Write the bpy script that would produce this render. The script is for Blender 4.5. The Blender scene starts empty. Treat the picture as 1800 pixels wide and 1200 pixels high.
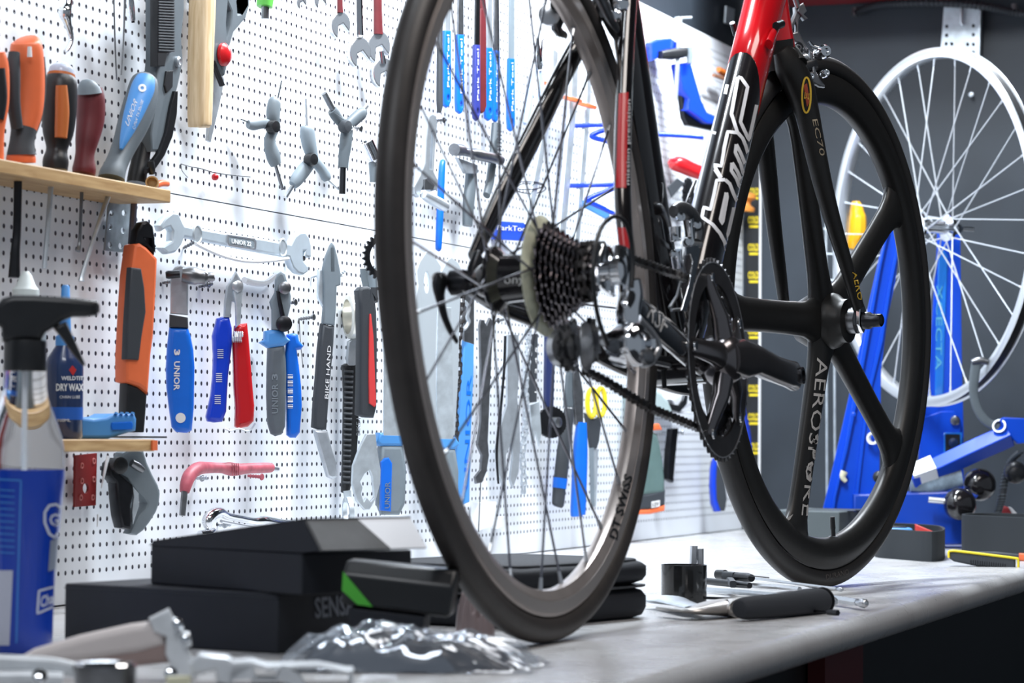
import bpy, bmesh, math, random
from math import sin, cos, pi, radians, sqrt, atan2, tan
from mathutils import Vector, Matrix
random.seed(7)
sc = bpy.context.scene
C = sc.collection
V = Vector

# ---------------------------------------------------------------- camera
CP = V((-2.44361, -0.86356, 0.19144))
YAW, PIT, ROLL, FPX = 0.346601, 0.0325012, -0.0071142, 4955.956
_f = V((cos(PIT) * cos(YAW), cos(PIT) * sin(YAW), sin(PIT)))
_r = _f.cross(V((0, 0, 1))).normalized()
_d = _f.cross(_r)
CR = cos(ROLL) * _r + sin(ROLL) * _d
CD = -sin(ROLL) * _r + cos(ROLL) * _d
CF = _f
cam_data = bpy.data.cameras.new('camera')
cam = bpy.data.objects.new('camera', cam_data)
C.objects.link(cam)
m3 = Matrix((CR, -CD, -CF)).transposed()
cam.matrix_world = Matrix.Translation(CP) @ m3.to_4x4()
cam_data.sensor_width = 36
cam_data.lens = FPX / 1800 * 36
cam_data.clip_start = .05
cam_data.dof.use_dof = True
cam_data.dof.focus_distance = 3.55
cam_data.dof.aperture_fstop = 10
sc.camera = cam
sc.view_settings.view_transform = 'Standard'
sc.view_settings.look = 'None'
sc.view_settings.gamma = 1
sc.view_settings.use_curve_mapping = False
sc.view_settings.exposure = 0.8

# ---------------------------------------------------------------- light
wd = bpy.data.worlds.new('room air')
sc.world = wd
wd.use_nodes = True
wd.node_tree.nodes['Background'].inputs[0].default_value = (.72, .82, .95, 1)
wd.node_tree.nodes['Background'].inputs[1].default_value = .16

def area(name, loc, target, sx, sy, power, color):
    L = bpy.data.lights.new(name, 'AREA')
    L.shape = 'RECTANGLE'
    L.size, L.size_y = sx, sy
    L.energy = power
    L.color = color
    o = bpy.data.objects.new(name, L)
    C.objects.link(o)
    o.location = loc
    o.rotation_euler = (V(target) - V(loc)).to_track_quat('-Z', 'Y').to_euler()
    return o

area('led_batten_light', (1.05, .22, 1.42), (1.15, .62, .40), .7, .05, 25, (.86, .93, 1))
area('led_batten_light', (2.35, .20, 1.42), (2.45, .62, .45), .6, .05, 22, (.86, .93, 1))
area('led_batten_light', (.1, .05, 1.55), (.35, .55, .2), .7, .05, 4, (.86, .93, 1))
area('ceiling_fill_light', (.3, -.9, 1.95), (.6, .1, 0), 1.2, .5, 10, (1, .93, .88))  # warm fill lamp added for bike and bench, no fitting seen
area('ceiling_fill_light', (-1.6, -.2, 1.9), (.1, .1, .2), .9, .4, 9, (.92, .95, 1))  # second added fill lamp, no known fitting behind it

WY = .64          # face of the perforated boards

# ---------------------------------------------------------------- reading the photograph
def ray(x, y):
    return CR * ((x - 900) / FPX) + CD * ((y - 600) / FPX) + CF

class Plane:
    """a real upright (or leaned) plane in the room; maps photo positions to points on it"""
    def __init__(s, o, n):
        s.o = V(o); s.n = V(n).normalized()
    def __call__(s, x, y, d=0.0):
        r = ray(x, y)
        t = (s.o + s.n * d - CP).dot(s.n) / r.dot(s.n)
        return CP + r * t
    def off(s, d):
        return Plane(s.o + s.n * d, s.n)

def wallp(off=0.0, ang=0.0, at=None):
    """plane standing `off` in front of the board, turned by ang degrees about the vertical through photo point at"""
    o = V((0, WY - off, 0))
    if at is not None:
        o = Plane(o, (0, -1, 0))(*at)
    a = radians(ang)
    return Plane(o, (-sin(a), -cos(a), 0))

BENCH = Plane((0, 0, 0), (0, 0, 1))
def depth(P):
    return (V(P) - CP).dot(CF)
def topx(P):
    v = V(P) - CP
    z = v.dot(CF)
    return 900 + FPX * v.dot(CR) / z, 600 + FPX * v.dot(CD) / z

# ---------------------------------------------------------------- materials
MATS = {}
def mat(name, col, rough=.5, metal=0.0, spec=.5, coat=0.0, var=0.0, vscale=40, bump=0.0, bscale=200, trans=0.0, ior=1.45, alpha=1.0, emit=None):
    if name in MATS: return MATS[name]
    m = bpy.data.materials.new(name)
    m.use_nodes = True
    nt = m.node_tree
    b = nt.nodes['Principled BSDF']
    b.inputs['Base Color'].default_value = (*col, 1)
    b.inputs['Roughness'].default_value = rough
    b.inputs['Metallic'].default_value = metal
    b.inputs['Specular IOR Level'].default_value = spec
    b.inputs['Coat Weight'].default_value = coat
    b.inputs['Coat Roughness'].default_value = .05
    b.inputs['Transmission Weight'].default_value = trans
    b.inputs['IOR'].default_value = ior
    b.inputs['Alpha'].default_value = alpha
    if var or bump:
        tc = nt.nodes.new('ShaderNodeTexCoord')
    if var:
        n = nt.nodes.new('ShaderNodeTexNoise')
        n.inputs['Scale'].default_value = vscale
        n.inputs['Detail'].default_value = 4
        nt.links.new(tc.outputs['Object'], n.inputs['Vector'])
        r = nt.nodes.new('ShaderNodeValToRGB')
        r.color_ramp.elements[0].position = .3
        r.color_ramp.elements[1].position = .7
        r.color_ramp.elements[0].color = (*[max(0, c * (1 - var)) for c in col], 1)
        r.color_ramp.elements[1].color = (*[min(1, c * (1 + var)) for c in col], 1)
        nt.links.new(n.outputs['Fac'], r.inputs['Fac'])
        nt.links.new(r.outputs['Color'], b.inputs['Base Color'])
    if bump:
        n2 = nt.nodes.new('ShaderNodeTexNoise')
        n2.inputs['Scale'].default_value = bscale
        n2.inputs['Detail'].default_value = 3
        nt.links.new(tc.outputs['Object'], n2.inputs['Vector'])
        bp = nt.nodes.new('ShaderNodeBump')
        bp.inputs['Strength'].default_value = bump
        bp.inputs['Distance'].default_value = .001
        nt.links.new(n2.outputs['Fac'], bp.inputs['Height'])
        nt.links.new(bp.outputs['Normal'], b.inputs['Normal'])
    MATS[name] = m
    return m

M_white = mat('white_powder_coat', (.80, .83, .86), .38, var=.03)
M_wplastic = mat('white_plastic', (.8, .82, .84), .4)
M_black = mat('black_plastic', (.012, .013, .015), .38, var=.2)
M_rubber = mat('black_rubber', (.028, .024, .022), .72, bump=.15, bscale=600, var=.15)
M_grip = mat('dark_grey_rubber', (.035, .04, .047), .6, bump=.2, bscale=900)
M_grey = mat('grey_rubber', (.095, .115, .13), .5, var=.08)
M_lgrey = mat('light_grey_rubber', (.17, .205, .23), .5, var=.06)
M_steel = mat('satin_steel', (.52, .56, .60), .36, .75, var=.12, vscale=60)
M_dsteel = mat('dark_steel', (.19, .195, .205), .32, .9, var=.2, vscale=80)
M_bsteel = mat('blackened_steel', (.035, .036, .04), .32, .9, var=.2)
M_chrome = mat('polished_chrome', (.78, .80, .83), .09, 1)
M_alu = mat('brushed_aluminium', (.64, .66, .69), .28, .85, var=.06)
M_zinc = mat('galvanised_zinc', (.62, .68, .72), .38, .7, var=.18, vscale=50)
M_blue = mat('bright_blue_plastic', (.004, .13, .62), .35, coat=.2, var=.05)
M_dblue = mat('deep_blue_dip', (.006, .045, .52), .28, coat=.3)
M_pblue = mat('pale_blue_plastic', (.07, .26, .60), .42)
M_red = mat('red_dip', (.50, .008, .012), .28, coat=.3)
M_dred = mat('dull_maroon_plastic', (.11, .012, .016), .5, var=.15)
M_orange = mat('orange_plastic', (.74, .15, .05), .45, var=.06)
M_dorange = mat('amber_plastic', (.40, .10, .012), .4)
M_yellow = mat('yellow_plastic', (.78, .60, .02), .42)
M_green = mat('green_plastic', (.10, .42, .06), .42)
M_wood = None
M_carbon = mat('satin_black_carbon', (.011, .0105, .010), .40, spec=.4, var=.1, vscale=120)
M_bgloss = mat('glossy_black_lacquer', (.008, .007, .008), .16, coat=.8, var=.2)
M_rgloss = mat('glossy_red_lacquer', (.56, .006, .012), .2, coat=.8)
M_lett = mat('white_print', (.72, .72, .72), .5)
M_glett = mat('grey_print', (.16, .17, .18), .5)
M_ylett = mat('gold_print', (.62, .40, .04), .5)
M_rlett = mat('red_print', (.45, .02, .02), .5)
M_board = mat('black_cardboard', (.0165, .019, .026), .62, bump=.12, bscale=900, var=.06)
M_cloth = mat('black_nylon_cloth', (.014, .016, .022), .75, bump=.5, bscale=1500)
M_navy = mat('deep_blue_enamel', (.0, .060, .55), .34)
M_foam = mat('dark_grey_foam', (.022, .026, .030), .85, bump=.3, bscale=1200)
M_darkwall = None

def wood_mat(name, c1, c2, scale=(6, 60, 60)):
    m = bpy.data.materials.new(name); m.use_nodes = True
    nt = m.node_tree; b = nt.nodes['Principled BSDF']; b.inputs['Roughness'].default_value = .55
    tc = nt.nodes.new('ShaderNodeTexCoord'); mp = nt.nodes.new('ShaderNodeMapping')
    mp.inputs['Scale'].default_value = scale
    n = nt.nodes.new('ShaderNodeTexNoise'); n.inputs['Scale'].default_value = 2.2; n.inputs['Detail'].default_value = 6; n.inputs['Distortion'].default_value = .6
    r = nt.nodes.new('ShaderNodeValToRGB')
    r.color_ramp.elements[0].color = (*c1, 1); r.color_ramp.elements[1].color = (*c2, 1)
    r.color_ramp.elements[0].position = .35; r.color_ramp.elements[1].position = .68
    nt.links.new(tc.outputs['Object'], mp.inputs['Vector']); nt.links.new(mp.outputs[0], n.inputs['Vector'])
    nt.links.new(n.outputs['Fac'], r.inputs['Fac']); nt.links.new(r.outputs['Color'], b.inputs['Base Color'])
    return m
M_wood = wood_mat('oiled_wood', (.33, .19, .07), (.50, .33, .15))
M_handle = wood_mat('pale_hickory', (.52, .36, .19), (.72, .56, .36), (70, 70, 7))

def pegboard_mat():
    m = bpy.data.materials.new('perforated_white_steel'); m.use_nodes = True
    nt = m.node_tree; b = nt.nodes['Principled BSDF']
    tc = nt.nodes.new('ShaderNodeTexCoord'); sep = nt.nodes.new('ShaderNodeSeparateXYZ')
    nt.links.new(tc.outputs['Object'], sep.inputs[0])
    def M(op, a, bb=None, cc=None):
        n = nt.nodes.new('ShaderNodeMath'); n.operation = op
        for i, v in enumerate((a, bb, cc)):
            if v is None: continue
            if isinstance(v, (int, float)): n.inputs[i].default_value = v
            else: nt.links.new(v, n.inputs[i])
        return n.outputs[0]
    def cell(o, pitch):
        f = M('FRACT', M('DIVIDE', o, pitch)); return M('MULTIPLY', M('SUBTRACT', f, .5), pitch)
    dx = cell(sep.outputs['X'], .0157); dz = cell(sep.outputs['Z'], .0142)
    d = M('SQRT', M('ADD', M('MULTIPLY', dx, dx), M('MULTIPLY', dz, dz)))
    hole = M('LESS_THAN', d, .0026)
    def band(lo, hi):
        return M('MULTIPLY', M('GREATER_THAN', sep.outputs['Z'], lo), M('LESS_THAN', sep.outputs['Z'], hi))
    inb = M('ADD', band(.0284, .4545), band(.483, .952))
    fac = M('MULTIPLY', hole, inb)
    mix = nt.nodes.new('ShaderNodeMix'); mix.data_type = 'RGBA'
    mix.inputs[6].default_value = (.80, .83, .87, 1); mix.inputs[7].default_value = (.012, .010, .022, 1)
    nt.links.new(fac, mix.inputs[0]); nt.links.new(mix.outputs[2], b.inputs['Base Color'])
    b.inputs['Roughness'].default_value = .42
    bp = nt.nodes.new('ShaderNodeBump'); bp.inputs['Distance'].default_value = .002; bp.inputs['Strength'].default_value = .5
    bp.invert = True
    sm = M('MULTIPLY', inb, M('SUBTRACT', 1, M('MULTIPLY', M('MINIMUM', d, .003), 333.3)))
    nt.links.new(sm, bp.inputs['Height']); nt.links.new(bp.outputs[0], b.inputs['Normal'])
    return m

def bench_mat():
    m = bpy.data.materials.new('worn_grey_laminate'); m.use_nodes = True
    nt = m.node_tree; b = nt.nodes['Principled BSDF']
    tc = nt.nodes.new('ShaderNodeTexCoord')
    n = nt.nodes.new('ShaderNodeTexNoise'); n.inputs['Scale'].default_value = 5; n.inputs['Detail'].default_value = 7
    mp = nt.nodes.new('ShaderNodeMapping'); mp.inputs['Scale'].default_value = (1, 3, 1); mp.inputs['Rotation'].default_value = (0, 0, .5)
    nt.links.new(tc.outputs['Object'], mp.inputs[0]); nt.links.new(mp.outputs[0], n.inputs['Vector'])
    r = nt.nodes.new('ShaderNodeValToRGB')
    r.color_ramp.elements[0].position = .33; r.color_ramp.elements[1].position = .55
    r.color_ramp.elements[0].color = (.44, .43, .43, 1); r.color_ramp.elements[1].color = (.50, .50, .505, 1)
    nt.links.new(n.outputs['Fac'], r.inputs['Fac']); nt.links.new(r.outputs['Color'], b.inputs['Base Color'])
    n3 = nt.nodes.new('ShaderNodeTexNoise'); n3.inputs['Scale'].default_value = 22; n3.inputs['Detail'].default_value = 6
    nt.links.new(tc.outputs['Object'], n3.inputs['Vector'])
    mr = nt.nodes.new('ShaderNodeMapRange'); mr.inputs[3].default_value = .16; mr.inputs[4].default_value = .42
    nt.links.new(n3.outputs['Fac'], mr.inputs[0]); nt.links.new(mr.outputs[0], b.inputs['Roughness'])
    return m

# ---------------------------------------------------------------- mesh builder
class MB:
    def __init__(s):
        s.v = []; s.f = []; s.mi = []; s.cur = 0
    def add(s, vs, fs):
        k = len(s.v); s.v += [V(x) for x in vs]
        for f in fs: s.f.append([i + k for i in f]); s.mi.append(s.cur)
        return s
    def box(s, c, size, X=(1, 0, 0), Y=(0, 1, 0), Z=(0, 0, 1)):
        c = V(c); X = V(X) * size[0] / 2; Y = V(Y) * size[1] / 2; Z = V(Z) * size[2] / 2
        vs = [c + a * X + b * Y + d * Z for d in (-1, 1) for b in (-1, 1) for a in (-1, 1)]
        return s.add(vs, [(0, 2, 3, 1), (4, 5, 7, 6), (0, 1, 5, 4), (2, 6, 7, 3), (0, 4, 6, 2), (1, 3, 7, 5)])
    def rings(s, R, cap=True, close=False):
        n = len(R[0]); vs = [p for r in R for p in r]; fs = []
        m = len(R)
        for i in range(m if close else m - 1):
            for j in range(n):
                a, b = i * n + j, i * n + (j + 1) % n
                c, d = ((i + 1) % m) * n + (j + 1) % n, ((i + 1) % m) * n + j
                fs.append((a, b, c, d))
        if cap and not close:
            fs.append(tuple(range(n - 1, -1, -1))); fs.append(tuple((m - 1) * n + j for j in range(n)))
        return s.add(vs, fs)
    def tube(s, pts, r, n=10, up=None, ab=None, close=False, cap=True, power=2):
        """swept tube; r number or list; up: fixed direction of the second axis, ab: (side, up) factors"""
        pts = [V(p) for p in pts]; m = len(pts)
        rs = r if isinstance(r, (list, tuple)) else [r] * m
        ab = ab or (1, 1)
        R = []; pu = None
        for i, p in enumerate(pts):
            if close: t = pts[(i + 1) % m] - pts[i - 1]
            else: t = pts[min(i + 1, m - 1)] - pts[max(i - 1, 0)]
            t.normalize()
            if up is not None: u = V(up)
            elif pu is not None: u = pu
            else: u = V((0, 0, 1)) if abs(t.z) < .9 else V((1, 0, 0))
            u = (u - t * u.dot(t)).normalized(); sd = t.cross(u); pu = u
            ri = rs[i]; ra, rb = ri if isinstance(ri, (list, tuple)) else (ri * ab[0], ri * ab[1])
            ring = []
            for k in range(n):
                a = 2 * pi * k / n; ca, sa = cos(a), sin(a)
                if power != 2:
                    e = 2 / power
                    ca = math.copysign(abs(ca) ** e, ca); sa = math.copysign(abs(sa) ** e, sa)
                ring.append(p + sd * ca * ra + u * sa * rb)
            R.append(ring)
        return s.rings(R, cap, close)
    def lathe(s, prof, o, axis, n=24, cap=True, ref=None):
        o = V(o); ax = V(axis).normalized()
        u = V(ref) if ref is not None else (V((0, 0, 1)) if abs(ax.z) < .9 else V((1, 0, 0)))
        u = (u - ax * u.dot(ax)).normalized(); w = ax.cross(u)
        R = [[o + ax * h + (u * cos(2 * pi * k / n) + w * sin(2 * pi * k / n)) * max(r, 1e-5) for k in range(n)] for r, h in prof]
        return s.rings(R, cap)
    def cyl(s, a, b, r, n=16, r2=None):
        a, b = V(a), V(b)
        return s.tube([a, b], [r, r if r2 is None else r2], n)
    def hoop(s, prof, o, axis, n=96, ref=None):
        """closed profile [(r,h)...] spun about axis"""
        o = V(o); ax = V(axis).normalized()
        u = V(ref) if ref is not None else (V((0, 0, 1)) if abs(ax.z) < .9 else V((1, 0, 0)))
        u = (u - ax * u.dot(ax)).normalized(); w = ax.cross(u)
        R = []
        for k in range(n):
            d = u * cos(2 * pi * k / n) + w * sin(2 * pi * k / n)
            R.append([o + ax * h + d * r for r, h in prof])
        return s.rings(R, False, True)
    def ball(s, c, r, n=12, sc=(1, 1, 1)):
        c = V(c); R = []
        for i in range(1, n):
            a = pi * i / n
            R.append([c + V((r * sin(a) * cos(2 * pi * k / (2 * n)) * sc[0], r * sin(a) * sin(2 * pi * k / (2 * n)) * sc[1], r * cos(a) * sc[2])) for k in range(2 * n)])
        return s.rings(R, True)
    def prism(s, pts, vec):
        pts = [V(p) for p in pts]; n = len(pts); v = V(vec)
        return s.add(pts + [p + v for p in pts], [tuple(range(n)), tuple(range(2 * n - 1, n - 1, -1))] + [(i, i + n, (i + 1) % n + n, (i + 1) % n) for i in range(n)])

def kids_origin(o):
    p = V((0, 0, 0))
    while o is not None:
        p = p + V(o.location); o = o.parent
    return p

def link_mesh(name, me, parent):
    o = bpy.data.objects.new(name, me); C.objects.link(o)
    if parent is not None: o.parent = parent
    return o

def obj(name, mb, m, parent=None, bevel=0, smooth=35, label=None, seg=2):
    me = bpy.data.meshes.new(name)
    P = kids_origin(parent) if parent is not None else V((0, 0, 0))
    if parent is None:
        mn = V([min(v[i] for v in mb.v) for i in range(3)]); mx = V([max(v[i] for v in mb.v) for i in range(3)])
        P = V(((mn.x + mx.x) / 2, (mn.y + mx.y) / 2, mn.z))
    me.from_pydata([v - P for v in mb.v], [], mb.f)
    ms = m if isinstance(m, (list, tuple)) else [m]
    for x in ms: me.materials.append(x)
    if len(ms) > 1:
        me.polygons.foreach_set('material_index', mb.mi)
    bm = bmesh.new(); bm.from_mesh(me); bmesh.ops.recalc_face_normals(bm, faces=bm.faces); bm.to_mesh(me); bm.free()
    me.polygons.foreach_set('use_smooth', [True] * len(me.polygons))
    me.set_sharp_from_angle(angle=radians(smooth))
    o = link_mesh(name, me, parent)
    if parent is None: o.location = P
    if bevel:
        b = o.modifiers.new('bevel', 'BEVEL'); b.width = bevel; b.segments = seg; b.limit_method = 'ANGLE'; b.angle_limit = radians(40)
        b.harden_normals = False
    if label: o['label'] = label
    return o

def thing(name, label, cat, loc, group=None):
    o = bpy.data.objects.new(name, None); C.objects.link(o)
    o.location = V(loc); o.empty_display_size = .02
    o['label'] = label; o['category'] = cat
    if group: o['group'] = group
    return o

def tag(o, label, cat, group=None, kind=None):
    if label: o['label'] = label
    if cat: o['category'] = cat
    if group: o['group'] = group
    if kind: o['kind'] = kind
    return o

def struct(o):
    o['kind'] = 'structure'; return o

def smooth_path(pts, k=4, closed=False):
    """Catmull-Rom through tuples of any length"""
    n = len(pts); out = []
    rng = range(n) if closed else range(n - 1)
    for i in rng:
        p0 = pts[(i - 1) % n] if closed or i > 0 else pts[0]
        p1 = pts[i]; p2 = pts[(i + 1) % n] if closed or i + 1 < n else pts[-1]
        p3 = pts[(i + 2) % n] if closed or i + 2 < n else pts[-1]
        for j in range(k):
            t = j / k
            out.append(tuple(.5 * (2 * b + (-a + c) * t + (2 * a - 5 * b + 4 * c - d) * t * t + (-a + 3 * b - 3 * c + d) * t ** 3) for a, b, c, d in zip(p0, p1, p2, p3)))
    if not closed: out.append(tuple(pts[-1]))
    return out

def flat(name, pts, pl, t, m, parent=None, bevel=.0008, holes=(), d=0.0, sm=0, label=None, seg=2):
    """a solid plate: outline in photo positions on plane pl, front face d in front of it, thickness t behind"""
    n = pl.n
    up = V((0, 0, 1)) if abs(n.z) < .9 else V((0, 1, 0))
    up = (up - n * up.dot(n)).normalized(); rt = up.cross(n)
    o0 = pl(*pts[0], d)
    def loc(p):
        q = pl(p[0], p[1], d) - o0; return (q.dot(rt), q.dot(up))
    cu = bpy.data.curves.new(name, 'CURVE'); cu.dimensions = '2D'; cu.fill_mode = 'BOTH'
    cu.extrude = max(t / 2 - bevel, .0001); cu.bevel_depth = bevel; cu.bevel_resolution = seg - 1; cu.offset = -bevel
    for loop in [pts] + list(holes):
        L = smooth_path(list(loop), sm, True) if sm else list(loop)
        sp = cu.splines.new('POLY'); sp.points.add(len(L) - 1)
        for q, p in zip(sp.points, L):
            a, b = loc(p); q.co = (a, b, 0, 1)
        sp.use_cyclic_u = True
    tmp = bpy.data.objects.new('tmp', cu)
    me = bpy.data.meshes.new_from_object(tmp)
    bpy.data.objects.remove(tmp); bpy.data.curves.remove(cu)
    W = Matrix((rt, up, n)).transposed().to_4x4(); W.translation = o0 - n * (t / 2)
    me.transform(W)
    return finish(name, me, m, parent, label)

def finish(name, me, m, parent, label=None, smooth=35):
    me.name = name
    if parent is not None: P = kids_origin(parent)
    else:
        xs = [v.co for v in me.vertices]
        P = V(((min(v.x for v in xs) + max(v.x for v in xs)) / 2, (min(v.y for v in xs) + max(v.y for v in xs)) / 2, min(v.z for v in xs)))
    me.transform(Matrix.Translation(-P))
    me.materials.clear(); me.materials.append(m)
    if len(me.polygons):
        me.polygons.foreach_set('material_index', [0] * len(me.polygons))
        me.polygons.foreach_set('use_smooth', [True] * len(me.polygons))
        me.set_sharp_from_angle(angle=radians(smooth))
    o = link_mesh(name, me, parent)
    if parent is None: o.location = P
    if label: o['label'] = label
    return o

def limb(mb, path, pl, dr=1.0, d=0.0, n=14, k=4, power=2, cap=True):
    """rounded handle or rod: (x, y, width) in photo positions, centred d in front of plane pl; dr = depth/width"""
    path = smooth_path(path, k) if k > 1 and len(path) > 2 else path
    cs = [pl(q[0], q[1], d) for q in path]; m = len(cs); R = []
    for i, q in enumerate(path):
        t = (cs[min(i + 1, m - 1)] - cs[max(i - 1, 0)]).normalized()
        nn = (pl.n - t * pl.n.dot(t)).normalized(); sd = t.cross(nn)
        v = (cs[i] - CP).normalized(); e = t.cross(v).normalized()
        r = max(q[2], .3) / 2 * depth(cs[i]) / FPX
        a = r / sqrt((sd.dot(e)) ** 2 + (dr * nn.dot(e)) ** 2)
        ring = []
        for j in range(n):
            an = 2 * pi * j / n; ca, sa = cos(an), sin(an)
            if power != 2:
                ex = 2 / power; ca = math.copysign(abs(ca) ** ex, ca); sa = math.copysign(abs(sa) ** ex, sa)
            ring.append(cs[i] + sd * ca * a + nn * sa * a * dr)
        R.append(ring)
    mb.rings(R, cap); return mb

def rod(name, path, pl, m, parent=None, label=None, **kw):
    return obj(name, limb(MB(), path, pl, **kw), m, parent, label=label)

def text(name, body, o, right, up, m, parent, thick=.0004, bold=0.0, label=None):
    """lettering whose baseline starts at o; right = full width vector, up = cap-height vector"""
    cu = bpy.data.curves.new(name, 'FONT'); cu.body = body; cu.size = 1; cu.resolution_u = 2; cu.offset = bold
    tmp = bpy.data.objects.new('tmp', cu)
    me = bpy.data.meshes.new_from_object(tmp)
    bpy.data.objects.remove(tmp); bpy.data.curves.remove(cu)
    xs = [v.co.x for v in me.vertices]; x0, x1 = min(xs), max(xs)
    ys = [v.co.y for v in me.vertices]; y0, y1 = min(0, min(ys)) if body.isupper() is False else min(ys), max(ys)
    right, up, o = V(right), V(up), V(o); nn = right.cross(up).normalized()
    for v in me.vertices:
        v.co = o + right * ((v.co.x - x0) / (x1 - x0)) + up * ((v.co.y - y0) / (y1 - y0))
    bm = bmesh.new(); bm.from_mesh(me)
    r = bmesh.ops.extrude_face_region(bm, geom=bm.faces[:])
    bmesh.ops.translate(bm, verts=[g for g in r['geom'] if isinstance(g, bmesh.types.BMVert)], vec=nn * thick)
    bmesh.ops.recalc_face_normals(bm, faces=bm.faces); bm.to_mesh(me); bm.free()
    return finish(name, me, m, parent, label)

def ptext(name, body, pl, a, b, c, m, parent, d=.0005, **kw):
    """lettering from photo point a to b along the baseline, c = top of the first letter"""
    A, B, T = pl(*a, d), pl(*b, d), pl(*c, d)
    return text(name, body, A, B - A, T - A, m, parent, **kw)

def strip(mb, loop, pl, w, t, d=0.0, closed=True):
    """raised line of width w following photo positions"""
    L = [pl(x, y, d) for x, y in loop]
    mb.tube(L, 1, 4, up=pl.n, ab=(w / 2, t), close=closed)
    return mb
def arc(cx, cy, rx, ry, a0, a1, n=12):
    return [(cx + rx * cos(radians(a0 + (a1 - a0) * i / n)), cy + ry * sin(radians(a0 + (a1 - a0) * i / n))) for i in range(n + 1)]
# ---------------------------------------------------------------- room
def wall_paint(name, c, rough=.55):
    return mat(name, c, rough, var=.22, vscale=5, bump=.05, bscale=60)
M_darkwall = wall_paint('dark_slate_paint', (.022, .029, .038), .5)
M_floor = wall_paint('dark_floor_paint', (.02, .02, .022), .5)
struct(obj('floor', MB().box((.75, -1.1, -.925), (5.6, 4.2, .05)), M_floor))
struct(obj('ceiling', MB().box((.75, -1.1, 2.125), (5.6, 4.2, .05)), M_floor))
struct(obj('wall_left', MB().box((.75, WY + .052, .6), (5.1, .06, 3.0)), M_darkwall))
struct(obj('wall_right', MB().box((3.142, -1.08, .6), (.06, 3.46, 3.0)), M_darkwall))
M_peg = pegboard_mat()
def pegboard(label, z0, z1, x0, x1):
    mb = MB(); y0 = WY; t = .018
    mb.box(((x0 + x1) / 2, y0 + .0008, (z0 + z1) / 2), (x1 - x0, .0016, z1 - z0))
    mb.box(((x0 + x1) / 2, y0 + t / 2, z1 - .0008), (x1 - x0, t - .001, .0016))
    mb.box(((x0 + x1) / 2, y0 + t / 2, z0 + .0008), (x1 - x0, t - .001, .0016))
    mb.box((x1 - .0008, y0 + t / 2, (z0 + z1) / 2), (.0016, t - .001, z1 - z0 - .004))
    o = obj('pegboard', mb, M_peg)
    for v in o.data.vertices: v.co += o.location
    o.location = (0, 0, 0)
    return tag(o, label, 'pegboard', 'white perforated wall panels')
pegboard('white perforated steel wall panel, lower one standing on the bench', .0015, .4698, -.6, 3.098)
pegboard('white perforated steel wall panel, upper one above the long white seam', .4714, .968, -.6, 3.098)
# workbench
mb = MB()
prof = []
R = []
for x, yf in ((-1.0, -.224), (3.108, -.168)):
    ring = [V((x, WY - .002, 0)), V((x, yf + .014, 0))]
    for i in range(1, 9):
        a = pi / 2 - i * pi / 9
        ring.append(V((x, yf + .014 - .014 * cos(a), -.016 + .016 * sin(a))))
    ring += [V((x, yf + .014, -.032)), V((x, WY - .002, -.032))]
    R.append(ring)
mb.rings(R)
bench = thing('workbench', 'long workbench with worn light grey top and rounded front edge', 'workbench', (1.1, .2, -.9))
obj('worktop', mb, bench_mat(), bench)
M_cab = mat('black_cabinet_paint', (.006, .006, .007), .4, var=.2)
obj('cabinet_body', MB().box((1.03, .26, -.466), (3.9, .70, .868)), M_cab, bench)
M_ddred = mat('dark_red_enamel', (.10, .006, .008), .4)
P = Plane((0, -.1, 0), (0, -1, 0))
for xa, xb in ((1432, 1500),):
    a, b = P(xa, 1150), P(xb, 1150)
    obj('leg', MB().box(((a.x + b.x) / 2, -.102, -.466), (b.x - a.x, .02, .868)), M_ddred, bench, label='dark red upright under the bench')
# ---------------------------------------------------------------- drawing on surfaces
from mathutils.bvhtree import BVHTree
def bvh(*objs):
    vs = []; fs = []
    dg = bpy.context.evaluated_depsgraph_get()
    for o in objs:
        k = len(vs); P = kids_origin(o)
        vs += [v.co + P for v in o.data.vertices]; fs += [[i + k for i in p.vertices] for p in o.data.polygons]
    return BVHTree.FromPolygons(vs, fs)
def hit(tree, x, y, last=None):
    r = ray(x, y).normalized()
    p, n, i, d = tree.ray_cast(CP, r)
    if p is None:
        p, n, i, d = tree.find_nearest(CP + r * (last or 3.0))
        return p, n, (last or 3.0)
    if n.dot(r) > 0: n = -n
    return p, n, d
def dtext(name, body, tree, a, b, c, m, parent, bold=0.0, d=.0006, cut=0, italic=0.0, label=None):
    """print on a real surface: baseline from photo point a to b, c above a"""
    cu = bpy.data.curves.new(name, 'FONT'); cu.body = body; cu.size = 1; cu.resolution_u = 2; cu.offset = bold
    tmp = bpy.data.objects.new('tmp', cu); me = bpy.data.meshes.new_from_object(tmp)
    bpy.data.objects.remove(tmp); bpy.data.curves.remove(cu)
    if cut:
        bm = bmesh.new(); bm.from_mesh(me); bmesh.ops.subdivide_edges(bm, edges=bm.edges[:], cuts=cut); bm.to_mesh(me); bm.free()
    xs = [v.co.x for v in me.vertices]; ys = [v.co.y for v in me.vertices]
    x0, x1, y0, y1 = min(xs), max(xs), min(ys), max(ys); last = None
    for v in me.vertices:
        s = (v.co.x - x0) / (x1 - x0); t = (v.co.y - y0) / (y1 - y0)
        x = a[0] + (b[0] - a[0]) * s + (c[0] - a[0]) * t + (b[0] - a[0]) * italic * (t - .5); y = a[1] + (b[1] - a[1]) * s + (c[1] - a[1]) * t + (b[1] - a[1]) * italic * (t - .5)
        p, n, last = hit(tree, x, y, last)
        v.co = p + n * d
    return finish(name, me, m, parent, label)
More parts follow.
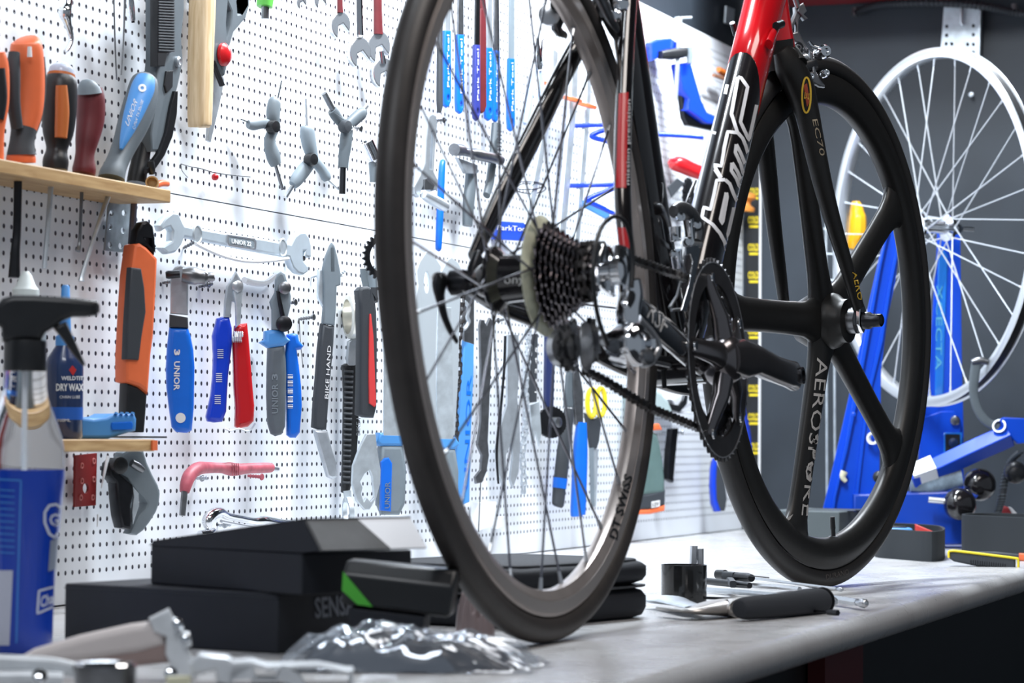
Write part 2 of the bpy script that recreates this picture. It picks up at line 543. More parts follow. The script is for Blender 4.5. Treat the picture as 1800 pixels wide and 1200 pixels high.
def dline(name, loops, tree, m, parent, w, d=.0006, step=4, closed=False):
    """painted line w photo pixels wide on a real surface"""
    mb = MB()
    for L in loops:
        pts = []
        LL = L + [L[0]] if closed else L
        for (x0, y0), (x1, y1) in zip(LL, LL[1:]):
            k = max(1, int(math.hypot(x1 - x0, y1 - y0) / step))
            pts += [(x0 + (x1 - x0) * i / k, y0 + (y1 - y0) * i / k) for i in range(k)]
        pts.append(LL[-1]); A = []; B = []; last = None; n_ = len(pts)
        for i, (x, y) in enumerate(pts):
            p0 = pts[max(i - 1, 0)]; p1 = pts[min(i + 1, n_ - 1)]
            tx, ty = p1[0] - p0[0], p1[1] - p0[1]; l = math.hypot(tx, ty) or 1
            nx, ny = -ty / l * w / 2, tx / l * w / 2
            p, n, last = hit(tree, x + nx, y + ny, last); A.append(p + n * d)
            p, n, last = hit(tree, x - nx, y - ny, last); B.append(p + n * d)
        mb.add(A + B, [(i, i + 1, n_ + i + 1, n_ + i) for i in range(n_ - 1)])
    return obj(name, mb, m, parent)
def dpatch(name, loop, tree, m, parent, d=.0005, nx=10, ny=10):
    """painted four-cornered patch"""
    (a, b, c, e) = loop; vs = []; last = None
    for j in range(ny + 1):
        for i in range(nx + 1):
            s, t = i / nx, j / ny
            x = (a[0] * (1 - s) + b[0] * s) * (1 - t) + (e[0] * (1 - s) + c[0] * s) * t
            y = (a[1] * (1 - s) + b[1] * s) * (1 - t) + (e[1] * (1 - s) + c[1] * s) * t
            p, n, last = hit(tree, x, y, last); vs.append(p + n * d)
    return obj(name, MB().add(vs, [(j * (nx + 1) + i, j * (nx + 1) + i + 1, (j + 1) * (nx + 1) + i + 1, (j + 1) * (nx + 1) + i) for j in range(ny) for i in range(nx)]), m, parent)

# ---------------------------------------------------------------- the racing bicycle
HD, LN, BL = -.0266451, .055574, 1.028175
BF = V((cos(HD), sin(HD), 0)); _sy = V((-sin(HD), cos(HD), 0))
BU = cos(LN) * V((0, 0, 1)) + sin(LN) * _sy
BS = -(cos(LN) * _sy - sin(LN) * V((0, 0, 1)))
BO = V((0, 0, .3352))
def bk(f, s, u): return BO + BF * f + BS * s + BU * u
def bp(s): return Plane(BO + BS * s, BS)
HF = -.186229
FF = V((cos(HF), sin(HF), 0)); FS = V((sin(HF), -cos(HF), 0)); FU = V((0, 0, 1))
FO = V((BL * cos(HD), BL * sin(HD), .3352))
def fk(f, s, u): return FO + FF * f + FS * s + FU * u
def fp(s): return Plane(FO + FS * s, FS)

bike = thing('bicycle', 'black and red road racing bicycle standing on the workbench without saddle or pedals in view', 'bicycle', (.5, 0, 0))
M_rim = mat('hard_anodised_rim', (.42, .37, .345), .32, .6, var=.08)
M_track = mat('machined_brake_track', (.60, .56, .54), .3, .7)
M_tyre = mat('worn_tyre_rubber', (.034, .029, .027), .48, bump=.1, bscale=400, var=.15)

def toothed(mb, o, ax, ref, r, teeth, t, r_in, depth=.0035, sharp=.5):
    o = V(o); ax = V(ax).normalized(); u = (V(ref) - ax * V(ref).dot(ax)).normalized(); w = ax.cross(u); n = teeth * 4
    O = []; I = []
    for k in range(n):
        a = 2 * pi * k / n; rr = r if k % 4 in (1, 2) else r - depth
        aa = a + (0 if k % 4 in (0, 3) else (.5 * sharp * pi / n if k % 4 == 1 else -.5 * sharp * pi / n))
        O.append((u * cos(aa) + w * sin(aa)) * rr); I.append((u * cos(a) + w * sin(a)) * r_in)
    vs = []
    for h in (-t / 2, t / 2): vs += [o + ax * h + p for p in O] + [o + ax * h + p for p in I]
    fs = []
    for k in range(n):
        j = (k + 1) % n
        fs += [(k, j, n + j, n + k), (2 * n + k, 3 * n + k, 3 * n + j, 2 * n + j), (k, 2 * n + k, 2 * n + j, j), (n + k, n + j, 3 * n + j, 3 * n + k)]
    return mb.add(vs, fs)

# --- rear wheel
def circ(R, r, sx=1.0, n=14):
    return [(R + r * cos(2 * pi * k / n), r * sx * sin(2 * pi * k / n)) for k in range(n)]
rimprof = [(.3115, -.0085), (.309, -.0098), (.297, -.0098), (.2955, -.0092), (.288, -.0058), (.2865, 0), (.288, .0058), (.2955, .0092), (.297, .0098), (.309, .0098), (.3115, .0085), (.307, 0)]
rear = obj('rear_wheel', MB().hoop(rimprof, BO, BS, 160, BU), M_rim, bike, smooth=50)
obj('tyre', MB().hoop(circ(.3225, .0128), BO, BS, 160, BU), M_tyre, rear, smooth=80)
for s in (-1, 1):
    obj('brake_track', MB().hoop([(.3085, s * .0098), (.3085, s * .0102), (.2978, s * .0102), (.2978, s * .0098)], BO, BS, 160, BU), M_track, rear)
NS = 28
def hubspokes(parent, o, S, U, F, sl, sr, rh, rr, m, mn, rad=.0011, n=28, cross=2, ph=0.0, nip=True):
    for k in range(n):
        side = 1 if k % 2 == 0 else -1
        s = sr if side > 0 else sl
        a_rim = 2 * pi * (k + .5) / n + ph
        dirn = 1 if (k // 2) % 2 == 0 else -1
        a_hub = a_rim + dirn * cross * 2 * pi / (n / 2) * .62
        d1 = F * cos(a_hub) + U * sin(a_hub); d2 = F * cos(a_rim) + U * sin(a_rim)
        A = o + S * s + d1 * rh; B = o + d2 * rr + S * s * .06
        mb = MB().tube([A, A.lerp(B, .12), A.lerp(B, .9), B], [rad * 1.1, rad, rad, rad * 1.1], 6)
        sp = obj('spoke', mb, m, parent)
        if nip:
            mb = MB().tube([A.lerp(B, .955), B], [.0016, .0024], 8)
            obj('nipple', mb, mn, parent)
M_spoke = mat('dark_bladed_steel', (.33, .33, .37), .24, 1)
hubspokes(rear, BO, BS, BU, BF, -.034, .020, .024, .288, M_spoke, M_alu, rad=.0012, ph=.05)
mb = MB()
mb.lathe([(.006, -.068), (.010, -.066), (.011, -.055), (.014, -.052), (.0165, -.046), (.017, -.040), (.029, -.0385), (.031, -.037), (.031, -.033), (.029, -.0315), (.0225, -.026), (.0215, -.005), (.0225, .012), (.029, .018), (.030, .021), (.029, .024), (.018, .026), (.018, .060)], BO, BS, 36)
hub = obj('hub', mb, M_bgloss, rear)
tr = bvh(hub)
dtext('lettering', 'onyx', tr, (886, 503), (934, 501), (887, 489), M_lett, rear, d=.0005, cut=1)
# quick release lever on the far side
mb = MB()
mb.lathe([(.004, -.060), (.010, -.062), (.012, -.068), (.012, -.080), (.008, -.083)], BO, BS, 20)
P = bp(-.083)
limb(mb, [(774, 480, 20), (774, 487, 28), (773, 494, 28), (772, 506, 24), (774, 525, 17), (781, 555, 13), (791, 580, 11), (803, 600, 8)], P, dr=.6)
ql = obj('quick_release_lever', mb, M_bsteel, bike)
mb = MB().lathe([(.0022, -.001), (.0046, 0), (.0046, .001), (.0022, .001)], P(777, 489) - BF * .013, -BF * .9 + BS * .3, 20)
obj('lever_cap', mb, M_lett, ql)
# spoke protector and cassette
mb = MB().lathe([(.020, .0135), (.050, .0125), (.0555, .0105), (.0560, .0125), (.050, .0160), (.020, .0170)], BO, BS, 48)
obj('spoke_protector', mb, mat('yellowed_clear_plastic', (.62, .62, .46), .35, var=.25, vscale=60), rear)
rad = [.0500, .0462, .0428, .0396, .0367, .0341, .0318, .0296, .0276, .0257]
tee = [25, 23, 21, 19, 18, 17, 16, 15, 14, 13]
M_cog = mat('oiled_steel', (.23, .21, .22), .18, 1, var=.3, vscale=150)
for i, (r, t) in enumerate(zip(rad, tee)):
    obj('cog', toothed(MB(), BO + BS * (.0205 + .0041 * i), BS, BU + BF * .03 * i, r, t, .0018, .015), M_cog, rear)
obj('cassette_lockring', MB().lathe([(.006, .060), (.0185, .060), (.0185, .0635), (.012, .0645), (.006, .0645)], BO, BS, 24), M_cog, rear)
mb = MB().lathe([(.005, .062), (.009, .064), (.009, .078), (.012, .080), (.012, .088), (.006, .091)], BO, BS, 20)
obj('quick_release_nut', mb, M_chrome, bike)

# --- frame
def ftube(mb, pts, ab, power=2.4, n=24):
    return mb.tube([bk(*p) for p in pts], ab, n, up=BS, power=power)
t0 = V((.413, -.068)); td = V((.831, .379)) - t0; tl = td.length; td.normalize()
def dtp(t): return (t0.x + td.x * t, 0, t0.y + td.y * t)
tb = .500     # black below, red above
down = obj('down_tube', ftube(MB(), [dtp(t) for t in (0, .06, .15, .3, tb + .02)], [(.022, .022), (.026, .022), (.029, .0215), (.030, .021), (.030, .021)]), M_bgloss, bike, smooth=60)
# red upper end with a slanting colour break
mb = MB(); Rg = []
for t in (0, 1, 2, 3):
    ring = []
    for k in range(24):
        a = 2 * pi * k / 24; ca, sa = cos(a), sin(a); e = 2 / 2.4
        ca = math.copysign(abs(ca) ** e, ca); sa = math.copysign(abs(sa) ** e, sa)
        tt = (tb - .088 + .066 * (1 - ca) * .5, tb + .03, tb + .07, tb + .13)[t]
        g = (.0305, .0306, .031, .033)[t]; hh = (.0214, .0214, .0215, .022)[t]
        sd = (BU * (-td.x) + BF * td.y)
        p = bk(*dtp(tt)) + sd * ca * g + BS * sa * hh
        ring.append(p)
    Rg.append(ring)
mb.rings(Rg)
head = obj('head_tube', mb, M_rgloss, bike, smooth=60)
hb0, hb1 = V((.872, .322)), V((.826, .475))
obj('head_sleeve', ftube(MB(), [(hb0.x, 0, hb0.y), (.862, 0, .36), (.84, 0, .43), (hb1.x, 0, hb1.y)], [(.0235, .023), (.022, .021), (.022, .021), (.023, .022)], 2.0), M_rgloss, head, smooth=60)
seat = obj('seat_tube', ftube(MB(), [(.413, 0, -.068), (.394, 0, 0), (.366, 0, .09), (.335, 0, .19), (.300, 0, .30), (.268, 0, .40), (.25, 0, .46)], [(.020, .019), (.024, .0150), (.028, .0135), (.028, .0135), (.026, .0135), (.022, .0145), (.019, .016)]), M_bgloss, bike, smooth=60)
obj('top_tube', ftube(MB(), [(.262, 0, .438), (.5, 0, .445), (.835, 0, .452)], [(.016, .015), (.018, .016), (.021, .018)]), M_bgloss, bike, smooth=60)
obj('bottom_bracket_shell', MB().lathe([(.021, -.036), (.024, -.034), (.024, .034), (.021, .036)], bk(.413, 0, -.068), BS, 28), M_bgloss, bike)
def stay(name, pts, m=M_bgloss, dr=.62):
    """pts: photo x, y, width and lateral place"""
    mb = MB(); R = []
    pts = smooth_path(pts, 4)
    cs = [bp(q[3])(q[0], q[1]) for q in pts]; n = len(cs)
    for i, q in enumerate(pts):
        t = (cs[min(i + 1, n - 1)] - cs[max(i - 1, 0)]).normalized()
        nn = (BS - t * BS.dot(t)).normalized(); sd = t.cross(nn)
        v = (cs[i] - CP).normalized(); e = t.cross(v).normalized()
        r = q[2] / 2 * depth(cs[i]) / FPX; a = r / sqrt(sd.dot(e) ** 2 + (dr * nn.dot(e)) ** 2)
        R.append([cs[i] + sd * cos(2 * pi * k / 20) * a + nn * sin(2 * pi * k / 20) * a * dr for k in range(20)])
    mb.rings(R); return obj(name, mb, m, bike, smooth=60)
stay('seat_stay', [(832, 452, 24, -.065), (868, 375, 33, -.058), (905, 300, 38, -.050), (948, 215, 38, -.040), (990, 130, 36, -.031), (1028, 60, 34, -.023), (1075, -30, 32, -.015)])
rss = stay('seat_stay', [(1103, 455, 26, .065), (1096, 380, 30, .058), (1094, 300, 31, .050), (1096, 200, 30, .042), (1100, 100, 29, .034), (1106, 0, 29, .026), (1112, -60, 28, .018)])
stay('chain_stay', [(815, 492, 34, -.064), (870, 528, 40, -.060), (940, 556, 42, -.052), (1010, 592, 42, -.044), (1090, 636, 40, -.034), (1180, 670, 40, -.024), (1215, 676, 40, -.018)], dr=.5)
rcs = stay('chain_stay', [(1100, 500, 34, .062), (1120, 540, 40, .058), (1150, 568, 44, .050), (1185, 598, 46, .042), (1225, 630, 48, .034), (1252, 645, 48, .026)], dr=.5)
T = bvh(rcs)
dtext('lettering', 'RSF', T, (1136, 557), (1166, 590), (1148, 528), M_lett, bike, cut=2)
dline('trim_line', [[(1112, 512), (1146, 541), (1190, 580), (1215, 604)]], T, M_alu, bike, 2.0)
# dropouts
for s, w in ((-.062, 1), (.062, 1)):
    P = bp(s)
    hub2 = topx(bk(0, s, 0))
    mb = MB().prism([bk(-.012, s, -.012), bk(-.006, s, .013), bk(.012, s, .030), bk(.034, s, .012), bk(.034, s, -.022), bk(.006, s, -.016)], BS * .007)
    obj('dropout', mb, M_bsteel if s < 0 else M_chrome, bike, bevel=.0015)
# decals of the frame
T = bvh(down)
def c4(L, ox=1130, oy=0, k=2.857): return [(ox + x / k, oy + y / k) for x, y in L]
cA = lambda L: c4(L, 1210, 120, 5.714)
cB = lambda L: c4(L, 1210, 290, 7.5)
logo = [cA([(500, 92), (478, 200), (432, 460), (488, 642), (542, 705), (572, 780), (595, 862)]),
        cA([(500, 92), (530, 100), (592, 190), (520, 540), (604, 722), (640, 560), (682, 368)]),
        cA([(490, 648), (395, 640), (360, 800), (330, 985), (265, 972), (280, 1020), (328, 1100)]),
        cA([(478, 765), (468, 845), (520, 960), (550, 1070), (568, 970), (525, 860), (478, 765)]),
        cA([(435, 950), (428, 1030), (480, 1110), (512, 1200), (535, 1150), (490, 1040), (435, 950)]),
        cB([(350, 60), (425, 185)]),
        cB([(480, 195), (372, 205), (340, 370), (290, 590), (205, 560), (180, 690), (320, 790), (410, 900), (470, 1010), (502, 1130)]),
        cB([(480, 195), (540, 250), (590, 380), (640, 490), (628, 560)]),
        cB([(495, 365), (506, 420), (442, 775), (418, 712), (495, 365)]),
        cB([(595, 560), (592, 650), (526, 975), (516, 905), (595, 560)]),
        cA([(392, 165), (372, 262)]), cA([(268, 636), (258, 665)])]
dline('lettering', logo, T, mat('pearl_white_print', (.70, .70, .72), .35), down, 6.0)
T = bvh(rear)
dtext('rim_lettering', 'DT SWISS', T, (1084, 950), (1112, 838), (1070, 943), M_black, rear, cut=1, bold=.03)
T = bvh(rss)
dpatch('red_flash', ((1088, 165), (1104, 162), (1100, 330), (1083, 330)), T, mat('crimson_print', (.42, .015, .02), .3), rss, nx=4, ny=16)
dtext('lettering', 'mission precision', T, (1107, 325), (1109, 175), (1100, 325), M_lett, rss, cut=1)
dpatch('red_flash', ((1086, 400), (1104, 400), (1106, 440), (1090, 440)), T, mat('crimson_print', (.42, .015, .02), .3), rss, nx=4, ny=8)
T = bvh(seat)
for q in (((1135, -5), (1141, -5), (1144, 45), (1139, 45)), ((1141, 52), (1146, 52), (1152, 90), (1146, 90)), ((1150, 96), (1155, 96), (1157, 158), (1153, 158)), ((1160, 185), (1163, 190), (1168, 265), (1164, 265)), ((1164, 272), (1169, 272), (1172, 305), (1168, 305)), ((1169, 312), (1174, 312), (1176, 345), (1172, 345))):
    dpatch('white_flash', q, T, M_lett, seat, nx=2, ny=6)

# --- cranks and chainrings
BBp = bk(.413, 0, -.068)
mb = MB(); toothed(mb, bk(.413, .0465, -.068), BS, BU, .1075, 52, .0028, .0815, .0048)
ring = obj('chainring', mb, mat('black_anodised_aluminium', (.055, .053, .056), .34, .6, var=.2), bike)
mb = MB(); toothed(mb, bk(.413, .0390, -.068), BS, BU, .0815, 39, .0028, .064, .0042)
obj('inner_chainring', mb, M_bsteel, ring)
obj('chainring_edge', MB().hoop([(.1032, .0481), (.1032, .0487), (.1018, .0487), (.1018, .0481)], BBp, BS, 90, BU), M_alu, ring)
mb = MB()
A0 = radians(-8)
for k in range(5):
    a = A0 + 2 * pi * k / 5 + radians(0 if k else 0) + radians(36)
    d = BF * cos(a) + BU * sin(a)
    mb.tube([BBp + BS * .056 + d * .012, BBp + BS * .054 + d * .045, BBp + BS * .048 + d * .072, BBp + BS * .0455 + d * .090], [(.017, .011), (.012, .009), (.010, .006), (.011, .004)], 14, up=BS)
mb.lathe([(.014, .030), (.026, .040), (.027, .060), (.021, .070), (.012, .073)], BBp, BS, 28)
sp = obj('spider', mb, mat('polished_dark_alloy', (.17, .16, .165), .2, .9), bike, smooth=60)
for k in range(5):
    a = A0 + 2 * pi * k / 5 + radians(36)
    d = BF * cos(a) + BU * sin(a)
    obj('chainring_bolt', MB().lathe([(.0045, .049), (.0055, .0505), (.0050, .052), (.0025, .0515)], BBp + d * .0870, BS, 14), M_chrome, sp)
ce = bk(.594, .078, -.083)
cr0 = bk(.413, .066, -.068)
mb = MB().tube([cr0 - BF * .012, cr0 + BF * .02, cr0 + BF * .06 + BS * .004, cr0.lerp(ce, .6) + BS * .004, cr0.lerp(ce, .85) + BS * .002, ce, ce + BF * .010], [(.016, .010), (.0215, .0135), (.0165, .0125), (.0145, .011), (.0150, .010), (.0165, .0095), (.010, .007)], 22, up=BS, power=2.6)
ck = obj('crank_arm', mb, mat('polished_dark_alloy', (.17, .16, .165), .2, .9), bike, smooth=60)
obj('pedal_eye', MB().lathe([(.006, .0), (.0095, .0), (.0095, .0135), (.0062, .0135), (.006, .004)], ce + BS * -.002, BS, 20), M_bsteel, ck)
# left crank pointing the other way
ce2 = bk(.232, -.082, -.053); cr2 = bk(.413, -.066, -.068)
obj('crank_arm', MB().tube([cr2, cr2.lerp(ce2, .2), cr2.lerp(ce2, .8), ce2], [(.018, .011), (.016, .011), (.013, .009), (.013, .009)], 18, up=BS), MATS['polished_dark_alloy'], bike, smooth=60) if False else None

# --- chain
def chain(mb, pts, pitch=.0127, S=BS, w=.0032):
    """follow 3D points, alternating plates and rollers"""
    L = [0]
    for a, b in zip(pts, pts[1:]): L.append(L[-1] + (b - a).length)
    def at(t):
        for i in range(len(L) - 1):
            if t <= L[i + 1] or i == len(L) - 2:
                return pts[i].lerp(pts[i + 1], (t - L[i]) / (L[i + 1] - L[i]))
    n = int(L[-1] / pitch); P = [at(i * pitch) for i in range(n + 1)]
    for i in range(n):
        a, b = P[i], P[i + 1]; t = (b - a).normalized(); up = S.cross(t).normalized()
        o = w * (.62 if i % 2 else 1.0)
        for sg in (-1, 1):
            cpt = (a + b) / 2 + S * sg * o
            ou = [cpt + t * x * pitch + up * y * .001 - S * .0005 for x, y in ((-.78, 0), (-.68, 2.9), (-.42, 4.2), (-.15, 2.6), (.15, 2.6), (.42, 4.2), (.68, 2.9), (.78, 0), (.68, -2.9), (.42, -4.2), (.15, -2.6), (-.15, -2.6), (-.42, -4.2), (-.68, -2.9))]
            mb.prism(ou, S * .001)
        mb.cyl(a - S * w * 1.35, a + S * w * 1.35, .0019, 8)
        mb.cyl(a - S * w * .55, a + S * w * .55, .0038, 8)
    return mb
cs = .0570
rc, rr_ = .0262, .0790
def arcp(o, r, a0, a1, s, n): return [bk(o[0] + r * cos(radians(a0 + (a1 - a0) * i / n)), s, o[1] + r * sin(radians(a0 + (a1 - a0) * i / n))) for i in range(n + 1)]
pts = arcp((0, 0), rc, 250, 95, cs, 14) + arcp((.413, -.068), rr_, 88, -84, .0390, 36)
pul = (.062, -.092)
P1 = bp(.041)
pts += [P1(1140, 716), P1(1062, 668), P1(1030, 652)]
obj('chain', chain(MB(), pts), mat('greasy_chain_steel', (.07, .065, .065), .28, .9, var=.5, vscale=200), bike)

# --- rear derailleur
rd = None
P2 = bp(.075)
mb = MB()
limb(mb, [(1106, 492, 40), (1108, 520, 46), (1104, 555, 44), (1112, 590, 42), (1120, 612, 40)], P2, dr=.8)
rd = obj('rear_derailleur', mb, M_chrome, bike, smooth=60)
mb = MB().lathe([(.010, .050), (.018, .052), (.019, .070), (.017, .084), (.012, .088), (.006, .084)], bk(.075, 0, -.062), BS, 28)
obj('derailleur_knuckle', mb, M_chrome, rd)
mb = MB()
P3 = bp(.085)
kq = bp(.080)(1106, 606)
mb.lathe([(.012, -.016), (.0185, -.014), (.0205, -.006), (.0205, .006), (.0185, .013), (.013, .016), (.012, .010), (.004, .008)], kq, BS - BF * .25, 32)
obj('derailleur_link', mb, M_chrome, rd, smooth=50)
mb = MB().lathe([(.0045, 0), (.0075, .002), (.0075, .007), (.0035, .009)], kq + BS * .015 - BU * .012 - BF * .004, BS - BF * .5, 18)
obj('bolt', mb, M_dsteel, rd)
mb = MB(); limb(mb, [(1122, 560, 14), (1146, 588, 16), (1156, 612, 16), (1142, 636, 14), (1126, 640, 12)], P3, dr=.8)
obj('outer_link', mb, mat('brushed_aluminium', (.64, .66, .69)), rd, smooth=60)
obj('inner_link', limb(MB(), [(1062, 596, 22), (1078, 612, 24), (1096, 632, 20)], bp(.060), dr=.8), M_chrome, rd, smooth=60)
flat('cage_plate', [(1028, 566), (1038, 574), (1044, 605), (1042, 640), (1033, 654), (1024, 640), (1021, 605), (1023, 575)], bp(.052), .002, M_dsteel, rd, bevel=.0006, sm=3)
flat('cage_plate', [(1006, 560), (1014, 562), (1018, 600), (1016, 645), (1008, 654), (1001, 640), (999, 600), (1000, 572)], bp(.034), .002, M_chrome, rd, bevel=.0006, sm=3)
for x, y in ((1040, 598), (996, 612)):
    c = bp(.043)(x, y)
    mb = MB(); toothed(mb, c, BS, BU, .0215, 11, .004, .004, .005)
    mb.lathe([(.004, -.005), (.010, -.0045), (.010, .0045), (.004, .005)], c, BS, 18)
    obj('jockey_wheel', mb, M_black, rd)
c = bp(.030)(984, 612)
obj('cage_cap', MB().lathe([(.004, 0), (.0130, .000), (.0180, .003), (.0165, .010), (.006, .012)], c, -BF * .55 + BS * .85, 24), M_alu, rd)
mb = MB(); limb(mb, [(1092, 440, 36), (1090, 470, 42), (1092, 500, 36)], bp(.072), dr=.7)
obj('derailleur_hanger', mb, M_chrome, rd, smooth=60)
cab = [(1068, 606), (1052, 560), (1043, 500), (1045, 445), (1056, 402), (1075, 382), (1092, 384), (1106, 408), (1112, 450), (1110, 505)]
mb = MB(); limb(mb, [(x, y, 8.5) for x, y in cab], bp(.085), n=10)
obj('cable_housing', mb, M_black, bike, smooth=60)
mb = MB(); limb(mb, [(1120, 630, 4), (1150, 638, 4), (1172, 641, 5)], bp(.06)); limb(mb, [(1150, 637, 8), (1176, 642, 8)], bp(.06), k=1)
obj('barrel_adjuster', mb, M_dsteel, bike)

# --- front derailleur
P4 = bp(.030)
mb = MB(); limb(mb, [(1184, 372, 22), (1196, 366, 26), (1212, 376, 28), (1225, 400, 26), (1224, 425, 20)], P4, dr=.8)
fd = obj('front_derailleur', mb, M_dsteel, bike, smooth=60)
for x0, y0, x1, y1, w, m in ((1186, 398, 1188, 424, 20, M_chrome), (1210, 385, 1214, 420, 18, M_chrome), (1188, 440, 1192, 470, 20, M_chrome), (1194, 462, 1202, 492, 15, M_alu), (1204, 428, 1232, 430, 12, M_alu)):
    obj('derailleur_link', limb(MB(), [(x0, y0, w), ((x0 + x1) / 2, (y0 + y1) / 2, w * .9), (x1, y1, w * .85)], P4, dr=.7, power=3.5, d=.006), m, fd)
for x, y, r in ((1197, 381, .0045), (1212, 424, .0048), (1187, 418, .0036), (1185, 446, .0036), (1226, 395, .0040)):
    q = P4(x, y, .018); obj('bolt', MB().lathe([(r, -.004), (r, .001), (r * .5, .0015), (r * .45, .0)], q, BS * .6 - BF * .8, 16), M_chrome, fd)
flat('cage_plate', [(1206, 434), (1228, 430), (1231, 440), (1224, 480), (1213, 530), (1206, 548), (1198, 545), (1212, 500), (1218, 460), (1214, 446), (1206, 448)], bp(.053), .0016, M_chrome, fd, bevel=.0005)
mb = MB(); L = [bp(.034)(x, y) for x, y in ((1196, 498), (1190, 520), (1177, 540), (1180, 545), (1200, 543), (1212, 540))]
mb.tube(L, .0016, 8); obj('cage_tail', mb, M_alu, fd)
mb = MB(); limb(mb, [(1199, 378, 2.5), (1205, 358, 3), (1216, 330, 3)], P4); limb(mb, [(1211, 345, 6), (1222, 318, 6)], P4, k=1)
obj('shift_cable', mb, M_dsteel, fd)
# shift lug under the shell
mb = MB(); limb(mb, [(1150, 640, 16), (1190, 655, 20), (1222, 672, 18)], bp(-.005), dr=.6); limb(mb, [(1166, 650, 9), (1168, 682, 9)], bp(0), k=1)
obj('cable_guide', mb, M_black, bike)

# --- rear brake, seen between the stays
Pb = bp(0.0)
mb = MB(); limb(mb, [(985, -30, 30), (985, 10, 30), (978, 48, 20), (995, 62, 12)], bp(-.03), dr=.5)
rb = obj('rear_brake', mb, M_dsteel, bike, smooth=60)
mb = MB(); limb(mb, [(1040, -40, 26), (1058, 0, 22), (1072, 30, 18), (1086, 52, 10)], bp(.035), dr=.5)
obj('brake_arm', mb, M_dsteel, rb, smooth=60)
mb = MB().lathe([(.004, 0), (.0105, .002), (.0105, .010), (.004, .012)], bp(-.03)(966, 28), -BF + BS * .3, 20)
obj('brake_bolt', mb, M_alu, rb)
mb = MB().lathe([(.004, 0), (.008, .002), (.008, .010), (.004, .012)], bp(.035)(1092, 8), -BF + BS * .3, 20)
mb.lathe([(.004, 0), (.006, .002), (.006, .010), (.004, .012)], bp(.035)(1082, 30), -BF + BS * .3, 20)
obj('brake_bolt', mb, M_chrome, rb)
mb = MB(); limb(mb, [(976, 4, 26), (1000, 18, 30), (1012, 34, 24)], bp(-.016), dr=.7, power=3); limb(mb, [(1062, 20, 20), (1078, 45, 24), (1088, 66, 16)], bp(.018), dr=.7, power=3)
obj('brake_pad', mb, M_black, rb)

# --- front wheel: five moulded spokes
fr = [(.3115, -.0092), (.308, -.0115), (.294, -.0130), (.282, -.0118), (.2745, -.0072), (.272, 0), (.2745, .0072), (.282, .0118), (.294, .0130), (.308, .0115), (.3115, .0092), (.307, 0)]
fw = obj('front_wheel', MB().hoop(fr, FO, FS, 160, FU), M_carbon, bike, smooth=60)
obj('tyre', MB().hoop(circ(.3225, .0128), FO, FS, 160, FU), mat('new_tyre_rubber', (.017, .016, .016), .5, bump=.1, bscale=400), fw, smooth=80)
mb = MB()
M_spk = M_carbon
for k in range(5):
    a = radians(180 + 72 * k)
    d = FF * cos(a) + FU * sin(a); q = FS.cross(d).normalized()
    R = []
    for r, w, t in ((.012, .040, .013), (.030, .032, .0125), (.045, .0255, .012), (.065, .0218, .0115), (.12, .0205, .0108), (.19, .0200, .0100), (.235, .0210, .0098), (.255, .0240, .0100), (.268, .0300, .0105), (.278, .0400, .0100), (.284, .055, .0075)):
        R.append([FO + d * r + q * w * cos(2 * pi * j / 20) + FS * t * sin(2 * pi * j / 20) for j in range(20)])
    o = obj('moulded_spoke', MB().rings(R), M_carbon, fw, smooth=60)
    if k == 1: lower = o
    if k == 4: pass
mb = MB().lathe([(.020, -.036), (.0255, -.034), (.034, -.018), (.036, -.010), (.036, .010), (.034, .018), (.0275, .026), (.0275, .034), (.020, .036)], FO, FS, 36)
obj('hub_shell', mb, M_carbon, fw, smooth=50)
mb = MB().lathe([(.0225, .030), (.0225, .034), (.0165, .035), (.0165, .046), (.013, .047)], FO, FS, 32)
obj('hub_cap', mb, M_dsteel, fw)
mb = MB().lathe([(.0225, -.030), (.0225, -.034), (.0165, -.035), (.0165, -.046), (.013, -.047)], FO, FS, 32)
obj('hub_cap', mb, M_dsteel, fw)
T = bvh(lower)
dtext('lettering', 'AEROSPOKE', T, (1436, 628), (1408, 905), (1455, 630), mat('silver_print', (.5, .48, .46), .4), fw, cut=1)
T = bvh([o for o in fw.children if o.name.startswith('tyre')][0])
dtext('tyre_lettering', 'DURANO', T, (1452, 1019), (1492, 1009), (1451, 1010), mat('faint_grey_print', (.09, .08, .075), .6), fw)
q = fk(.005, 0, -.272)
vs = fp(0)(1465, 945)
mb = MB().cyl(fp(0)(1465, 946), fp(0)(1464, 928), .0030, 10); mb.cyl(fp(0)(1464, 929), fp(0)(1463, 908), .0036, 10, .0030)
obj('valve', mb, M_black, fw); obj('valve_nut', MB().cyl(fp(0)(1465, 950), fp(0)(1465, 942), .0060, 8), M_alu, fw)

# --- fork
def blade(path, s0, s1, dr=.5):
    path = smooth_path(path, 5); n = len(path); cs = [fp(s0 + (s1 - s0) * i / (n - 1))(q[0], q[1]) for i, q in enumerate(path)]; R = []
    for i, q in enumerate(path):
        t = (cs[min(i + 1, n - 1)] - cs[max(i - 1, 0)]).normalized()
        nn = (FS - t * FS.dot(t)).normalized(); sd = t.cross(nn)
        v = (cs[i] - CP).normalized(); e = t.cross(v).normalized()
        r = q[2] / 2 * depth(cs[i]) / FPX; a = r / sqrt(sd.dot(e) ** 2 + (dr * nn.dot(e)) ** 2)
        R.append([cs[i] + sd * cos(2 * pi * k / 22) * a + nn * sin(2 * pi * k / 22) * a * dr for k in range(22)])
    return R
mb = MB().rings(blade([(1372, 88, 30), (1384, 110, 52), (1404, 150, 54), (1418, 195, 44), (1430, 250, 39), (1446, 322, 34), (1466, 396, 29), (1488, 468, 25), (1509, 540, 21)], .022, .050, .62))
frk = obj('fork', mb, M_carbon, bike, smooth=60)
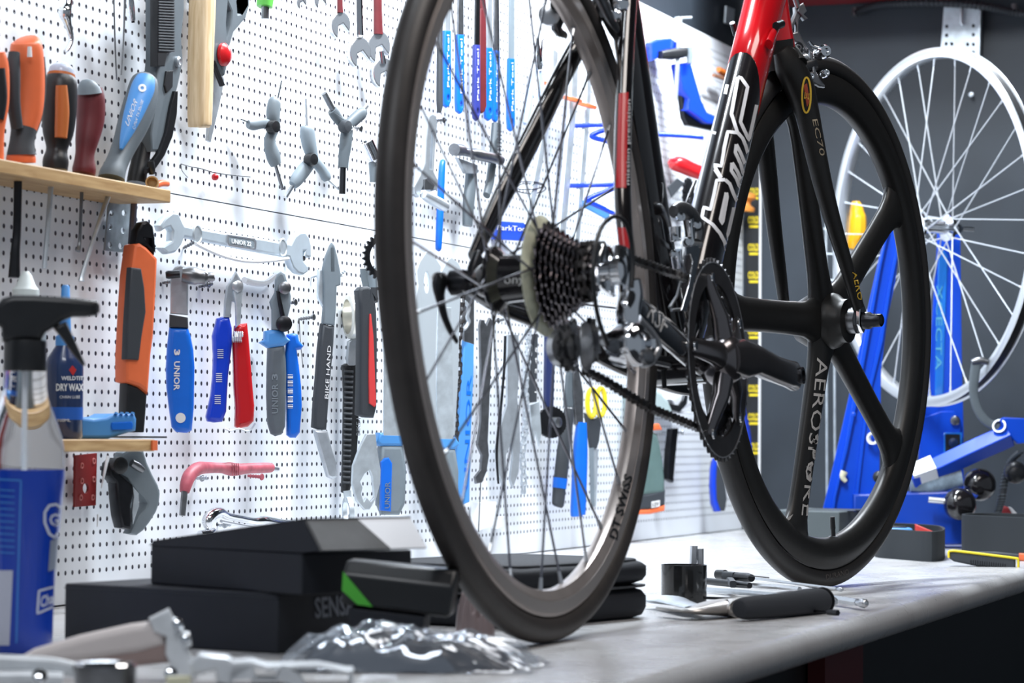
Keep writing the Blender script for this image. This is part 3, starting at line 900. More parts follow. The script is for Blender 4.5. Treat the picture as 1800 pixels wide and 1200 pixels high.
mb = MB().rings(blade([(1330, 95, 30), (1334, 150, 40), (1340, 215, 36), (1350, 300, 32), (1361, 400, 27), (1374, 500, 22), (1381, 556, 18)], -.022, -.050, .62))
obj('fork_blade', mb, M_carbon, frk, smooth=60)
cw = bk(.880, 0, .298)
mb = MB().tube([fk(-.155 , -.030, .30), fk(-.150, -.015, .318), fk(-.150, .0, .322), fk(-.150, .015, .318), fk(-.155, .030, .30)], [(.018, .016)] * 5, 16, up=FF)
mb.tube([bk(.873, 0, .300), bk(.866, 0, .335)], .0225, 20)
obj('fork_crown', mb, M_carbon, frk, smooth=60)
for s, m in ((.050, M_chrome), (-.050, M_bsteel)):
    c = fk(0, s, 0)
    mb = MB().prism([c + FF * a + FU * b - FS * .003 for a, b in ((-.010, -.006), (-.009, .016), (.004, .022), (.012, .012), (.011, -.008), (.004, -.016))], FS * .006)
    obj('fork_end', mb, m, frk, bevel=.001)
mb = MB().lathe([(.007, .054), (.011, .055), (.011, .062), (.0085, .066), (.008, .078), (.005, .080)], FO, FS, 18)
obj('axle_nut', mb, M_bsteel, frk)
mb = MB().lathe([(.007, -.054), (.011, -.055), (.011, -.062), (.0085, -.066), (.008, -.072)], FO, FS, 18)
obj('axle_nut', mb, M_bsteel, frk)
T = bvh(frk)
dline('badge_ring', [arc(1417, 167, 7.5, 31, 0, 360, 28)], T, M_ylett, frk, 3.2, step=3)
dpatch('badge', ((1412, 150), (1418, 146), (1423, 178), (1418, 188)), T, mat('rust_print', (.30, .05, .02), .4), frk, nx=3, ny=8)
dtext('badge_letter', 'E', T, (1413, 173), (1414, 162), (1421, 175), M_ylett, frk)
dtext('lettering', 'EC70', T, (1427, 210), (1441, 274), (1436, 209), mat('dim_gold_print', (.30, .25, .18), .5), frk)
dtext('lettering', 'AERO', T, (1497, 478), (1507, 528), (1509, 476), M_ylett, frk, d=.001)

# --- front brake
def c7(L): return [(1280 + x / 6.667, y / 6.667) for x, y in L]
Pk = Plane(fk(-.115, .0, .29), (-cos(.35), -sin(.35) * 1.0 - .55, .05))
Pk = Plane(fk(-.10, .020, .29), (-.80, -.60, .05))
fb = flat('front_brake', c7([(780, 80), (850, 60), (868, 180), (835, 240), (825, 340), (875, 450), (955, 585), (930, 625), (875, 575), (775, 480), (715, 395), (700, 335), (748, 240), (785, 150)]), Pk, .009, M_dsteel, bike, bevel=.002, holes=[c7([(795, 265), (765, 335), (745, 385), (800, 370), (802, 300)])])
flat('brake_arm', c7([(945, 570), (1000, 620), (1010, 720), (1035, 830), (1085, 925), (1142, 1000), (1138, 1025), (1075, 1015), (1000, 975), (930, 965), (905, 870), (990, 830), (975, 700)]), Pk, .008, M_dsteel, fb, bevel=.002, d=.004)
flat('cable_clamp', c7([(830, 60), (885, 28), (928, 128), (890, 165), (940, 212), (900, 235), (870, 190), (820, 130)]), Pk, .010, M_dsteel, fb, bevel=.0015, d=.003)
def knob(x, y, r, h, m, name='bolt', d=.006, ax=None):
    q = Pk(1280 + x / 6.667, y / 6.667, d); rr = r / 6.667 * depth(q) / FPX
    return obj(name, MB().lathe([(rr, -h), (rr, h * .4), (rr * .75, h), (rr * .4, h), (rr * .35, h * .6)], q, ax or Pk.n, 24), m, fb)
knob(808, 565, 78, .004, M_bsteel, 'pivot'); knob(808, 565, 46, .006, M_dsteel, 'pivot')
knob(1110, 610, 84, .010, M_chrome, 'quick_release_knob', .01)
knob(960, 900, 46, .005, M_chrome, 'bolt', .008); knob(1135, 860, 48, .006, M_chrome, 'bolt', .008)
mb = MB(); limb(mb, [(1280 + 945 / 6.667, 485 / 6.667, 6), (1280 + 990 / 6.667, 540 / 6.667, 7), (1280 + 1080 / 6.667, 570 / 6.667, 8)], Pk, d=.012, dr=.6)
obj('release_lever', mb, M_chrome, fb)
mb = MB(); limb(mb, [(1397, 104, 13), (1417, 99, 13)], Pk, d=.002, k=1); obj('centre_bolt', mb, M_alu, fb)
mb = MB(); limb(mb, [(1410, 118, 22), (1432, 112, 24)], Pk, d=-.004, k=1, power=3); obj('brake_pad', mb, M_black, fb)
flat('pad_holder', c7([(905, 860), (1000, 830), (1020, 900), (1000, 975), (930, 965)]), Pk, .008, M_dsteel, fb, bevel=.002, d=.006)
mb = MB(); limb(mb, [(1403, 14, 9), (1396, -8, 10), (1388, -30, 10)], Pk, dr=1); obj('brake_cable', mb, M_dsteel, fb)
# little stop and barrel adjusters on the head of the frame
mb = MB(); limb(mb, [(1293, 62, 9), (1290, 50, 10), (1287, 40, 10)], bp(-.030), dr=1)
obj('cable_stop', mb, M_bsteel, head)
mb = MB(); limb(mb, [(1352, 78, 16), (1358, 62, 15), (1366, 48, 12)], bp(.026), dr=.7)
obj('cable_boss', mb, M_rgloss, head, smooth=60)
mb = MB(); limb(mb, [(1364, 46, 15), (1374, 42, 15)], bp(.030), dr=.9, k=1)
obj('cable_stop', mb, M_bsteel, head)
# ---------------------------------------------------------------- helpers for what hangs on the boards
def cc(ox, oy, s): return lambda L: [(ox + q[0] / s, oy + q[1] / s) + tuple(w / s for w in q[2:]) for q in L]
def T_(name, label, cat, at, pl, group=None): return thing(name, label, cat, pl(*at), group)
def spanner_end(cx, cy, rx, ry, dirx, diry, jaw=.55, n=20):
    """outline of an open-ended spanner head whose mouth points along (dirx, diry)"""
    out = []; a0 = math.atan2(diry / ry, dirx / rx)
    for i in range(n + 1):
        a = a0 + jaw * .75 + (2 * pi - 1.5 * jaw) * i / n; out.append((cx + rx * cos(a), cy + ry * sin(a)))
    out.append((cx - dirx * .1 * rx + rx * .25 * cos(a0 - 1.57), cy + ry * .25 * sin(a0 - 1.57)))
    out.append((cx + rx * .25 * cos(a0 + 1.57), cy + ry * .25 * sin(a0 + 1.57)))
    return out
def nail(x0, y0, x1, y1, label, w=4, m=None, name='screw'):
    """screw standing out of the board: (x0, y0) where it enters, (x1, y1) its head"""
    A = wallp(0)(x0, y0); r = ray(x1, y1)
    best = A + (CP + r * ((A.x - .004 - CP.x) / r.x) - A)
    t = MB(); B = best
    if (B - A).length > .06: B = A + (B - A).normalized() * .05
    t.tube([A, B], [.0016, .0020], 8)
    e = (B - A).normalized()
    for i in range(5): t.tube([A + e * (.004 + .004 * i), A + e * (.0055 + .004 * i)], [.0026, .0016], 8)
    t.lathe([(.0018, -.003), (.0045, 0), (.0038, .0012), (.001, .0012)], B, e, 14)
    o = obj(name, t, m or M_steel)
    return tag(o, label, 'screw')

# ---------------------------------------------------------------- wooden screwdriver rack, upper left
P = wallp(.075)
def plank(name, label, tl, br, depth_, xl, front):
    Pf = wallp(front); a = Pf(*tl); b = Pf(*br); x0 = Pf(xl, tl[1]).x
    zt, zb = a.z, Pf(tl[0], br[1]).z
    return x0, b.x, zt, zb
a, b = P(300, 334), P(300, 357); xl = P(-90, 270).x
o = obj('wooden_rack', MB().box(((xl + a.x) / 2, WY - .0385, (a.z + b.z) / 2), (a.x - xl, .074, a.z - b.z)), M_wood, bevel=.0015)
tag(o, 'narrow wooden rack plank holding screwdrivers, fixed to the upper left board', 'tool rack')
def driver(name, label, parts, shaft, m_shaft, P, group=None, extra=()):
    t = T_(name, label, 'screwdriver', parts[0][1][-1][:2], P, group)
    for nm, path, m, kw in parts: obj(nm, limb(MB(), path, P, **kw), m, t, smooth=60)
    obj('shaft', limb(MB(), shaft, P, n=8), m_shaft, t)
    return t
Pd = wallp(.048)
G = 'screwdrivers standing in the wooden rack'
driver('screwdriver', 'orange and black screwdriver cut off by the left edge of the photo', [('handle', [(-4, 92, 26), (-2, 120, 36), (-2, 180, 36), (-6, 230, 28), (-8, 282, 30)], M_orange, {}), ('grip_inlay', [(-4, 120, 26), (-2, 170, 30), (-4, 210, 22)], M_black, dict(d=.004))], [(-8, 290, 10), (-12, 430, 10)], M_steel, Pd, G)
driver('screwdriver', 'tall orange screwdriver with black side grips and a hanging hole', [('handle', [(45, 70, 40), (46, 76, 54), (47, 100, 60), (49, 150, 60), (47, 195, 56), (41, 232, 44), (38, 256, 42), (37, 276, 52), (37, 286, 52)], M_orange, {}),
    ('grip', [(25, 92, 20), (23, 130, 26), (24, 180, 24), (30, 225, 22)], M_grip, dict(d=.003)), ('grip', [(73, 100, 12), (75, 150, 14), (68, 200, 16), (58, 232, 14)], M_grip, dict(d=.003)),
    ('grip_collar', [(42, 228, 46), (39, 248, 44), (38, 266, 50), (38, 272, 53)], M_grip, dict(d=.001)), ('hanging_hole', [(52, 82, 7), (52, 100, 9)], M_lett, dict(d=.014, k=1))], [(32, 305, 15), (30, 400, 15), (27, 440, 17), (25, 488, 22)], M_bsteel, Pd, G)
driver('screwdriver', 'black and amber screwdriver with a clear cap on its end', [('handle', [(107, 134, 50), (106, 150, 60), (104, 195, 62), (102, 235, 54), (100, 262, 38), (98, 282, 46), (97, 298, 44)], M_black, {}),
    ('end_cap', [(110, 113, 26), (109, 120, 42), (108, 128, 46), (108, 132, 46)], mat('clear_blue_cap', (.45, .5, .6), .15), {}), ('cap_ring', [(108, 131, 50), (107, 140, 52)], M_dorange, dict(k=1)),
    ('grip_inlay', [(108, 150, 20), (109, 195, 26), (107, 242, 22)], mat('burnt_orange_plastic', (.46, .13, .03), .45), dict(d=.010))], [(90, 322, 10), (84, 400, 9), (78, 472, 9)], M_steel, Pd, G)
driver('screwdriver', 'short maroon screwdriver with a grey end cap', [('handle', [(158, 158, 44), (160, 175, 50), (159, 210, 50), (153, 245, 42), (149, 272, 34), (148, 296, 42), (147, 306, 40)], M_dred, {}),
    ('end_cap', [(157, 146, 28), (156, 152, 38), (157, 164, 46)], M_lgrey, dict(d=.001))], [(144, 330, 7), (142, 380, 6), (140, 425, 6), (137, 441, 10)], M_dsteel, Pd, G)
bd = driver('screwdriver', 'leaning blue and grey screwdriver with white lettering on its handle', [('handle', [(256, 133, 30), (254, 143, 48), (248, 175, 58), (235, 215, 56), (219, 255, 44), (206, 285, 40), (198, 305, 46), (196, 314, 48)], M_grey, {}),
    ('grip_inlay', [(256, 138, 34), (251, 155, 42), (240, 185, 38), (229, 215, 30), (218, 246, 16), (213, 262, 6)], M_pblue, dict(d=.009))], [(190, 345, 9), (166, 415, 8), (146, 478, 8), (143, 494, 12)], M_steel, Pd, G)
Tb = bvh(*[c for c in bd.children if c.name.startswith(('handle', 'grip_inlay'))])
dtext('lettering', 'UNIOR', Tb, (226, 222), (242, 178), (220, 216), M_lett, bd, italic=.1)
dtext('small_lettering', 'CrMoV TX 20x100', Tb, (236, 228), (252, 178), (232, 225), M_lett, bd)
dline('hanging_hole', [arc(250, 155, 5, 5, 0, 360, 14)], Tb, M_lett, bd, 4, step=2)
driver('screwdriver', 'slim all black handle standing behind the blue leaning screwdriver', [('handle', [(258, 196, 22), (255, 230, 30), (248, 275, 32), (242, 305, 34), (240, 322, 36)], M_black, {})], [(236, 350, 12), (230, 450, 14), (222, 550, 15), (212, 610, 16), (205, 640, 6)], mat('violet_tinted_steel', (.2, .19, .23), .3, 1), wallp(.03), G)
o = obj('tin_cap', MB().lathe([(.003, 0), (.0075, 0), (.0075, .010), (.006, .010), (.005, .004)], Pd(268, 322), (-.9, -.4, 0), 20), M_wood); tag(o, 'tiny round wooden cap on the end of the screwdriver rack', 'cap')
t = obj('clip', limb(MB(), [(274, 326, 9), (284, 322, 12), (294, 323, 10)], Pd, power=3), M_orange); tag(t, 'small bright orange clip on the end of the screwdriver rack', 'clip')
Pz = wallp(.012)
z = flat('bracket_plate', [(192, 352), (242, 356), (236, 446), (184, 440)], Pz, .002, mat('dark_zinc_sheet', (.42, .48, .52), .4, .9, var=.4, vscale=40), None, .0005, holes=[arc(x, y, 3.5, 5, 0, 360, 12)[:-1] for x, y in ((196, 375), (194, 398), (193, 430), (212, 432), (216, 405), (218, 374))])  # plate of dark zinc with a mottled tone
tag(z, 'thin grey metal plate with holes under the screwdriver rack', 'bracket')

# ---------------------------------------------------------------- upper board, left part
P = wallp(.03)
t = T_('hook', 'polished chrome hook hanging at the top left of the upper board', 'hook', (118, 88), P)
obj('stem', limb(MB(), [(122, -20, 12), (118, 8, 18), (114, 22, 24), (119, 42, 14), (125, 66, 10), (121, 82, 9), (116, 90, 6)], P), M_chrome, t)
t = T_('pick', 'pair of thin steel picks hanging side by side above the blue screwdriver', 'pick', (205, 140), P)
obj('needle', limb(MB(), [(200, -10, 3), (202, 70, 3), (205, 140, 2.4)], P, n=8), M_dsteel, t); obj('needle', limb(MB(), [(220, -10, 5), (217, 70, 3), (213, 132, 2.4)], P, n=8), M_dsteel, t)
t = T_('tweezers', 'short chrome tweezers hanging beside the thin steel picks', 'tweezers', (232, 40), P)
obj('arm', limb(MB(), [(228, -10, 12), (230, 15, 14), (233, 36, 10)], P), M_chrome, t); obj('tip', limb(MB(), [(233, 26, 7), (234, 40, 6)], P, k=1), M_bsteel, t)
f = cc(0, 0, 3)
Ps = wallp(.045)
t = T_('ratchet_cutter', 'large dark grey ratcheting cutter hanging behind the blue screwdriver', 'cutter', (275, 305), Ps)
flat('body', f([(828, -60), (975, -60), (975, 60), (960, 190), (968, 330), (940, 460), (900, 600), (880, 740), (850, 800), (800, 800), (795, 700), (815, 560), (820, 420), (830, 300)]), Ps, .016, M_grey, t, bevel=.003)
flat('ribbed_pad', f([(832, -60), (920, -60), (922, 270), (880, 285), (870, 350), (832, 350)]), Ps, .010, M_black, t, bevel=.001, d=.006)
mb = MB()
for i in range(22):
    y = -50 + i * 15; limb(mb, [((836) / 3, y / 3, 3), (918 / 3, (y + 4) / 3, 3)], Ps, k=1, d=.0065, n=6)
obj('ribs', mb, M_grip, t)
flat('blade', f([(940, 480), (935, 600), (912, 720), (870, 820), (815, 900), (780, 915), (780, 890), (840, 810), (880, 700), (905, 560), (925, 480)]), Ps, .006, M_bsteel, t, bevel=.001, d=.004)
flat('hole', f([(880, 375), (915, 370), (912, 460), (880, 490), (870, 450)]), Ps, .004, M_black, t, bevel=.001, d=.0022)
q = Ps(941 / 3, 325 / 3, .002); obj('rivet', MB().lathe([(.006, -.002), (.006, .001), (.004, .0025), (.001, .0015)], q, Ps.n, 16), M_steel, t)
obj('lock_knob', limb(MB(), [(265, 283, 12), (266, 296, 14), (268, 305, 10)], Ps, d=.004), M_black, t)
Ph = wallp(.035)
t = T_('hammer', 'hammer hanging head up with its pale wooden handle showing', 'hammer', (351, 218), Ph)
obj('handle', limb(MB(), [(358, -60, 38), (356, 0, 42), (353, 90, 41), (352, 160, 40), (351, 214, 38), (351, 219, 34)], Ph, power=3.2, dr=.75), M_handle, t, smooth=50)
hp = Ph(359, -75); obj('head', MB().box(hp, (.11, .03, .03)), M_bsteel, t, bevel=.003)
t = T_('shears', 'heavy grey workshop shears with a round red pivot button', 'shears', (368, 250), P)
flat('handle', f([(1130, -60), (1320, -60), (1318, 30), (1300, 95), (1235, 170), (1212, 250), (1205, 330), (1188, 400), (1150, 330), (1122, 360), (1128, 100)]), P, .014, M_grey, t, bevel=.003, holes=[f([(1252, 10), (1262, -40), (1300, -40), (1303, 20), (1275, 68), (1256, 70)]), f([(1205, 20), (1222, 60), (1218, 130), (1200, 190), (1196, 120)])])
flat('blade', f([(1124, 350), (1150, 340), (1184, 420), (1160, 545), (1112, 750), (1097, 740), (1112, 560)]), P, .004, M_steel, t, bevel=.0005, d=-.006)
flat('lock_lever', f([(1122, 312), (1135, 318), (1190, 450), (1172, 456), (1130, 350)]), P, .004, M_bsteel, t, bevel=.0008, d=.004)
q = P(393.5, 96, .003); obj('pivot_button', MB().lathe([(.014, -.002), (.014, .002), (.009, .0065), (.002, .008)], q, P.n, 24), M_red, t)
t = T_('screwdriver', 'bright green handled screwdriver hanging point down at the top edge', 'screwdriver', (465, 33), P)
obj('handle', limb(MB(), [(466, -40, 26), (466, 0, 28), (465, 12, 26)], P, k=1, power=3), M_green, t); obj('shaft', limb(MB(), [(466, 10, 14), (466, 33, 14)], P, k=1), M_dsteel, t)
t = T_('wire_gauge', 'thin bent wire spring lying flat against the board under the shears', 'wire', (380, 325), P)
mb = MB(); limb(mb, smooth_path([(318, 288, 1.6), (335, 293, 1.6), (352, 296, 2), (372, 302, 2), (400, 307, 2), (440, 311, 1.6)], 3), wallp(.012), n=6, k=1)
obj('spring_wire', mb, M_dsteel, t); obj('red_bead', MB().ball(wallp(.012)(378, 311), .0045), M_red, t)
mb = MB(); limb(mb, [(318, 288, 1.4), (320, 300, 1.4), (330, 312, 1.4)], wallp(.012), n=6); obj('hook_end', mb, M_dsteel, t)

# three-way hex keys
f = cc(400, 0, 3)
def three_way(label, c, arms, rods, m, w0, ang=20, word=None):
    Pq = wallp(.035, ang, f([c])[0]); C0 = f([c])[0]
    t = T_('three_way_wrench', label, 'hex wrench', C0, Pq)
    for k, (pth) in enumerate(arms):
        obj('arm', limb(MB(), f([(c[0], c[1], w0 * .9)] + pth), Pq, dr=.75), m, t, smooth=60)
    q = Pq(*C0, .012); obj('badge', MB().lathe([(.008, -.010), (.009, -.002), (.007, .002), (.001, .003)], q, Pq.n, 18), M_black if m is not M_grey else M_grip, t)
    for a, b, w, mm in rods: obj('hex_rod', limb(MB(), f([(*a, w), (*b, w)]), Pq, k=1, n=6), mm, t)
    if word:
        Tt = bvh(*[x for x in t.children if x.name.startswith('arm')]); dtext('lettering', word, Tt, f([(626, 682)])[0], f([(682, 692)])[0], f([(626, 658)])[0], M_lett, t, d=.002)
    return t
three_way('grey blue three-way hex key, leftmost of the three with stubby arms', (252, 668), [[(240, 610, 74), (248, 540, 70), (256, 522, 40)], [(190, 650, 56), (135, 658, 60), (108, 655, 44)], [(222, 740, 62), (240, 820, 78), (255, 868, 60)]], [((285, 425), (262, 530), 9, M_chrome), ((65, 628), (130, 655), 14, M_chrome), ((252, 870), (290, 1000), 18, M_dsteel)], M_lgrey, 60)
three_way('pale grey three-way hex key between its darker neighbours, one arm pointing up', (452, 840), [[(430, 760, 80), (420, 690, 80), (420, 668, 60)], [(400, 900, 76), (362, 950, 70), (345, 975, 50)], [(495, 890, 56), (518, 930, 58), (525, 950, 40)]], [((412, 520), (418, 670), 12, M_steel), ((352, 965), (305, 1040), 24, M_chrome), ((525, 945), (585, 1000), 10, M_steel)], mat('pale_grey_rubber', (.22, .265, .30), .5), 66)
three_way('grey three-way torx key with white lettering and long dark bits', (632, 665), [[(590, 635, 56), (562, 596, 60), (552, 580, 54)], [(680, 620, 66), (705, 600, 64), (722, 588, 44)], [(622, 760, 68), (612, 840, 58), (610, 884, 56)]], [((508, 492), (560, 590), 34, M_dsteel), ((700, 600), (735, 558), 24, M_alu), ((608, 880), (604, 1022), 34, M_bsteel)], M_grey, 70, word='TOBE')
Pq = wallp(.03, 30, (645, 270))
t = T_('socket_key', 'short chrome box socket key hanging just left of the rear tyre', 'socket', (655, 320), Pq)
obj('socket', MB().lathe([(.006, .004), (.0075, .0), (.0105, .0), (.0105, .026), (.007, .030)], Pq(643, 249), (Pq(657, 280) - Pq(643, 249)), 12), M_chrome, t)
obj('handle', limb(MB(), [(655, 280, 16), (656, 320, 12)], Pq, k=1), M_lgrey, t)

# chrome combination spanners, top centre
def combo(label, x, y0, y1, w, head, hy, hw, m_shank, at=None, jaw=True, ang=25):
    Pq = wallp(.03, ang, (x, y1)); t = T_('spanner', label, 'spanner', (x, y1), Pq, 'chrome spanners hanging at the top centre')
    obj('shank', limb(MB(), [(x - 1, y0, w), (x, (y0 + y1) / 2, w * .9), (x + 1, y1, w)], Pq, dr=.5), m_shank, t, smooth=60)
    hx = x + 3
    flat('head', spanner_end(hx, hy, hw, hw * 1.45, .25, 1, .9), Pq, .009, mat('bright_plated_steel', (.60, .63, .67), .2, .85), t, bevel=.002)
    return t
combo('chrome spanner with a dark red ring head, leftmost of the hanging chrome spanners', 597, -40, 22, 11, 0, 44, 17, M_dred)
combo('plain chrome spanner hanging between two dark red marked ones', 631, -40, 62, 14, 0, 92, 19, M_chrome)
combo('chrome spanner with a dark red shank, nearest to the rear tyre', 664, -40, 60, 17, 0, 82, 20, M_dred)
combo('small chrome open spanner half hidden behind the rear tyre', 672, 90, 112, 12, 0, 128, 19, M_chrome)
combo('tiny spanner tip showing at the top edge above the hex keys', 528, -50, -8, 8, 0, 4, 9, M_chrome)
combo('small spanner tip showing at the top edge beside the leftmost chrome spanner', 561, -50, -14, 9, 0, 0, 11, M_chrome)

# blue dipped spanners behind the rear wheel
f = cc(740, 0, 5)
def dipped(label, x0, x1, y0, y1, m, mf=None, shank=None, hole=True):
    cx = (x0 + x1) / 2; Pq = wallp(.03, 32, (740 + cx / 5, y1 / 5)); t = T_('spanner', label, 'spanner', (740 + cx / 5, y1 / 5), Pq, 'dipped handle spanners on the upper board')
    w = x1 - x0; ho = [f(arc(cx + w * .12, y1 - 85, w * .14, 26, 0, 360, 12)[:-1])] if hole else []
    flat('handle', f([(x0 + 8, y0), (x1, y0 + 4), (x1 + 2, y1 - 60), (x1 - w * .25, y1 - 12), (cx, y1), (x0 + 6, y1 - 25), (x0, y1 - 120)]), Pq, .008, m, t, bevel=.002, holes=ho)
    s0 = shank or x0
    flat('shank', f([(s0 + 8, -150), (s0 + w * .75, -150), (x0 + w * .9, y0 + 20), (x0 + 14, y0 + 20)]), Pq, .005, M_steel if mf is None else mf, t, bevel=.0008, d=-.0015)
    if hole: ptext('lettering', 'Park Tool', Pq, (740 + (cx + w * .22) / 5, (y1 - 180) / 5), (740 + (cx + w * .2) / 5, (y0 + 40) / 5), (740 + (cx - w * .05) / 5, (y1 - 180) / 5), M_lett, t)
dipped('blue dipped spanner hanging farthest left behind the rear wheel', 200, 268, 265, 945, M_blue, shank=215)
dipped('blackened flat bar hanging against the left edge of the leftmost blue spanner', 157, 196, 40, 992, M_grip, M_grip, hole=False)
dipped('blue dipped spanner hanging alone, second from the left behind the wheel', 316, 384, 300, 1000, M_blue, M_dsteel, shank=325)
dipped('narrow violet blue spanner hanging at the left of the maroon one', 468, 524, 390, 1062, mat('violet_blue_dip', (.03, .04, .22), .35), M_bsteel, shank=480)
dipped('maroon dipped spanner hanging among the blue ones behind the wheel', 512, 578, 70, 995, M_dred, M_dred, shank=520, hole=False)
dipped('blue dipped spanner hanging directly right of the maroon one', 570, 636, 416, 1062, M_blue, M_steel, shank=580)
dipped('blue dipped spanner squeezed against its blue neighbour near the maroon one', 637, 692, 440, 1075, M_blue, M_dsteel, shank=640)
dipped('blue dipped spanner with a long steel shank, farthest right behind the spokes', 768, 830, 510, 1155, M_blue, M_lgrey, shank=778)
# adjustable wrench with worm
f = cc(400, 0, 3); Pq = wallp(.03, 22, (745, 300))
t = T_('adjustable_wrench', 'steel adjustable wrench hanging from a screw behind the rear rim', 'wrench', (745, 380), Pq)
flat('body', f([(1060, 612), (1082, 596), (1104, 612), (1108, 660), (1098, 780), (1090, 905), (1112, 950), (1108, 1000), (1072, 1010), (1052, 950), (1025, 1000), (1012, 1040), (990, 1022), (984, 985), (1018, 915), (1040, 860), (1048, 740)]), Pq, .010, M_steel, t, bevel=.002, holes=[f([(1078, 690), (1088, 690), (1078, 890), (1068, 890)])])
obj('worm', limb(MB(), f([(1035, 1025, 44), (1060, 1040, 56), (1130, 1080, 60), (1152, 1092, 50)]), Pq, d=.006), M_steel, t)
flat('jaw', f([(1040, 945), (1060, 935), (1096, 975), (1085, 1000), (1040, 1000)]), Pq, .008, M_dsteel, t, bevel=.001, d=.003)
t = T_('handle_rod', 'slim blue rod hanging below the adjustable wrench behind the rear rim', 'rod', (772, 437), P)
obj('rod', limb(MB(), [(780, 285, 8), (777, 292, 12), (774, 360, 13), (771, 430, 12), (771, 438, 8)], P), M_blue, t, smooth=60)
f = cc(740, 0, 3)
t = T_('chain_tool', 'grey chain breaker with a knurled crossbar behind the spokes', 'chain tool', (818, 400), P)
obj('crossbar', limb(MB(), f([(175, 788, 66), (215, 792, 62), (220, 800, 44), (270, 808, 46), (280, 812, 62), (380, 832, 60), (420, 845, 50)]), P, k=1, d=.012), M_dsteel, t)
obj('handle', limb(MB(), f([(262, 880, 56), (262, 960, 64), (250, 1080, 62), (245, 1190, 54)]), P, dr=.7), M_grey, t)
flat('blade', f([(195, 830), (300, 870), (300, 915), (240, 915)]), P, .006, M_steel, t, d=.01)
t = T_('chain_tool', 'upright grey grip with ribbed edge behind the knurled crossbar', 'chain tool', (858, 335), P)
mb = MB(); limb(mb, f([(398, 655, 54), (392, 720, 52), (380, 820, 44), (365, 950, 46), (345, 1030, 40)]), P, dr=.7); obj('handle', mb, M_grey, t)
mb = MB()
for i in range(9): limb(mb, f([(404, 690 + i * 20, 7), (424, 694 + i * 20, 7)]), P, k=1, d=.012, n=6)
obj('ribs', mb, M_black, t)

# clutter seen through the frame
t = T_('pliers', 'slim needle nose pliers with pale blue handles between the spokes', 'pliers', (930, 218), P)
obj('jaw', limb(MB(), [(944, 66, 4), (946, 85, 8), (947, 105, 14), (948, 122, 12)], P, dr=.5), M_chrome, t); obj('jaw', limb(MB(), [(953, 70, 3), (951, 88, 6), (949, 108, 10)], P, dr=.5), M_chrome, t)
obj('handle', limb(MB(), [(942, 122, 8), (934, 150, 12), (928, 190, 13), (924, 218, 10)], P, dr=.6), mat('milky_blue_grip', (.35, .45, .62), .4), t); obj('handle', limb(MB(), [(950, 124, 6), (952, 150, 9), (950, 180, 10)], P, dr=.6), MATS['milky_blue_grip'], t)
def barclamp(label, x, y, xb, yb, w):
    t = T_('bar_clamp', label, 'clamp', (xb, yb), P, 'bar clamps hanging between the spokes and the seat tube')
    obj('bar', limb(MB(), [(x + 2, y - 60, w), (x, y, w), (xb, yb, w)], P, k=1, power=4, dr=.3), M_zinc, t)
    c = P(x, y, .012); obj('pad', MB().lathe([(.012, -.003), (.0165, -.002), (.0165, .003), (.010, .004)], c, (0, -.25, 1), 20), M_orange, t)
barclamp('bar clamp with an orange pad, left one of the pair seen through the spokes', 1006, 175, 985, 420, 15)
barclamp('bar clamp with an orange pad, right one of the pair seen through the spokes', 1032, 186, 1012, 430, 11)
barclamp('bar clamp whose orange pad is hidden behind the left seat stay', 972, 150, 925, 400, 12)
def uhook(label, pts, w, m=M_dblue, end=None, off=.06, foot=None):
    Pq = wallp(off, 55, pts[len(pts) // 2]); t = T_('wall_hook', label, 'hook', pts[len(pts) // 2], Pq, 'blue hooks on the upper board')
    obj('bent_tube', limb(MB(), [(x, y, w) for x, y in pts], Pq, n=12), m, t, smooth=60)
    a = Pq(*pts[0]); obj('foot', MB().cyl(a, V((a.x, WY, a.z)), .004, 10), m, t)
uhook('upper blue bent tube hook seen between rear rim and seat stay', [(1098, 218), (1070, 226), (1042, 236), (1044, 242), (1072, 249), (1100, 256)], 9)
uhook('lower blue bent tube hook seen beside the seat stay', [(1098, 324), (1070, 334), (1036, 348), (1034, 354), (1060, 366), (1098, 384)], 9)
uhook('straight blue rod hook with a round tip pointing toward the down tube', [(1155, 236), (1180, 237), (1210, 239), (1236, 241)], 9)
Pq = wallp(.04)
o = flat('hook_plate', [(1027, 352), (1072, 372), (1072, 388), (1028, 364)], Pq, .004, M_pblue, None, .001); tag(o, 'pale blue drilled strip under the lower blue hook', 'bracket')
f = cc(1100, 0, 3)
Pq = wallp(.05, 25, (1200, 130))
t = T_('spring_clamp', 'large blue trigger clamp hanging on a steel bar near the down tube', 'clamp', (1230, 215), Pq)
flat('fixed_jaw', f([(135, 225), (165, 205), (240, 200), (290, 235), (300, 265), (240, 262), (195, 270), (168, 310), (140, 320)]), Pq, .018, M_dblue, t, bevel=.003)
flat('handle', f([(280, 335), (345, 325), (372, 420), (402, 525), (432, 590), (480, 612), (475, 655), (425, 650), (362, 605), (330, 580), (335, 520), (300, 470)]), Pq, .022, M_dblue, t, bevel=.004)
flat('trigger', f([(285, 420), (305, 480), (335, 575), (470, 640), (470, 690), (330, 660), (310, 620)]), Pq, .012, M_bsteel, t, bevel=.002, d=-.012)
obj('bar', limb(MB(), f([(286, 90, 22), (262, 528, 20)]), Pq, k=1, power=4, dr=.4, d=.006), M_zinc, t)
obj('bar_stop', limb(MB(), f([(262, 96, 12), (345, 92, 14)]), Pq, k=1, power=3, d=.006), M_zinc, t)
obj('slider', limb(MB(), f([(180, 290, 44), (240, 285, 62), (320, 275, 50)]), Pq, k=1, power=3, d=.004), M_black, t)
obj('screw_knob', limb(MB(), f([(335, 248, 30), (338, 290, 36), (334, 335, 26)]), Pq, d=.012), M_lgrey, t)
P = wallp(.03)
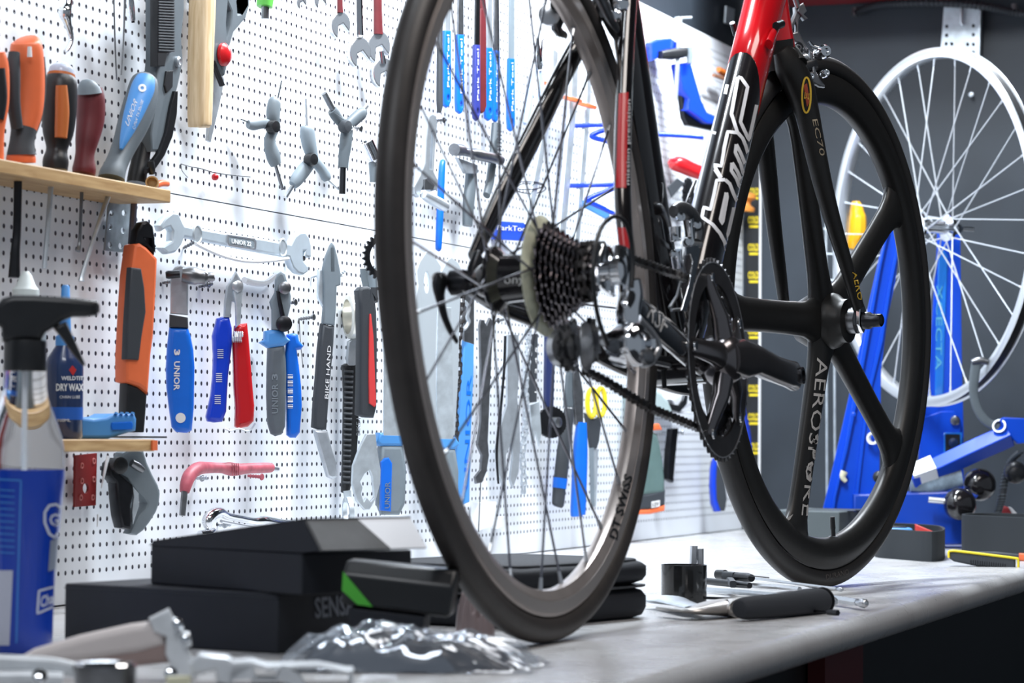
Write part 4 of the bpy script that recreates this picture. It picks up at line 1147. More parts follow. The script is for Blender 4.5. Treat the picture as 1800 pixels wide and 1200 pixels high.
t = T_('wall_peg', 'small amber wooden peg on a brown plate right of the blue clamp', 'knob', (1268, 142), P)
obj('plate', limb(MB(), [(1254, 132, 6), (1286, 143, 6)], P, k=1, power=4), mat('brown_plate', (.20, .09, .05), .5), t); obj('knob', limb(MB(), [(1263, 122, 9), (1268, 126, 12), (1280, 132, 12)], P), M_dorange, t)
Pq = wallp(.035, 40, (1200, 300))
t = T_('torch', 'shiny red cylindrical torch lying on a hook left of the down tube', 'torch', (1200, 318), Pq)
obj('body', limb(MB(), f([(240, 850, 40), (255, 860, 74), (290, 870, 86), (360, 900, 78), (440, 925, 76)]), Pq, k=3), M_red, t, smooth=60)
obj('end_cap', limb(MB(), f([(232, 850, 34), (246, 858, 66)]), Pq, k=1), M_rgloss, t)
flat('buckle', f([(225, 985), (275, 940), (312, 965), (245, 1040)]), Pq, .006, M_grip, t, d=.004)
t = T_('cogwheel', 'dark metal disc with notches below the red torch', 'disc', (1208, 352), P)
obj('disc', toothed(MB(), P(1210, 345, .0), P.n, (0, 0, 1), .035, 16, .006, .012, .005), M_bsteel, t)
t = T_('cable_spool', 'small orange wooden spool near the corner behind the front wheel', 'spool', (1310, 374), P)
c = wallp(.02)(1311, 372); obj('spool', MB().lathe([(.004, 0), (.017, .001), (.018, .008), (.009, .013), (.008, .018), (.009, .022), (.018, .028), (.017, .036), (.004, .040)], c, (0, -.1, 1), 24), mat('amber_varnish', (.60, .22, .04), .35), t)
o = flat('label_card', [(868, 388), (936, 392), (934, 424), (866, 420)], wallp(.02, 20, (900, 400)), .006, mat('ink_blue_card', (.02, .07, .50), .4), None, .001)
tag(o, 'blue tool holder card with white print behind the hub', 'sign')
ptext('lettering', 'ParkTool', wallp(.02, 20, (900, 400)), (874, 404), (928, 407), (874, 395), M_lett, o, d=.0006)
t = T_('wire_coil', 'loose coil of thin dark wire hanging above the cassette', 'wire', (930, 345), P)
mb = MB()
mb.tube([P(x, y) for x, y in arc(932, 331, 27, 9, 0, 350, 28)], .0010, 6, close=True)
obj('loop', mb, M_bsteel, t)
mb = MB(); mb.tube([P(x, y, .004) for x, y in arc(926, 326, 30, 7, 0, 350, 28)], .0010, 6, close=True); obj('loop', mb, M_bsteel, t)
# corner strip with repeated print
Pw = Plane((3.112 - .0, 0, 0), (-1, 0, 0))
a = Pw(1312, 310, .001); b = Pw(1335, 310, .001)
y0, y1 = a.y, b.y
o = obj('printed_strip', MB().box((3.110, (y0 + y1) / 2, .52), (.003, abs(y1 - y0), .98)), M_black); tag(o, 'black vertical strip with repeated yellow print in the corner', 'sign')
o2 = MB().box((3.109, y1 - .003, .52), (.004, .004, .98)); obj('edge_trim', o2, M_lett, o)
for yy in (334, 384, 432, 481, 530, 579, 630, 680, 730, 782, 832, 880):
    ptext('lettering', 'COLD', Pw, (1315, yy + 9), (1334, yy + 9), (1315, yy - 4), M_yellow, o, d=.0046, bold=.03)
    flat('yellow_bar', [(1317, yy + 12), (1333, yy + 12), (1333, yy + 16), (1317, yy + 16)], Pw, .0004, M_yellow, o, bevel=.0001, d=.0050)
# ---------------------------------------------------------------- lower board
P = wallp(.03)
g = cc(0, 380, 2.857)
Pq = wallp(.058, 25, (250, 450))
t = T_('folding_saw', 'orange and black folding saw hanging handle up on the lower board', 'saw', (240, 755), Pq)
flat('handle', g([(676, 142), (705, 132), (740, 155), (795, 212), (790, 330), (782, 480), (775, 600), (762, 700), (748, 895), (700, 855), (632, 832), (632, 700), (645, 450), (655, 300)]), Pq, .022, M_orange, t, bevel=.004)
flat('grip_inlay', g([(660, 256), (712, 262), (728, 360), (735, 480), (715, 600), (700, 722), (634, 718), (640, 560), (650, 400)]), Pq, .010, M_grip, t, bevel=.002, d=.003)
flat('hanging_loop', g([(682, 140), (690, 70), (715, 30), (745, 22), (772, 50), (782, 110), (780, 195), (740, 152)]), Pq, .014, M_bsteel, t, bevel=.003, holes=[g([(728, 60), (748, 70), (765, 120), (768, 155), (742, 130), (728, 100)])], d=-.002)
flat('sheath', g([(640, 838), (700, 860), (742, 896), (735, 1000), (728, 1085), (632, 1085), (635, 950)]), Pq, .016, M_black, t, bevel=.003, d=-.003)
k = cc(280, 380, 3.75)
Pq = wallp(.040, 62, (315, 600))
t = T_('chain_whip', 'blue handled chain whip tool with white lettering and a knurled head', 'bicycle tool', (318, 760), Pq)
flat('handle', g([(850, 556), (945, 560), (958, 600), (972, 670), (978, 760), (976, 850), (974, 960), (964, 1075), (940, 1088), (885, 1084), (862, 1058), (848, 960), (836, 860), (833, 760), (838, 660)]), Pq, .020, M_blue, t, bevel=.006, seg=4)
flat('collar', g([(852, 492), (944, 508), (946, 560), (850, 556)]), Pq, .016, M_grip, t, bevel=.002)
flat('shank', k([(75, 372), (100, 335), (140, 315), (180, 335), (192, 400), (190, 650), (72, 640)]), Pq, .010, M_steel, t, bevel=.002)
obj('knurled_head', limb(MB(), k([(150, 385, 96), (200, 390, 118), (240, 395, 118), (262, 398, 100), (300, 402, 98), (320, 400, 60), (352, 400, 62), (362, 400, 50)]), Pq, k=1, d=.012, n=20), M_dsteel, t)
obj('pin', limb(MB(), k([(42, 388, 44), (60, 386, 56), (135, 380, 50)]), Pq, k=1, d=.010), M_bsteel, t)
ptext('lettering', 'UNIOR', Pq, g([(874, 728)])[0], g([(872, 874)])[0], g([(904, 728)])[0], M_lett, t, bold=.02)
ptext('emblem', '3', Pq, g([(874, 668)])[0], g([(874, 698)])[0], g([(904, 668)])[0], M_lett, t, bold=.04)
c = Pq(*g([(907, 1012)])[0], .0005); obj('hanging_hole', MB().lathe([(.0005, -.001), (.0058, -.001), (.0058, .0005), (.0005, .0006)], c, Pq.n, 20), M_lett, t)
# blue and red cable cutters
Pq = wallp(.040, 55, (400, 600))
t = T_('cable_pliers', 'pliers with one blue and one red dipped handle and a small spring', 'pliers', (405, 752), Pq)
h1 = flat('handle', g([(1092, 512), (1120, 503), (1155, 506), (1168, 560), (1170, 640), (1160, 720), (1150, 800), (1145, 880), (1140, 980), (1120, 1032), (1080, 1036), (1045, 1030), (1038, 1005), (1062, 900), (1072, 800), (1075, 700), (1070, 600)]), Pq, .018, M_dblue, t, bevel=.006, seg=4, label='blue handle')
flat('handle', g([(1182, 548), (1212, 540), (1245, 535), (1252, 600), (1262, 720), (1272, 850), (1281, 950), (1278, 1030), (1250, 1056), (1200, 1066), (1183, 1055), (1186, 960), (1178, 850), (1175, 720), (1172, 640)]), Pq, .018, M_red, t, bevel=.006, seg=4, label='red handle')
mb = MB()
for y0 in (670, 790, 900):
    for i in range(5): limb(mb, g([(1092 - (y0 - 670) * .06, y0 + i * 10, 4), (1122 - (y0 - 670) * .06, y0 + i * 10, 4)]), Pq, k=1, d=.0006, n=6)
obj('printed_ticks', mb, M_lett, t)
flat('jaw', g([(1124, 508), (1128, 430), (1138, 350), (1165, 310), (1185, 272), (1212, 320), (1222, 380), (1205, 440), (1165, 430), (1158, 508)]), Pq, .007, M_steel, t, bevel=.002)
flat('jaw', g([(1172, 380), (1200, 340), (1222, 345), (1216, 420), (1210, 540), (1185, 560), (1182, 440)]), Pq, .007, M_zinc, t, bevel=.002, d=.005)
c = Pq(*g([(1194, 352)])[0], .006); obj('pivot_bolt', MB().lathe([(.0075, -.004), (.0075, .001), (.004, .0025), (.001, .0025)], c, Pq.n, 6), M_alu, t)
mb = MB()
sp = [Pq(*g([(1172 + 46 * i / 40, 605 + 26 * sin(i * pi / 4))])[0], .004 + .007 * cos(i * pi / 4)) for i in range(41)]
mb.tube(sp, .0009, 6); obj('spring', mb, M_steel, t)
mb = MB(); mb.tube([Pq(x, y, .004) for x, y in smooth_path(g([(1130, 1066), (1160, 1076), (1200, 1066), (1250, 1078), (1282, 1040)]), 4)], .0012, 6); obj('wire_latch', mb, M_steel, t)
# grey and blue pliers
g = cc(400, 380, 2.857)
Pq = wallp(.040, 58, (495, 600))
t = T_('pliers', 'pliers with grey front handle and blue rear handle with finger guards', 'pliers', (495, 768), Pq)
flat('handle', g([(300, 592), (330, 586), (355, 592), (362, 625), (386, 648), (372, 668), (350, 672), (362, 760), (372, 850), (376, 950), (366, 1085), (345, 1112), (318, 1112), (300, 1098), (296, 900), (290, 690)]), Pq, .018, M_blue, t, bevel=.005, seg=4, d=-.012, label='blue rear handle')
flat('handle', g([(206, 655), (250, 648), (288, 645), (296, 720), (299, 800), (296, 900), (293, 1055), (275, 1095), (245, 1104), (222, 1092), (206, 1040), (200, 900), (202, 760)]), Pq, .022, M_grey, t, bevel=.007, seg=4, label='grey front handle')
flat('finger_guard', g([(164, 632), (188, 618), (190, 575), (230, 568), (282, 574), (296, 602), (318, 622), (300, 636), (285, 652), (210, 662)]), Pq, .026, M_pblue, t, bevel=.005, seg=3, d=.001)
flat('jaw', g([(222, 572), (222, 470), (212, 430), (238, 380), (240, 320), (250, 290), (270, 276), (290, 290), (304, 340), (320, 400), (318, 450), (300, 520), (282, 572)]), Pq, .009, M_lgrey, t, bevel=.003)
flat('jaw', g([(246, 372), (262, 380), (276, 440), (290, 500), (286, 540), (268, 500), (256, 440)]), Pq, .008, M_bsteel, t, bevel=.002, d=.006)
obj('pivot', MB().lathe([(.010, -.006), (.010, .002), (.006, .004), (.001, .004)], Pq(*g([(284, 540)])[0], .004), Pq.n, 18), M_bsteel, t)
obj('pivot', MB().lathe([(.008, -.006), (.008, .003), (.005, .005), (.001, .005)], Pq(*g([(286, 360)])[0], .004), Pq.n, 18), M_dsteel, t)
ptext('lettering', 'UNIOR', Pq, g([(268, 992)])[0], g([(262, 838)])[0], g([(228, 990)])[0], M_glett, t, bold=.02) if False else ptext('lettering', 'UNIOR', Pq, g([(254, 990)])[0], g([(254, 840)])[0], g([(222, 990)])[0], M_lgrey, t, bold=.02)
ptext('emblem', '3', Pq, g([(252, 822)])[0], g([(252, 790)])[0], g([(222, 822)])[0], M_lgrey, t, bold=.03)
mb = MB()
for i in range(22):
    if i % 5 != 3: limb(mb, g([(302, 795 + i * 8, 2.2 + 2 * (i % 3)), (328, 795 + i * 8, 2.2 + 2 * (i % 3))]), Pq, k=1, d=-.0115, n=4)
obj('barcode_label', mb, M_lett, t)
# cutters marked BIKE HAND
Pq = wallp(.036, 48, (575, 600))
t = T_('cable_cutter', 'steel jawed cutter with long dark white lettered handle hanging in the middle', 'pliers', (580, 835), Pq)
flat('jaw', g([(518, 145), (527, 132), (540, 148), (556, 210), (570, 285), (570, 345), (550, 352), (548, 440), (540, 548), (478, 540), (484, 460), (484, 350), (480, 265), (494, 205)]), Pq, .009, M_lgrey, t, bevel=.002, holes=[g([(525, 165), (529, 165), (530, 270), (526, 270)])])
flat('jaw', g([(456, 268), (480, 262), (502, 330), (486, 345), (484, 460), (455, 410)]), Pq, .009, M_zinc, t, bevel=.002, d=-.004)
flat('handle', g([(478, 536), (510, 548), (541, 549), (535, 650), (522, 790), (510, 940), (500, 1072), (468, 1072), (433, 1060), (440, 940), (452, 800), (462, 660)]), Pq, .016, M_grip, t, bevel=.004, seg=3)
ptext('lettering', 'BIKE HAND', Pq, g([(506, 916)])[0], g([(520, 650)])[0], g([(488, 914)])[0], M_lett, t)
flat('hook_arm', [(552, 755), (577, 757), (585, 790), (592, 812), (594, 838), (585, 842), (576, 838), (568, 812)], Pq, .010, M_steel, t, bevel=.003, d=.002)
nail(547, 487, 576, 479, 'steel screw carrying the long dark handled cutter, left one of two')
nail(590, 490, 599, 482, 'steel screw on the right side of the long dark handled cutter', w=3)
# bottom bracket wrench with a wide silver ring
Pq = wallp(.030, 50, (630, 700))
t = T_('ring_wrench', 'wrench with a wide silver ring head and black ribbed handle', 'wrench', (615, 865), Pq)
ca = Pq(628, 556); ax = V((.62, -.78, .05)).normalized()
mb = MB().hoop([(.0275, -.014), (.0300, -.012), (.0300, -.006), (.0285, -.004), (.0300, -.002), (.0300, .012), (.0285, .014), (.0235, .014), (.0235, -.014)], ca, ax, 40)
obj('ring_head', mb, mat('pale_champagne_steel', (.62, .61, .56), .3, .8), t)
flat('shank', [(612, 600), (628, 590), (630, 620), (622, 660), (612, 660), (610, 630)], Pq, .008, M_steel, t, bevel=.002)
flat('handle', g([(584, 748), (600, 738), (640, 738), (664, 745), (664, 900), (660, 1080), (652, 1200), (638, 1290), (612, 1400), (582, 1385), (588, 1150), (592, 900), (588, 780)]), Pq, .016, M_black, t, bevel=.003)
mb = MB()
for i in range(22): limb(mb, [(605 + i * -.15, 652 + i * 9.3, 5), (621 + i * -.3, 653 + i * 9.3, 5)], Pq, k=1, d=.001, n=8)
obj('ribs', mb, M_grip, t)
ptext('lettering', 'BIKE HAND', Pq, (633, 765), (634, 700), (626, 765), M_glett, t)
mb = MB(); mb.hoop([(.016, -.003), (.021, -.003), (.021, .003), (.016, .003)], Pq(612, 900), ax, 28); obj('lower_ring', mb, M_zinc, t)
obj('lower_shank', limb(MB(), [(610, 862, 14), (612, 882, 12)], Pq, k=1, power=3, dr=.5), M_zinc, t)
Pq = wallp(.078, 40, (650, 620))
t = T_('pedal_wrench', 'black and red handled wrench hanging just left of the rear tyre', 'wrench', (650, 895), Pq)
flat('handle', g([(660, 372), (676, 354), (706, 350), (732, 362), (742, 400), (752, 480), (756, 640), (752, 960), (738, 1012), (700, 1010), (664, 998), (668, 850), (670, 600), (666, 450)]), Pq, .018, M_grip, t, bevel=.004, seg=3, holes=[g([(732, 372), (740, 372), (742, 420), (730, 425)])])
flat('grip_inlay', g([(714, 490), (722, 490), (734, 600), (742, 800), (748, 945), (740, 958), (712, 938), (710, 800), (712, 600)]), Pq, .006, mat('coral_red_rubber', (.62, .05, .05), .45), t, bevel=.001, d=.002)
z = cc(400, 780, 2.858)
flat('blade', z([(700, -50), (745, -50), (752, 20), (770, 130), (768, 200), (745, 280), (715, 330), (690, 332), (650, 285), (628, 200), (632, 110), (665, 20)]), Pq, .006, M_zinc, t, bevel=.001, holes=[z([(690, 150), (715, 132), (728, 160), (734, 210), (738, 270), (720, 290), (700, 270), (685, 290), (672, 250), (680, 220), (668, 190)])], d=-.004)
# UNIOR handles low behind the tyre
def guard_handle(label, x0, x1, y, y1, word, ang=50):
    Pq = wallp(.05, ang, ((x0 + x1) / 2, 820)); t = T_('cone_wrench', label, 'wrench', ((x0 + x1) / 2, y1), Pq, 'wide blue collared handles')
    c = (x0 + x1) / 2; w = x1 - x0
    flat('finger_guard', [(x0 + 4, y - 2), (x1 - 4, y), (x1 + 3, y + 13), (x1 - 6, y + 22), (x0 + 5, y + 22), (x0 - 3, y + 14)], Pq, .024, M_pblue, t, bevel=.004, seg=3)
    flat('handle', [(x0 + 6, y + 20), (x1 - 4, y + 20), (x1 + 2, y + 60), (x1, y1 - 20), (x1 - 10, y1), (x0 + 10, y1), (x0 + 2, y1 - 20), (x0 + 2, y + 60)], Pq, .022, M_lgrey, t, bevel=.006, seg=3)
    flat('grip_inlay', [(x0 + 6, y + 50), (x0 + 12, y + 43), (x0 + 20, y + 42), (x0 + 26, y + 52), (x0 + 24, y1 - 6), (x0 + 5, y1 - 8)], Pq, .008, M_blue, t, bevel=.002, d=.003)
    flat('shank', [(x0 + 12, 540), (x1 - 12, 540), (x1 - 8, y + 4), (x0 + 10, y + 4)], Pq, .004, M_zinc, t, bevel=.001)
    if word: ptext('lettering', word, Pq, (x0 + 21, y1 - 12), (x0 + 22, y1 - 58), (x0 + 12, y1 - 12), M_lgrey, t, d=.0035)
guard_handle('broad grey and blue handle half hidden behind the left side of the rear tyre', 664, 714, 762, 905, 'UNIOR')
guard_handle('broad blue collared handle seen inside the rear wheel', 757, 806, 768, 930, None)

# plates, chains and long tools behind the spokes
P = wallp(.03, 25, (780, 500))
G2 = 'flat cone spanners behind the rear wheel'
def cone(label, pts, ho, d=0):
    t = flat('cone_spanner', pts, wallp(.03 + d, 25, pts[0]), .004, mat('pale_nickel_plate', (.66, .72, .76), .32, .55), None, .001, holes=ho); tag(t, label, 'spanner', G2)
cone('pale flat cone spanner with an oval slot, nearest the inner rim', [(733, 476), (738, 460), (750, 442), (757, 440), (768, 456), (776, 468), (773, 490), (768, 560), (766, 640), (768, 762), (744, 762), (744, 640), (740, 560)], [arc(750, 496, 4.5, 19, 0, 360, 16)[:-1]])
cone('pale flat cone spanner behind the quick release lever', [(776, 478), (788, 456), (794, 452), (806, 462), (812, 474), (808, 560), (806, 660), (800, 765), (784, 765), (782, 660), (784, 560)], [arc(795, 500, 3, 10, 0, 360, 12)[:-1]], .006)
cone('pale narrow spanner hanging against the inner edge of the rear rim', [(728, 540), (736, 500), (742, 520), (744, 600), (742, 700), (730, 700)], [], .01)
def wall_chain(name, label, x0, y0, x1, y1, off=.03, tail=None):
    Pq = wallp(off, 20, (x0, y0)); n = 30; t = MB()
    pts = [Pq(x0 + (x1 - x0) * i / n + (2 * sin(i * .5) if i > 2 else 0), y0 + (y1 - y0) * i / n) for i in range(n + 1)]
    chain(t, pts, S=V((.75, -.66, 0)), w=.0036)
    o = obj(name, t, M_steel if off > .035 else MATS['greasy_chain_steel']); return tag(o, label, 'chain', 'lengths of chain hanging on the lower board')
wall_chain('bicycle_chain', 'length of chain hanging beside the blue chain whip plate', 812, 520, 798, 778)
wall_chain('bicycle_chain', 'silver length of chain hanging in the middle of the rear wheel', 929, 580, 918, 872, .038)
t = T_('chain_whip', 'blue plated chain whip with engraved lettering behind the rear wheel', 'chain whip', (820, 880), P)
Pq = wallp(.026, 35, (825, 700))
flat('handle', [(816, 598), (834, 604), (833, 660), (828, 780), (826, 882), (808, 890), (803, 800), (810, 700)], Pq, .008, M_pblue, t, bevel=.002)
ptext('lettering', 'UNIOR', Pq, (823, 860), (829, 660), (815, 860), M_blue, t)
flat('shank', [(816, 500), (834, 496), (834, 606), (816, 600)], Pq, .006, M_dsteel, t, bevel=.001)
mb = MB(); limb(mb, [(818, 524, 6), (822, 534, 6), (820, 546, 6)], Pq, d=.01); limb(mb, [(823, 562, 6), (818, 574, 7), (808, 576, 6)], Pq, d=.01)
q = obj('bent_link', MB().tube([Pq(x, y, .012) for x, y in smooth_path([(816, 530), (824, 540), (821, 556), (824, 566), (816, 578), (806, 576)], 3)], .0032, 8), M_steel, t)
Pq = wallp(.03, 30, (856, 700))
t = T_('hook_spanner', 'dull grey hook spanner hanging between chain whip and chain', 'spanner', (850, 850), Pq)
flat('body', [(844, 572), (846, 562), (850, 562), (856, 572), (862, 558), (870, 566), (866, 600), (862, 680), (858, 775), (860, 800), (856, 828), (848, 848), (838, 850), (836, 838), (846, 825), (848, 800), (840, 782), (846, 740), (846, 640)], Pq, .006, M_dsteel, t, bevel=.001)
Pq = wallp(.03, 30, (895, 750))
t = T_('lockring_wrench', 'silver forked lockring wrench hanging left of the silver chain', 'wrench', (895, 862), Pq)
flat('body', [(893, 588), (912, 588), (914, 640), (910, 700), (914, 740), (915, 790), (912, 830), (902, 858), (897, 842), (902, 800), (898, 780), (890, 800), (890, 840), (888, 862), (876, 830), (872, 790), (880, 750), (892, 710), (892, 640)], Pq, .005, M_steel, t, bevel=.001)
mb = MB(); limb(mb, [(888, 590, 5), (886, 650, 5), (880, 720, 5), (873, 790, 5), (876, 850, 4)], Pq, d=.006); obj('edge_band', mb, M_bsteel, t)
t = flat('marker_bar', [(935, 588), (946, 586), (944, 706), (931, 708)], wallp(.026, 30, (940, 650)), .006, M_grip, None, .001); tag(t, 'short dark grey bar with white scale next to the silver chain', 'ruler')
ptext('lettering', '1 2 3 4 5', wallp(.026, 30, (940, 650)), (943, 690), (944, 610), (940, 690), M_lett, t)
t = flat('steel_strip', [(932, 712), (948, 705), (952, 760), (948, 785), (942, 760), (936, 785)], wallp(.02, 30, (940, 650)), .003, M_zinc, None, .0006); tag(t, 'small forked steel strip below the dark scale bar', 'spanner')
Pq = wallp(.034, 30, (968, 700))
t = T_('freewheel_tool', 'navy bar with a toothed round adjuster disc at its lower end', 'bicycle tool', (969, 768), Pq)
flat('bar', [(962, 560), (975, 560), (973, 720), (960, 720)], Pq, .008, mat('navy_enamel', (.02, .03, .10), .35), t, bevel=.001)
c = Pq(969, 742, .006); obj('disc', toothed(MB(), c, V((-.75, -.66, 0)), (0, 0, 1), .0255, 30, .008, .004, .0012), M_bsteel, t)
obj('hub_pin', MB().lathe([(.004, 0), (.0085, .002), (.0085, .016), (.004, .018)], c, V((-.35, -.94, 0)), 16), M_dsteel, t)
Pq = wallp(.034, 35, (1000, 780))
t = T_('pliers', 'slim pliers with blue banded black handle and plain blue handle behind the spokes', 'pliers', (1005, 905), Pq)
obj('handle', limb(MB(), [(1000, 718, 16), (998, 735, 20), (991, 790, 24), (985, 842, 24)], Pq, dr=.7), M_grip, t)
obj('band', limb(MB(), [(985, 840, 26), (983, 858, 25)], Pq, k=1, dr=.7), M_blue, t); obj('handle_end', limb(MB(), [(983, 856, 23), (981, 884, 22), (980, 890, 16)], Pq, dr=.7), M_grip, t)
obj('handle', limb(MB(), [(1022, 742, 17), (1020, 790, 24), (1018, 850, 25), (1016, 900, 25), (1016, 905, 20)], Pq, dr=.6, power=3), M_blue, t)
flat('jaw', [(994, 716), (998, 660), (1004, 640), (1010, 640), (1010, 716)], Pq, .008, M_grey, t, bevel=.002); flat('jaw', [(1012, 746), (1008, 690), (1008, 645), (1016, 635), (1026, 690), (1026, 746)], Pq, .008, M_dsteel, t, bevel=.002, d=.003)
Pq = wallp(.03, 30, (1045, 750))
t = T_('scissors', 'long bladed scissors with yellow lined finger loops', 'scissors', (1044, 890), Pq)
for x, y in ((1040, 708), (1056, 706)):
    mb = MB(); mb.tube([Pq(a, b) for a, b in arc(x, y, 7.5, 24, 0, 350, 22)], .0042, 8, close=True); obj('loop', mb, M_yellow, t)
flat('shank', [(1030, 725), (1040, 736), (1052, 735), (1060, 725), (1054, 775), (1050, 788), (1040, 788), (1036, 760)], Pq, .008, M_grip, t, bevel=.002)
flat('blade', [(1037, 788), (1044, 786), (1045, 890), (1040, 892)], Pq, .003, M_lgrey, t, bevel=.0005); flat('blade', [(1044, 786), (1052, 790), (1048, 890), (1043, 892)], Pq, .003, M_zinc, t, bevel=.0005, d=-.003)
# cordless drill and neighbours seen under the crank
h = cc(1130, 660, 4.616)
Pq = wallp(.05, 35, (1145, 800))
t = T_('cordless_drill', 'grey green cordless drill hanging grip down with 12V battery label', 'drill', (1145, 902), Pq)
flat('grip', h([(-40, 460), (60, 440), (125, 470), (150, 560), (175, 700), (188, 860), (190, 960), (-40, 980)]), Pq, .036, mat('grey_green_plastic', (.10, .16, .15), .45, var=.12), t, bevel=.008, seg=3)
flat('battery', h([(-45, 965), (60, 950), (190, 920), (186, 1050), (60, 1085), (-45, 1090)]), Pq, .044, M_grip, t, bevel=.005)
flat('battery_rim', h([(-48, 1088), (60, 1084), (184, 1048), (180, 1098), (60, 1124), (-48, 1126)]), Pq, .040, M_orange, t, bevel=.003)
flat('body', h([(-60, 120), (60, 95), (150, 130), (210, 200), (250, 290), (200, 330), (120, 300), (60, 320), (40, 400), (-50, 420)]), Pq, .040, mat('pale_grey_green_plastic', (.36, .44, .44), .4), t, bevel=.006, seg=3)
flat('neck_band', h([(60, 398), (135, 388), (165, 440), (80, 446)]), Pq, .030, M_orange, t, bevel=.003, d=.002)
flat('label', h([(72, 1022), (140, 1010), (138, 1062), (72, 1074)]), Pq, .002, M_lett, t, bevel=.0004, d=.001)
ptext('lettering', '12V', Pq, h([(80, 1062)])[0], h([(130, 1052)])[0], h([(80, 1032)])[0], M_black, t, d=.0016)
nail(1163, 759, 1200, 760, 'dark screw sticking out beside the cordless drill', w=3)
Pq = wallp(.03, 25, (1180, 800))
t = flat('steel_bar', h([(238, 430), (292, 425), (272, 620), (250, 868), (205, 838), (215, 640)]), Pq, .014, M_bsteel, None, .002); tag(t, 'dark worn steel bar hanging right of the cordless drill', 'bar')
t = T_('shelf_bracket', 'small white plastic tool holder with black clamp above the drill', 'holder', (1205, 728), Pq)
flat('box', h([(235, 190), (300, 150), (370, 140), (400, 170), (385, 240), (330, 275), (260, 260)]), wallp(.05), .03, M_wplastic, t, bevel=.003)
flat('clamp', h([(235, 230), (300, 240), (330, 200), (345, 120), (370, 160), (360, 230), (300, 300), (240, 280)]), wallp(.054), .02, M_bsteel, t, bevel=.002)
flat('ledge', h([(280, 290), (440, 292), (440, 310), (285, 312)]), wallp(.05), .048, M_wplastic, t, bevel=.001)
Pq = wallp(.04, 40, (1265, 840))
t = T_('scrub_brush', 'black oval grip with blue fringed edge between chainring and front tyre', 'brush', (1264, 900), Pq)
flat('grip', h([(590, 690), (630, 740), (668, 830), (690, 1000), (672, 1098), (605, 1100), (585, 900), (580, 760)]), Pq, .020, M_grip, t, bevel=.005, seg=3)
flat('fringe', h([(590, 668), (608, 700), (600, 860), (604, 1000), (640, 1104), (600, 1106), (572, 1040), (562, 900), (568, 760)]), Pq, .014, M_dblue, t, bevel=.004, d=.002)
t = T_('blue_rod', 'thin blue handle seen through the chainring near the corner strip', 'rod', (1312, 780), wallp(.03))
obj('rod', limb(MB(), [(1292, 690, 8), (1300, 700, 10), (1312, 760, 14), (1316, 800, 12)], wallp(.03)), M_dblue, t)
# small white holders
o = flat('plastic_clip', [(846, 883), (873, 882), (873, 924), (845, 932)], wallp(.020), .018, M_wplastic, None, .002); tag(o, 'small white plastic box fixed low on the board inside the rear wheel', 'box')
o = flat('plastic_clip', [(876, 908), (892, 907), (892, 926), (876, 929)], wallp(.014), .012, M_wplastic, None, .002); tag(o, 'tiny white plastic clip beside the low white box', 'clip')
o = obj('thin_rod', limb(MB(), [(847, 800, 2), (844, 870, 2), (841, 935, 2.4)], wallp(.02), n=6), M_dsteel); tag(o, 'very thin steel rod hanging left of the low white box', 'rod')
for x0, y0, x1, y1, l in ((322, 436, 350, 421, 'steel screw under the left end of the large spanner'), (502, 459, 533, 453, 'steel screw holding the right head of the large spanner'), (495, 534, 519, 531, 'steel screw carrying the grey and blue pliers'), (525, 561, 551, 557, 'lone screw with a thin wire, right of the grey and blue pliers'), (286, 497, 312, 494, 'steel screw at the left of the knurled tool head'), (350, 504, 366, 500, 'steel screw at the right of the knurled tool head'), (763, 212, 780, 211, 'steel screw through the top eye of the adjustable wrench'), (870, 564, 876, 563, 'small screw above the forked lockring wrench'), (931, 575, 946, 573, 'small screw carrying the silver chain'), (612, 222, 634, 226, 'small screw behind the three-way key with long dark bits')):
    nail(x0, y0, x1, y1, l, m=M_dsteel)
o = obj('hanging_wire', limb(MB(), [(526, 562, 1.4), (528, 600, 1.4), (532, 640, 1.4)], wallp(.012), n=6), M_dsteel); tag(o, 'short thin wire hanging from the lone screw', 'wire')
# large double ended spanner
k = cc(280, 380, 3.75); P = wallp(.03)
t = T_('spanner', 'large open ended spanner lying across screws, marked 22', 'spanner', (330, 440), P)
flat('body', k([(160, 45), (170, 58), (300, 82), (500, 118), (700, 148), (870, 180), (900, 125), (930, 102), (965, 100), (990, 135), (1004, 190), (1006, 270), (985, 275), (962, 262), (966, 232), (952, 232), (952, 290), (975, 318), (992, 322), (985, 365), (955, 388), (920, 378), (885, 340), (860, 272), (700, 245), (500, 205), (300, 165), (170, 140), (150, 190), (110, 240), (60, 250), (10, 205), (40, 185), (88, 160), (92, 100), (75, 72), (50, 80), (20, 100), (8, 60), (40, 10), (90, -30), (130, -25)]), P, .010, mat('matt_nickel', (.56, .64, .70), .38, .5, var=.06), t, bevel=.003)
flat('raised_panel', k([(458, 128), (625, 152), (634, 168), (632, 206), (620, 212), (468, 188), (456, 170)]), P, .002, M_lgrey, t, bevel=.0005, d=.0012)
flat('raised_rim', k([(450, 120), (630, 146), (642, 166), (640, 214), (624, 222), (460, 196), (448, 174)]), P, .002, M_alu, t, bevel=.0004, holes=[k([(462, 132), (622, 156), (630, 168), (628, 204), (618, 210), (470, 186), (460, 170)])], d=.0018)
ptext('lettering', 'UNIOR 22', P, k([(476, 178)])[0], k([(606, 198)])[0], k([(476, 148)])[0], M_lett, t, d=.0022, bold=.02)
for x in (252, 816):
    c = P(*k([(x, 118 if x < 300 else 205)])[0], .0006); obj('dimple', MB().lathe([(.001, 0), (.0095, 0), (.0105, .0010), (.012, 0), (.012, -.001)], c, P.n, 20), M_zinc, t)
mb = MB(); mb.tube([wallp(.035)(x, y) for x, y in smooth_path(k([(240, 182), (320, 222), (420, 262), (520, 288), (620, 298), (740, 292), (850, 278)]), 4)], .0022, 8)
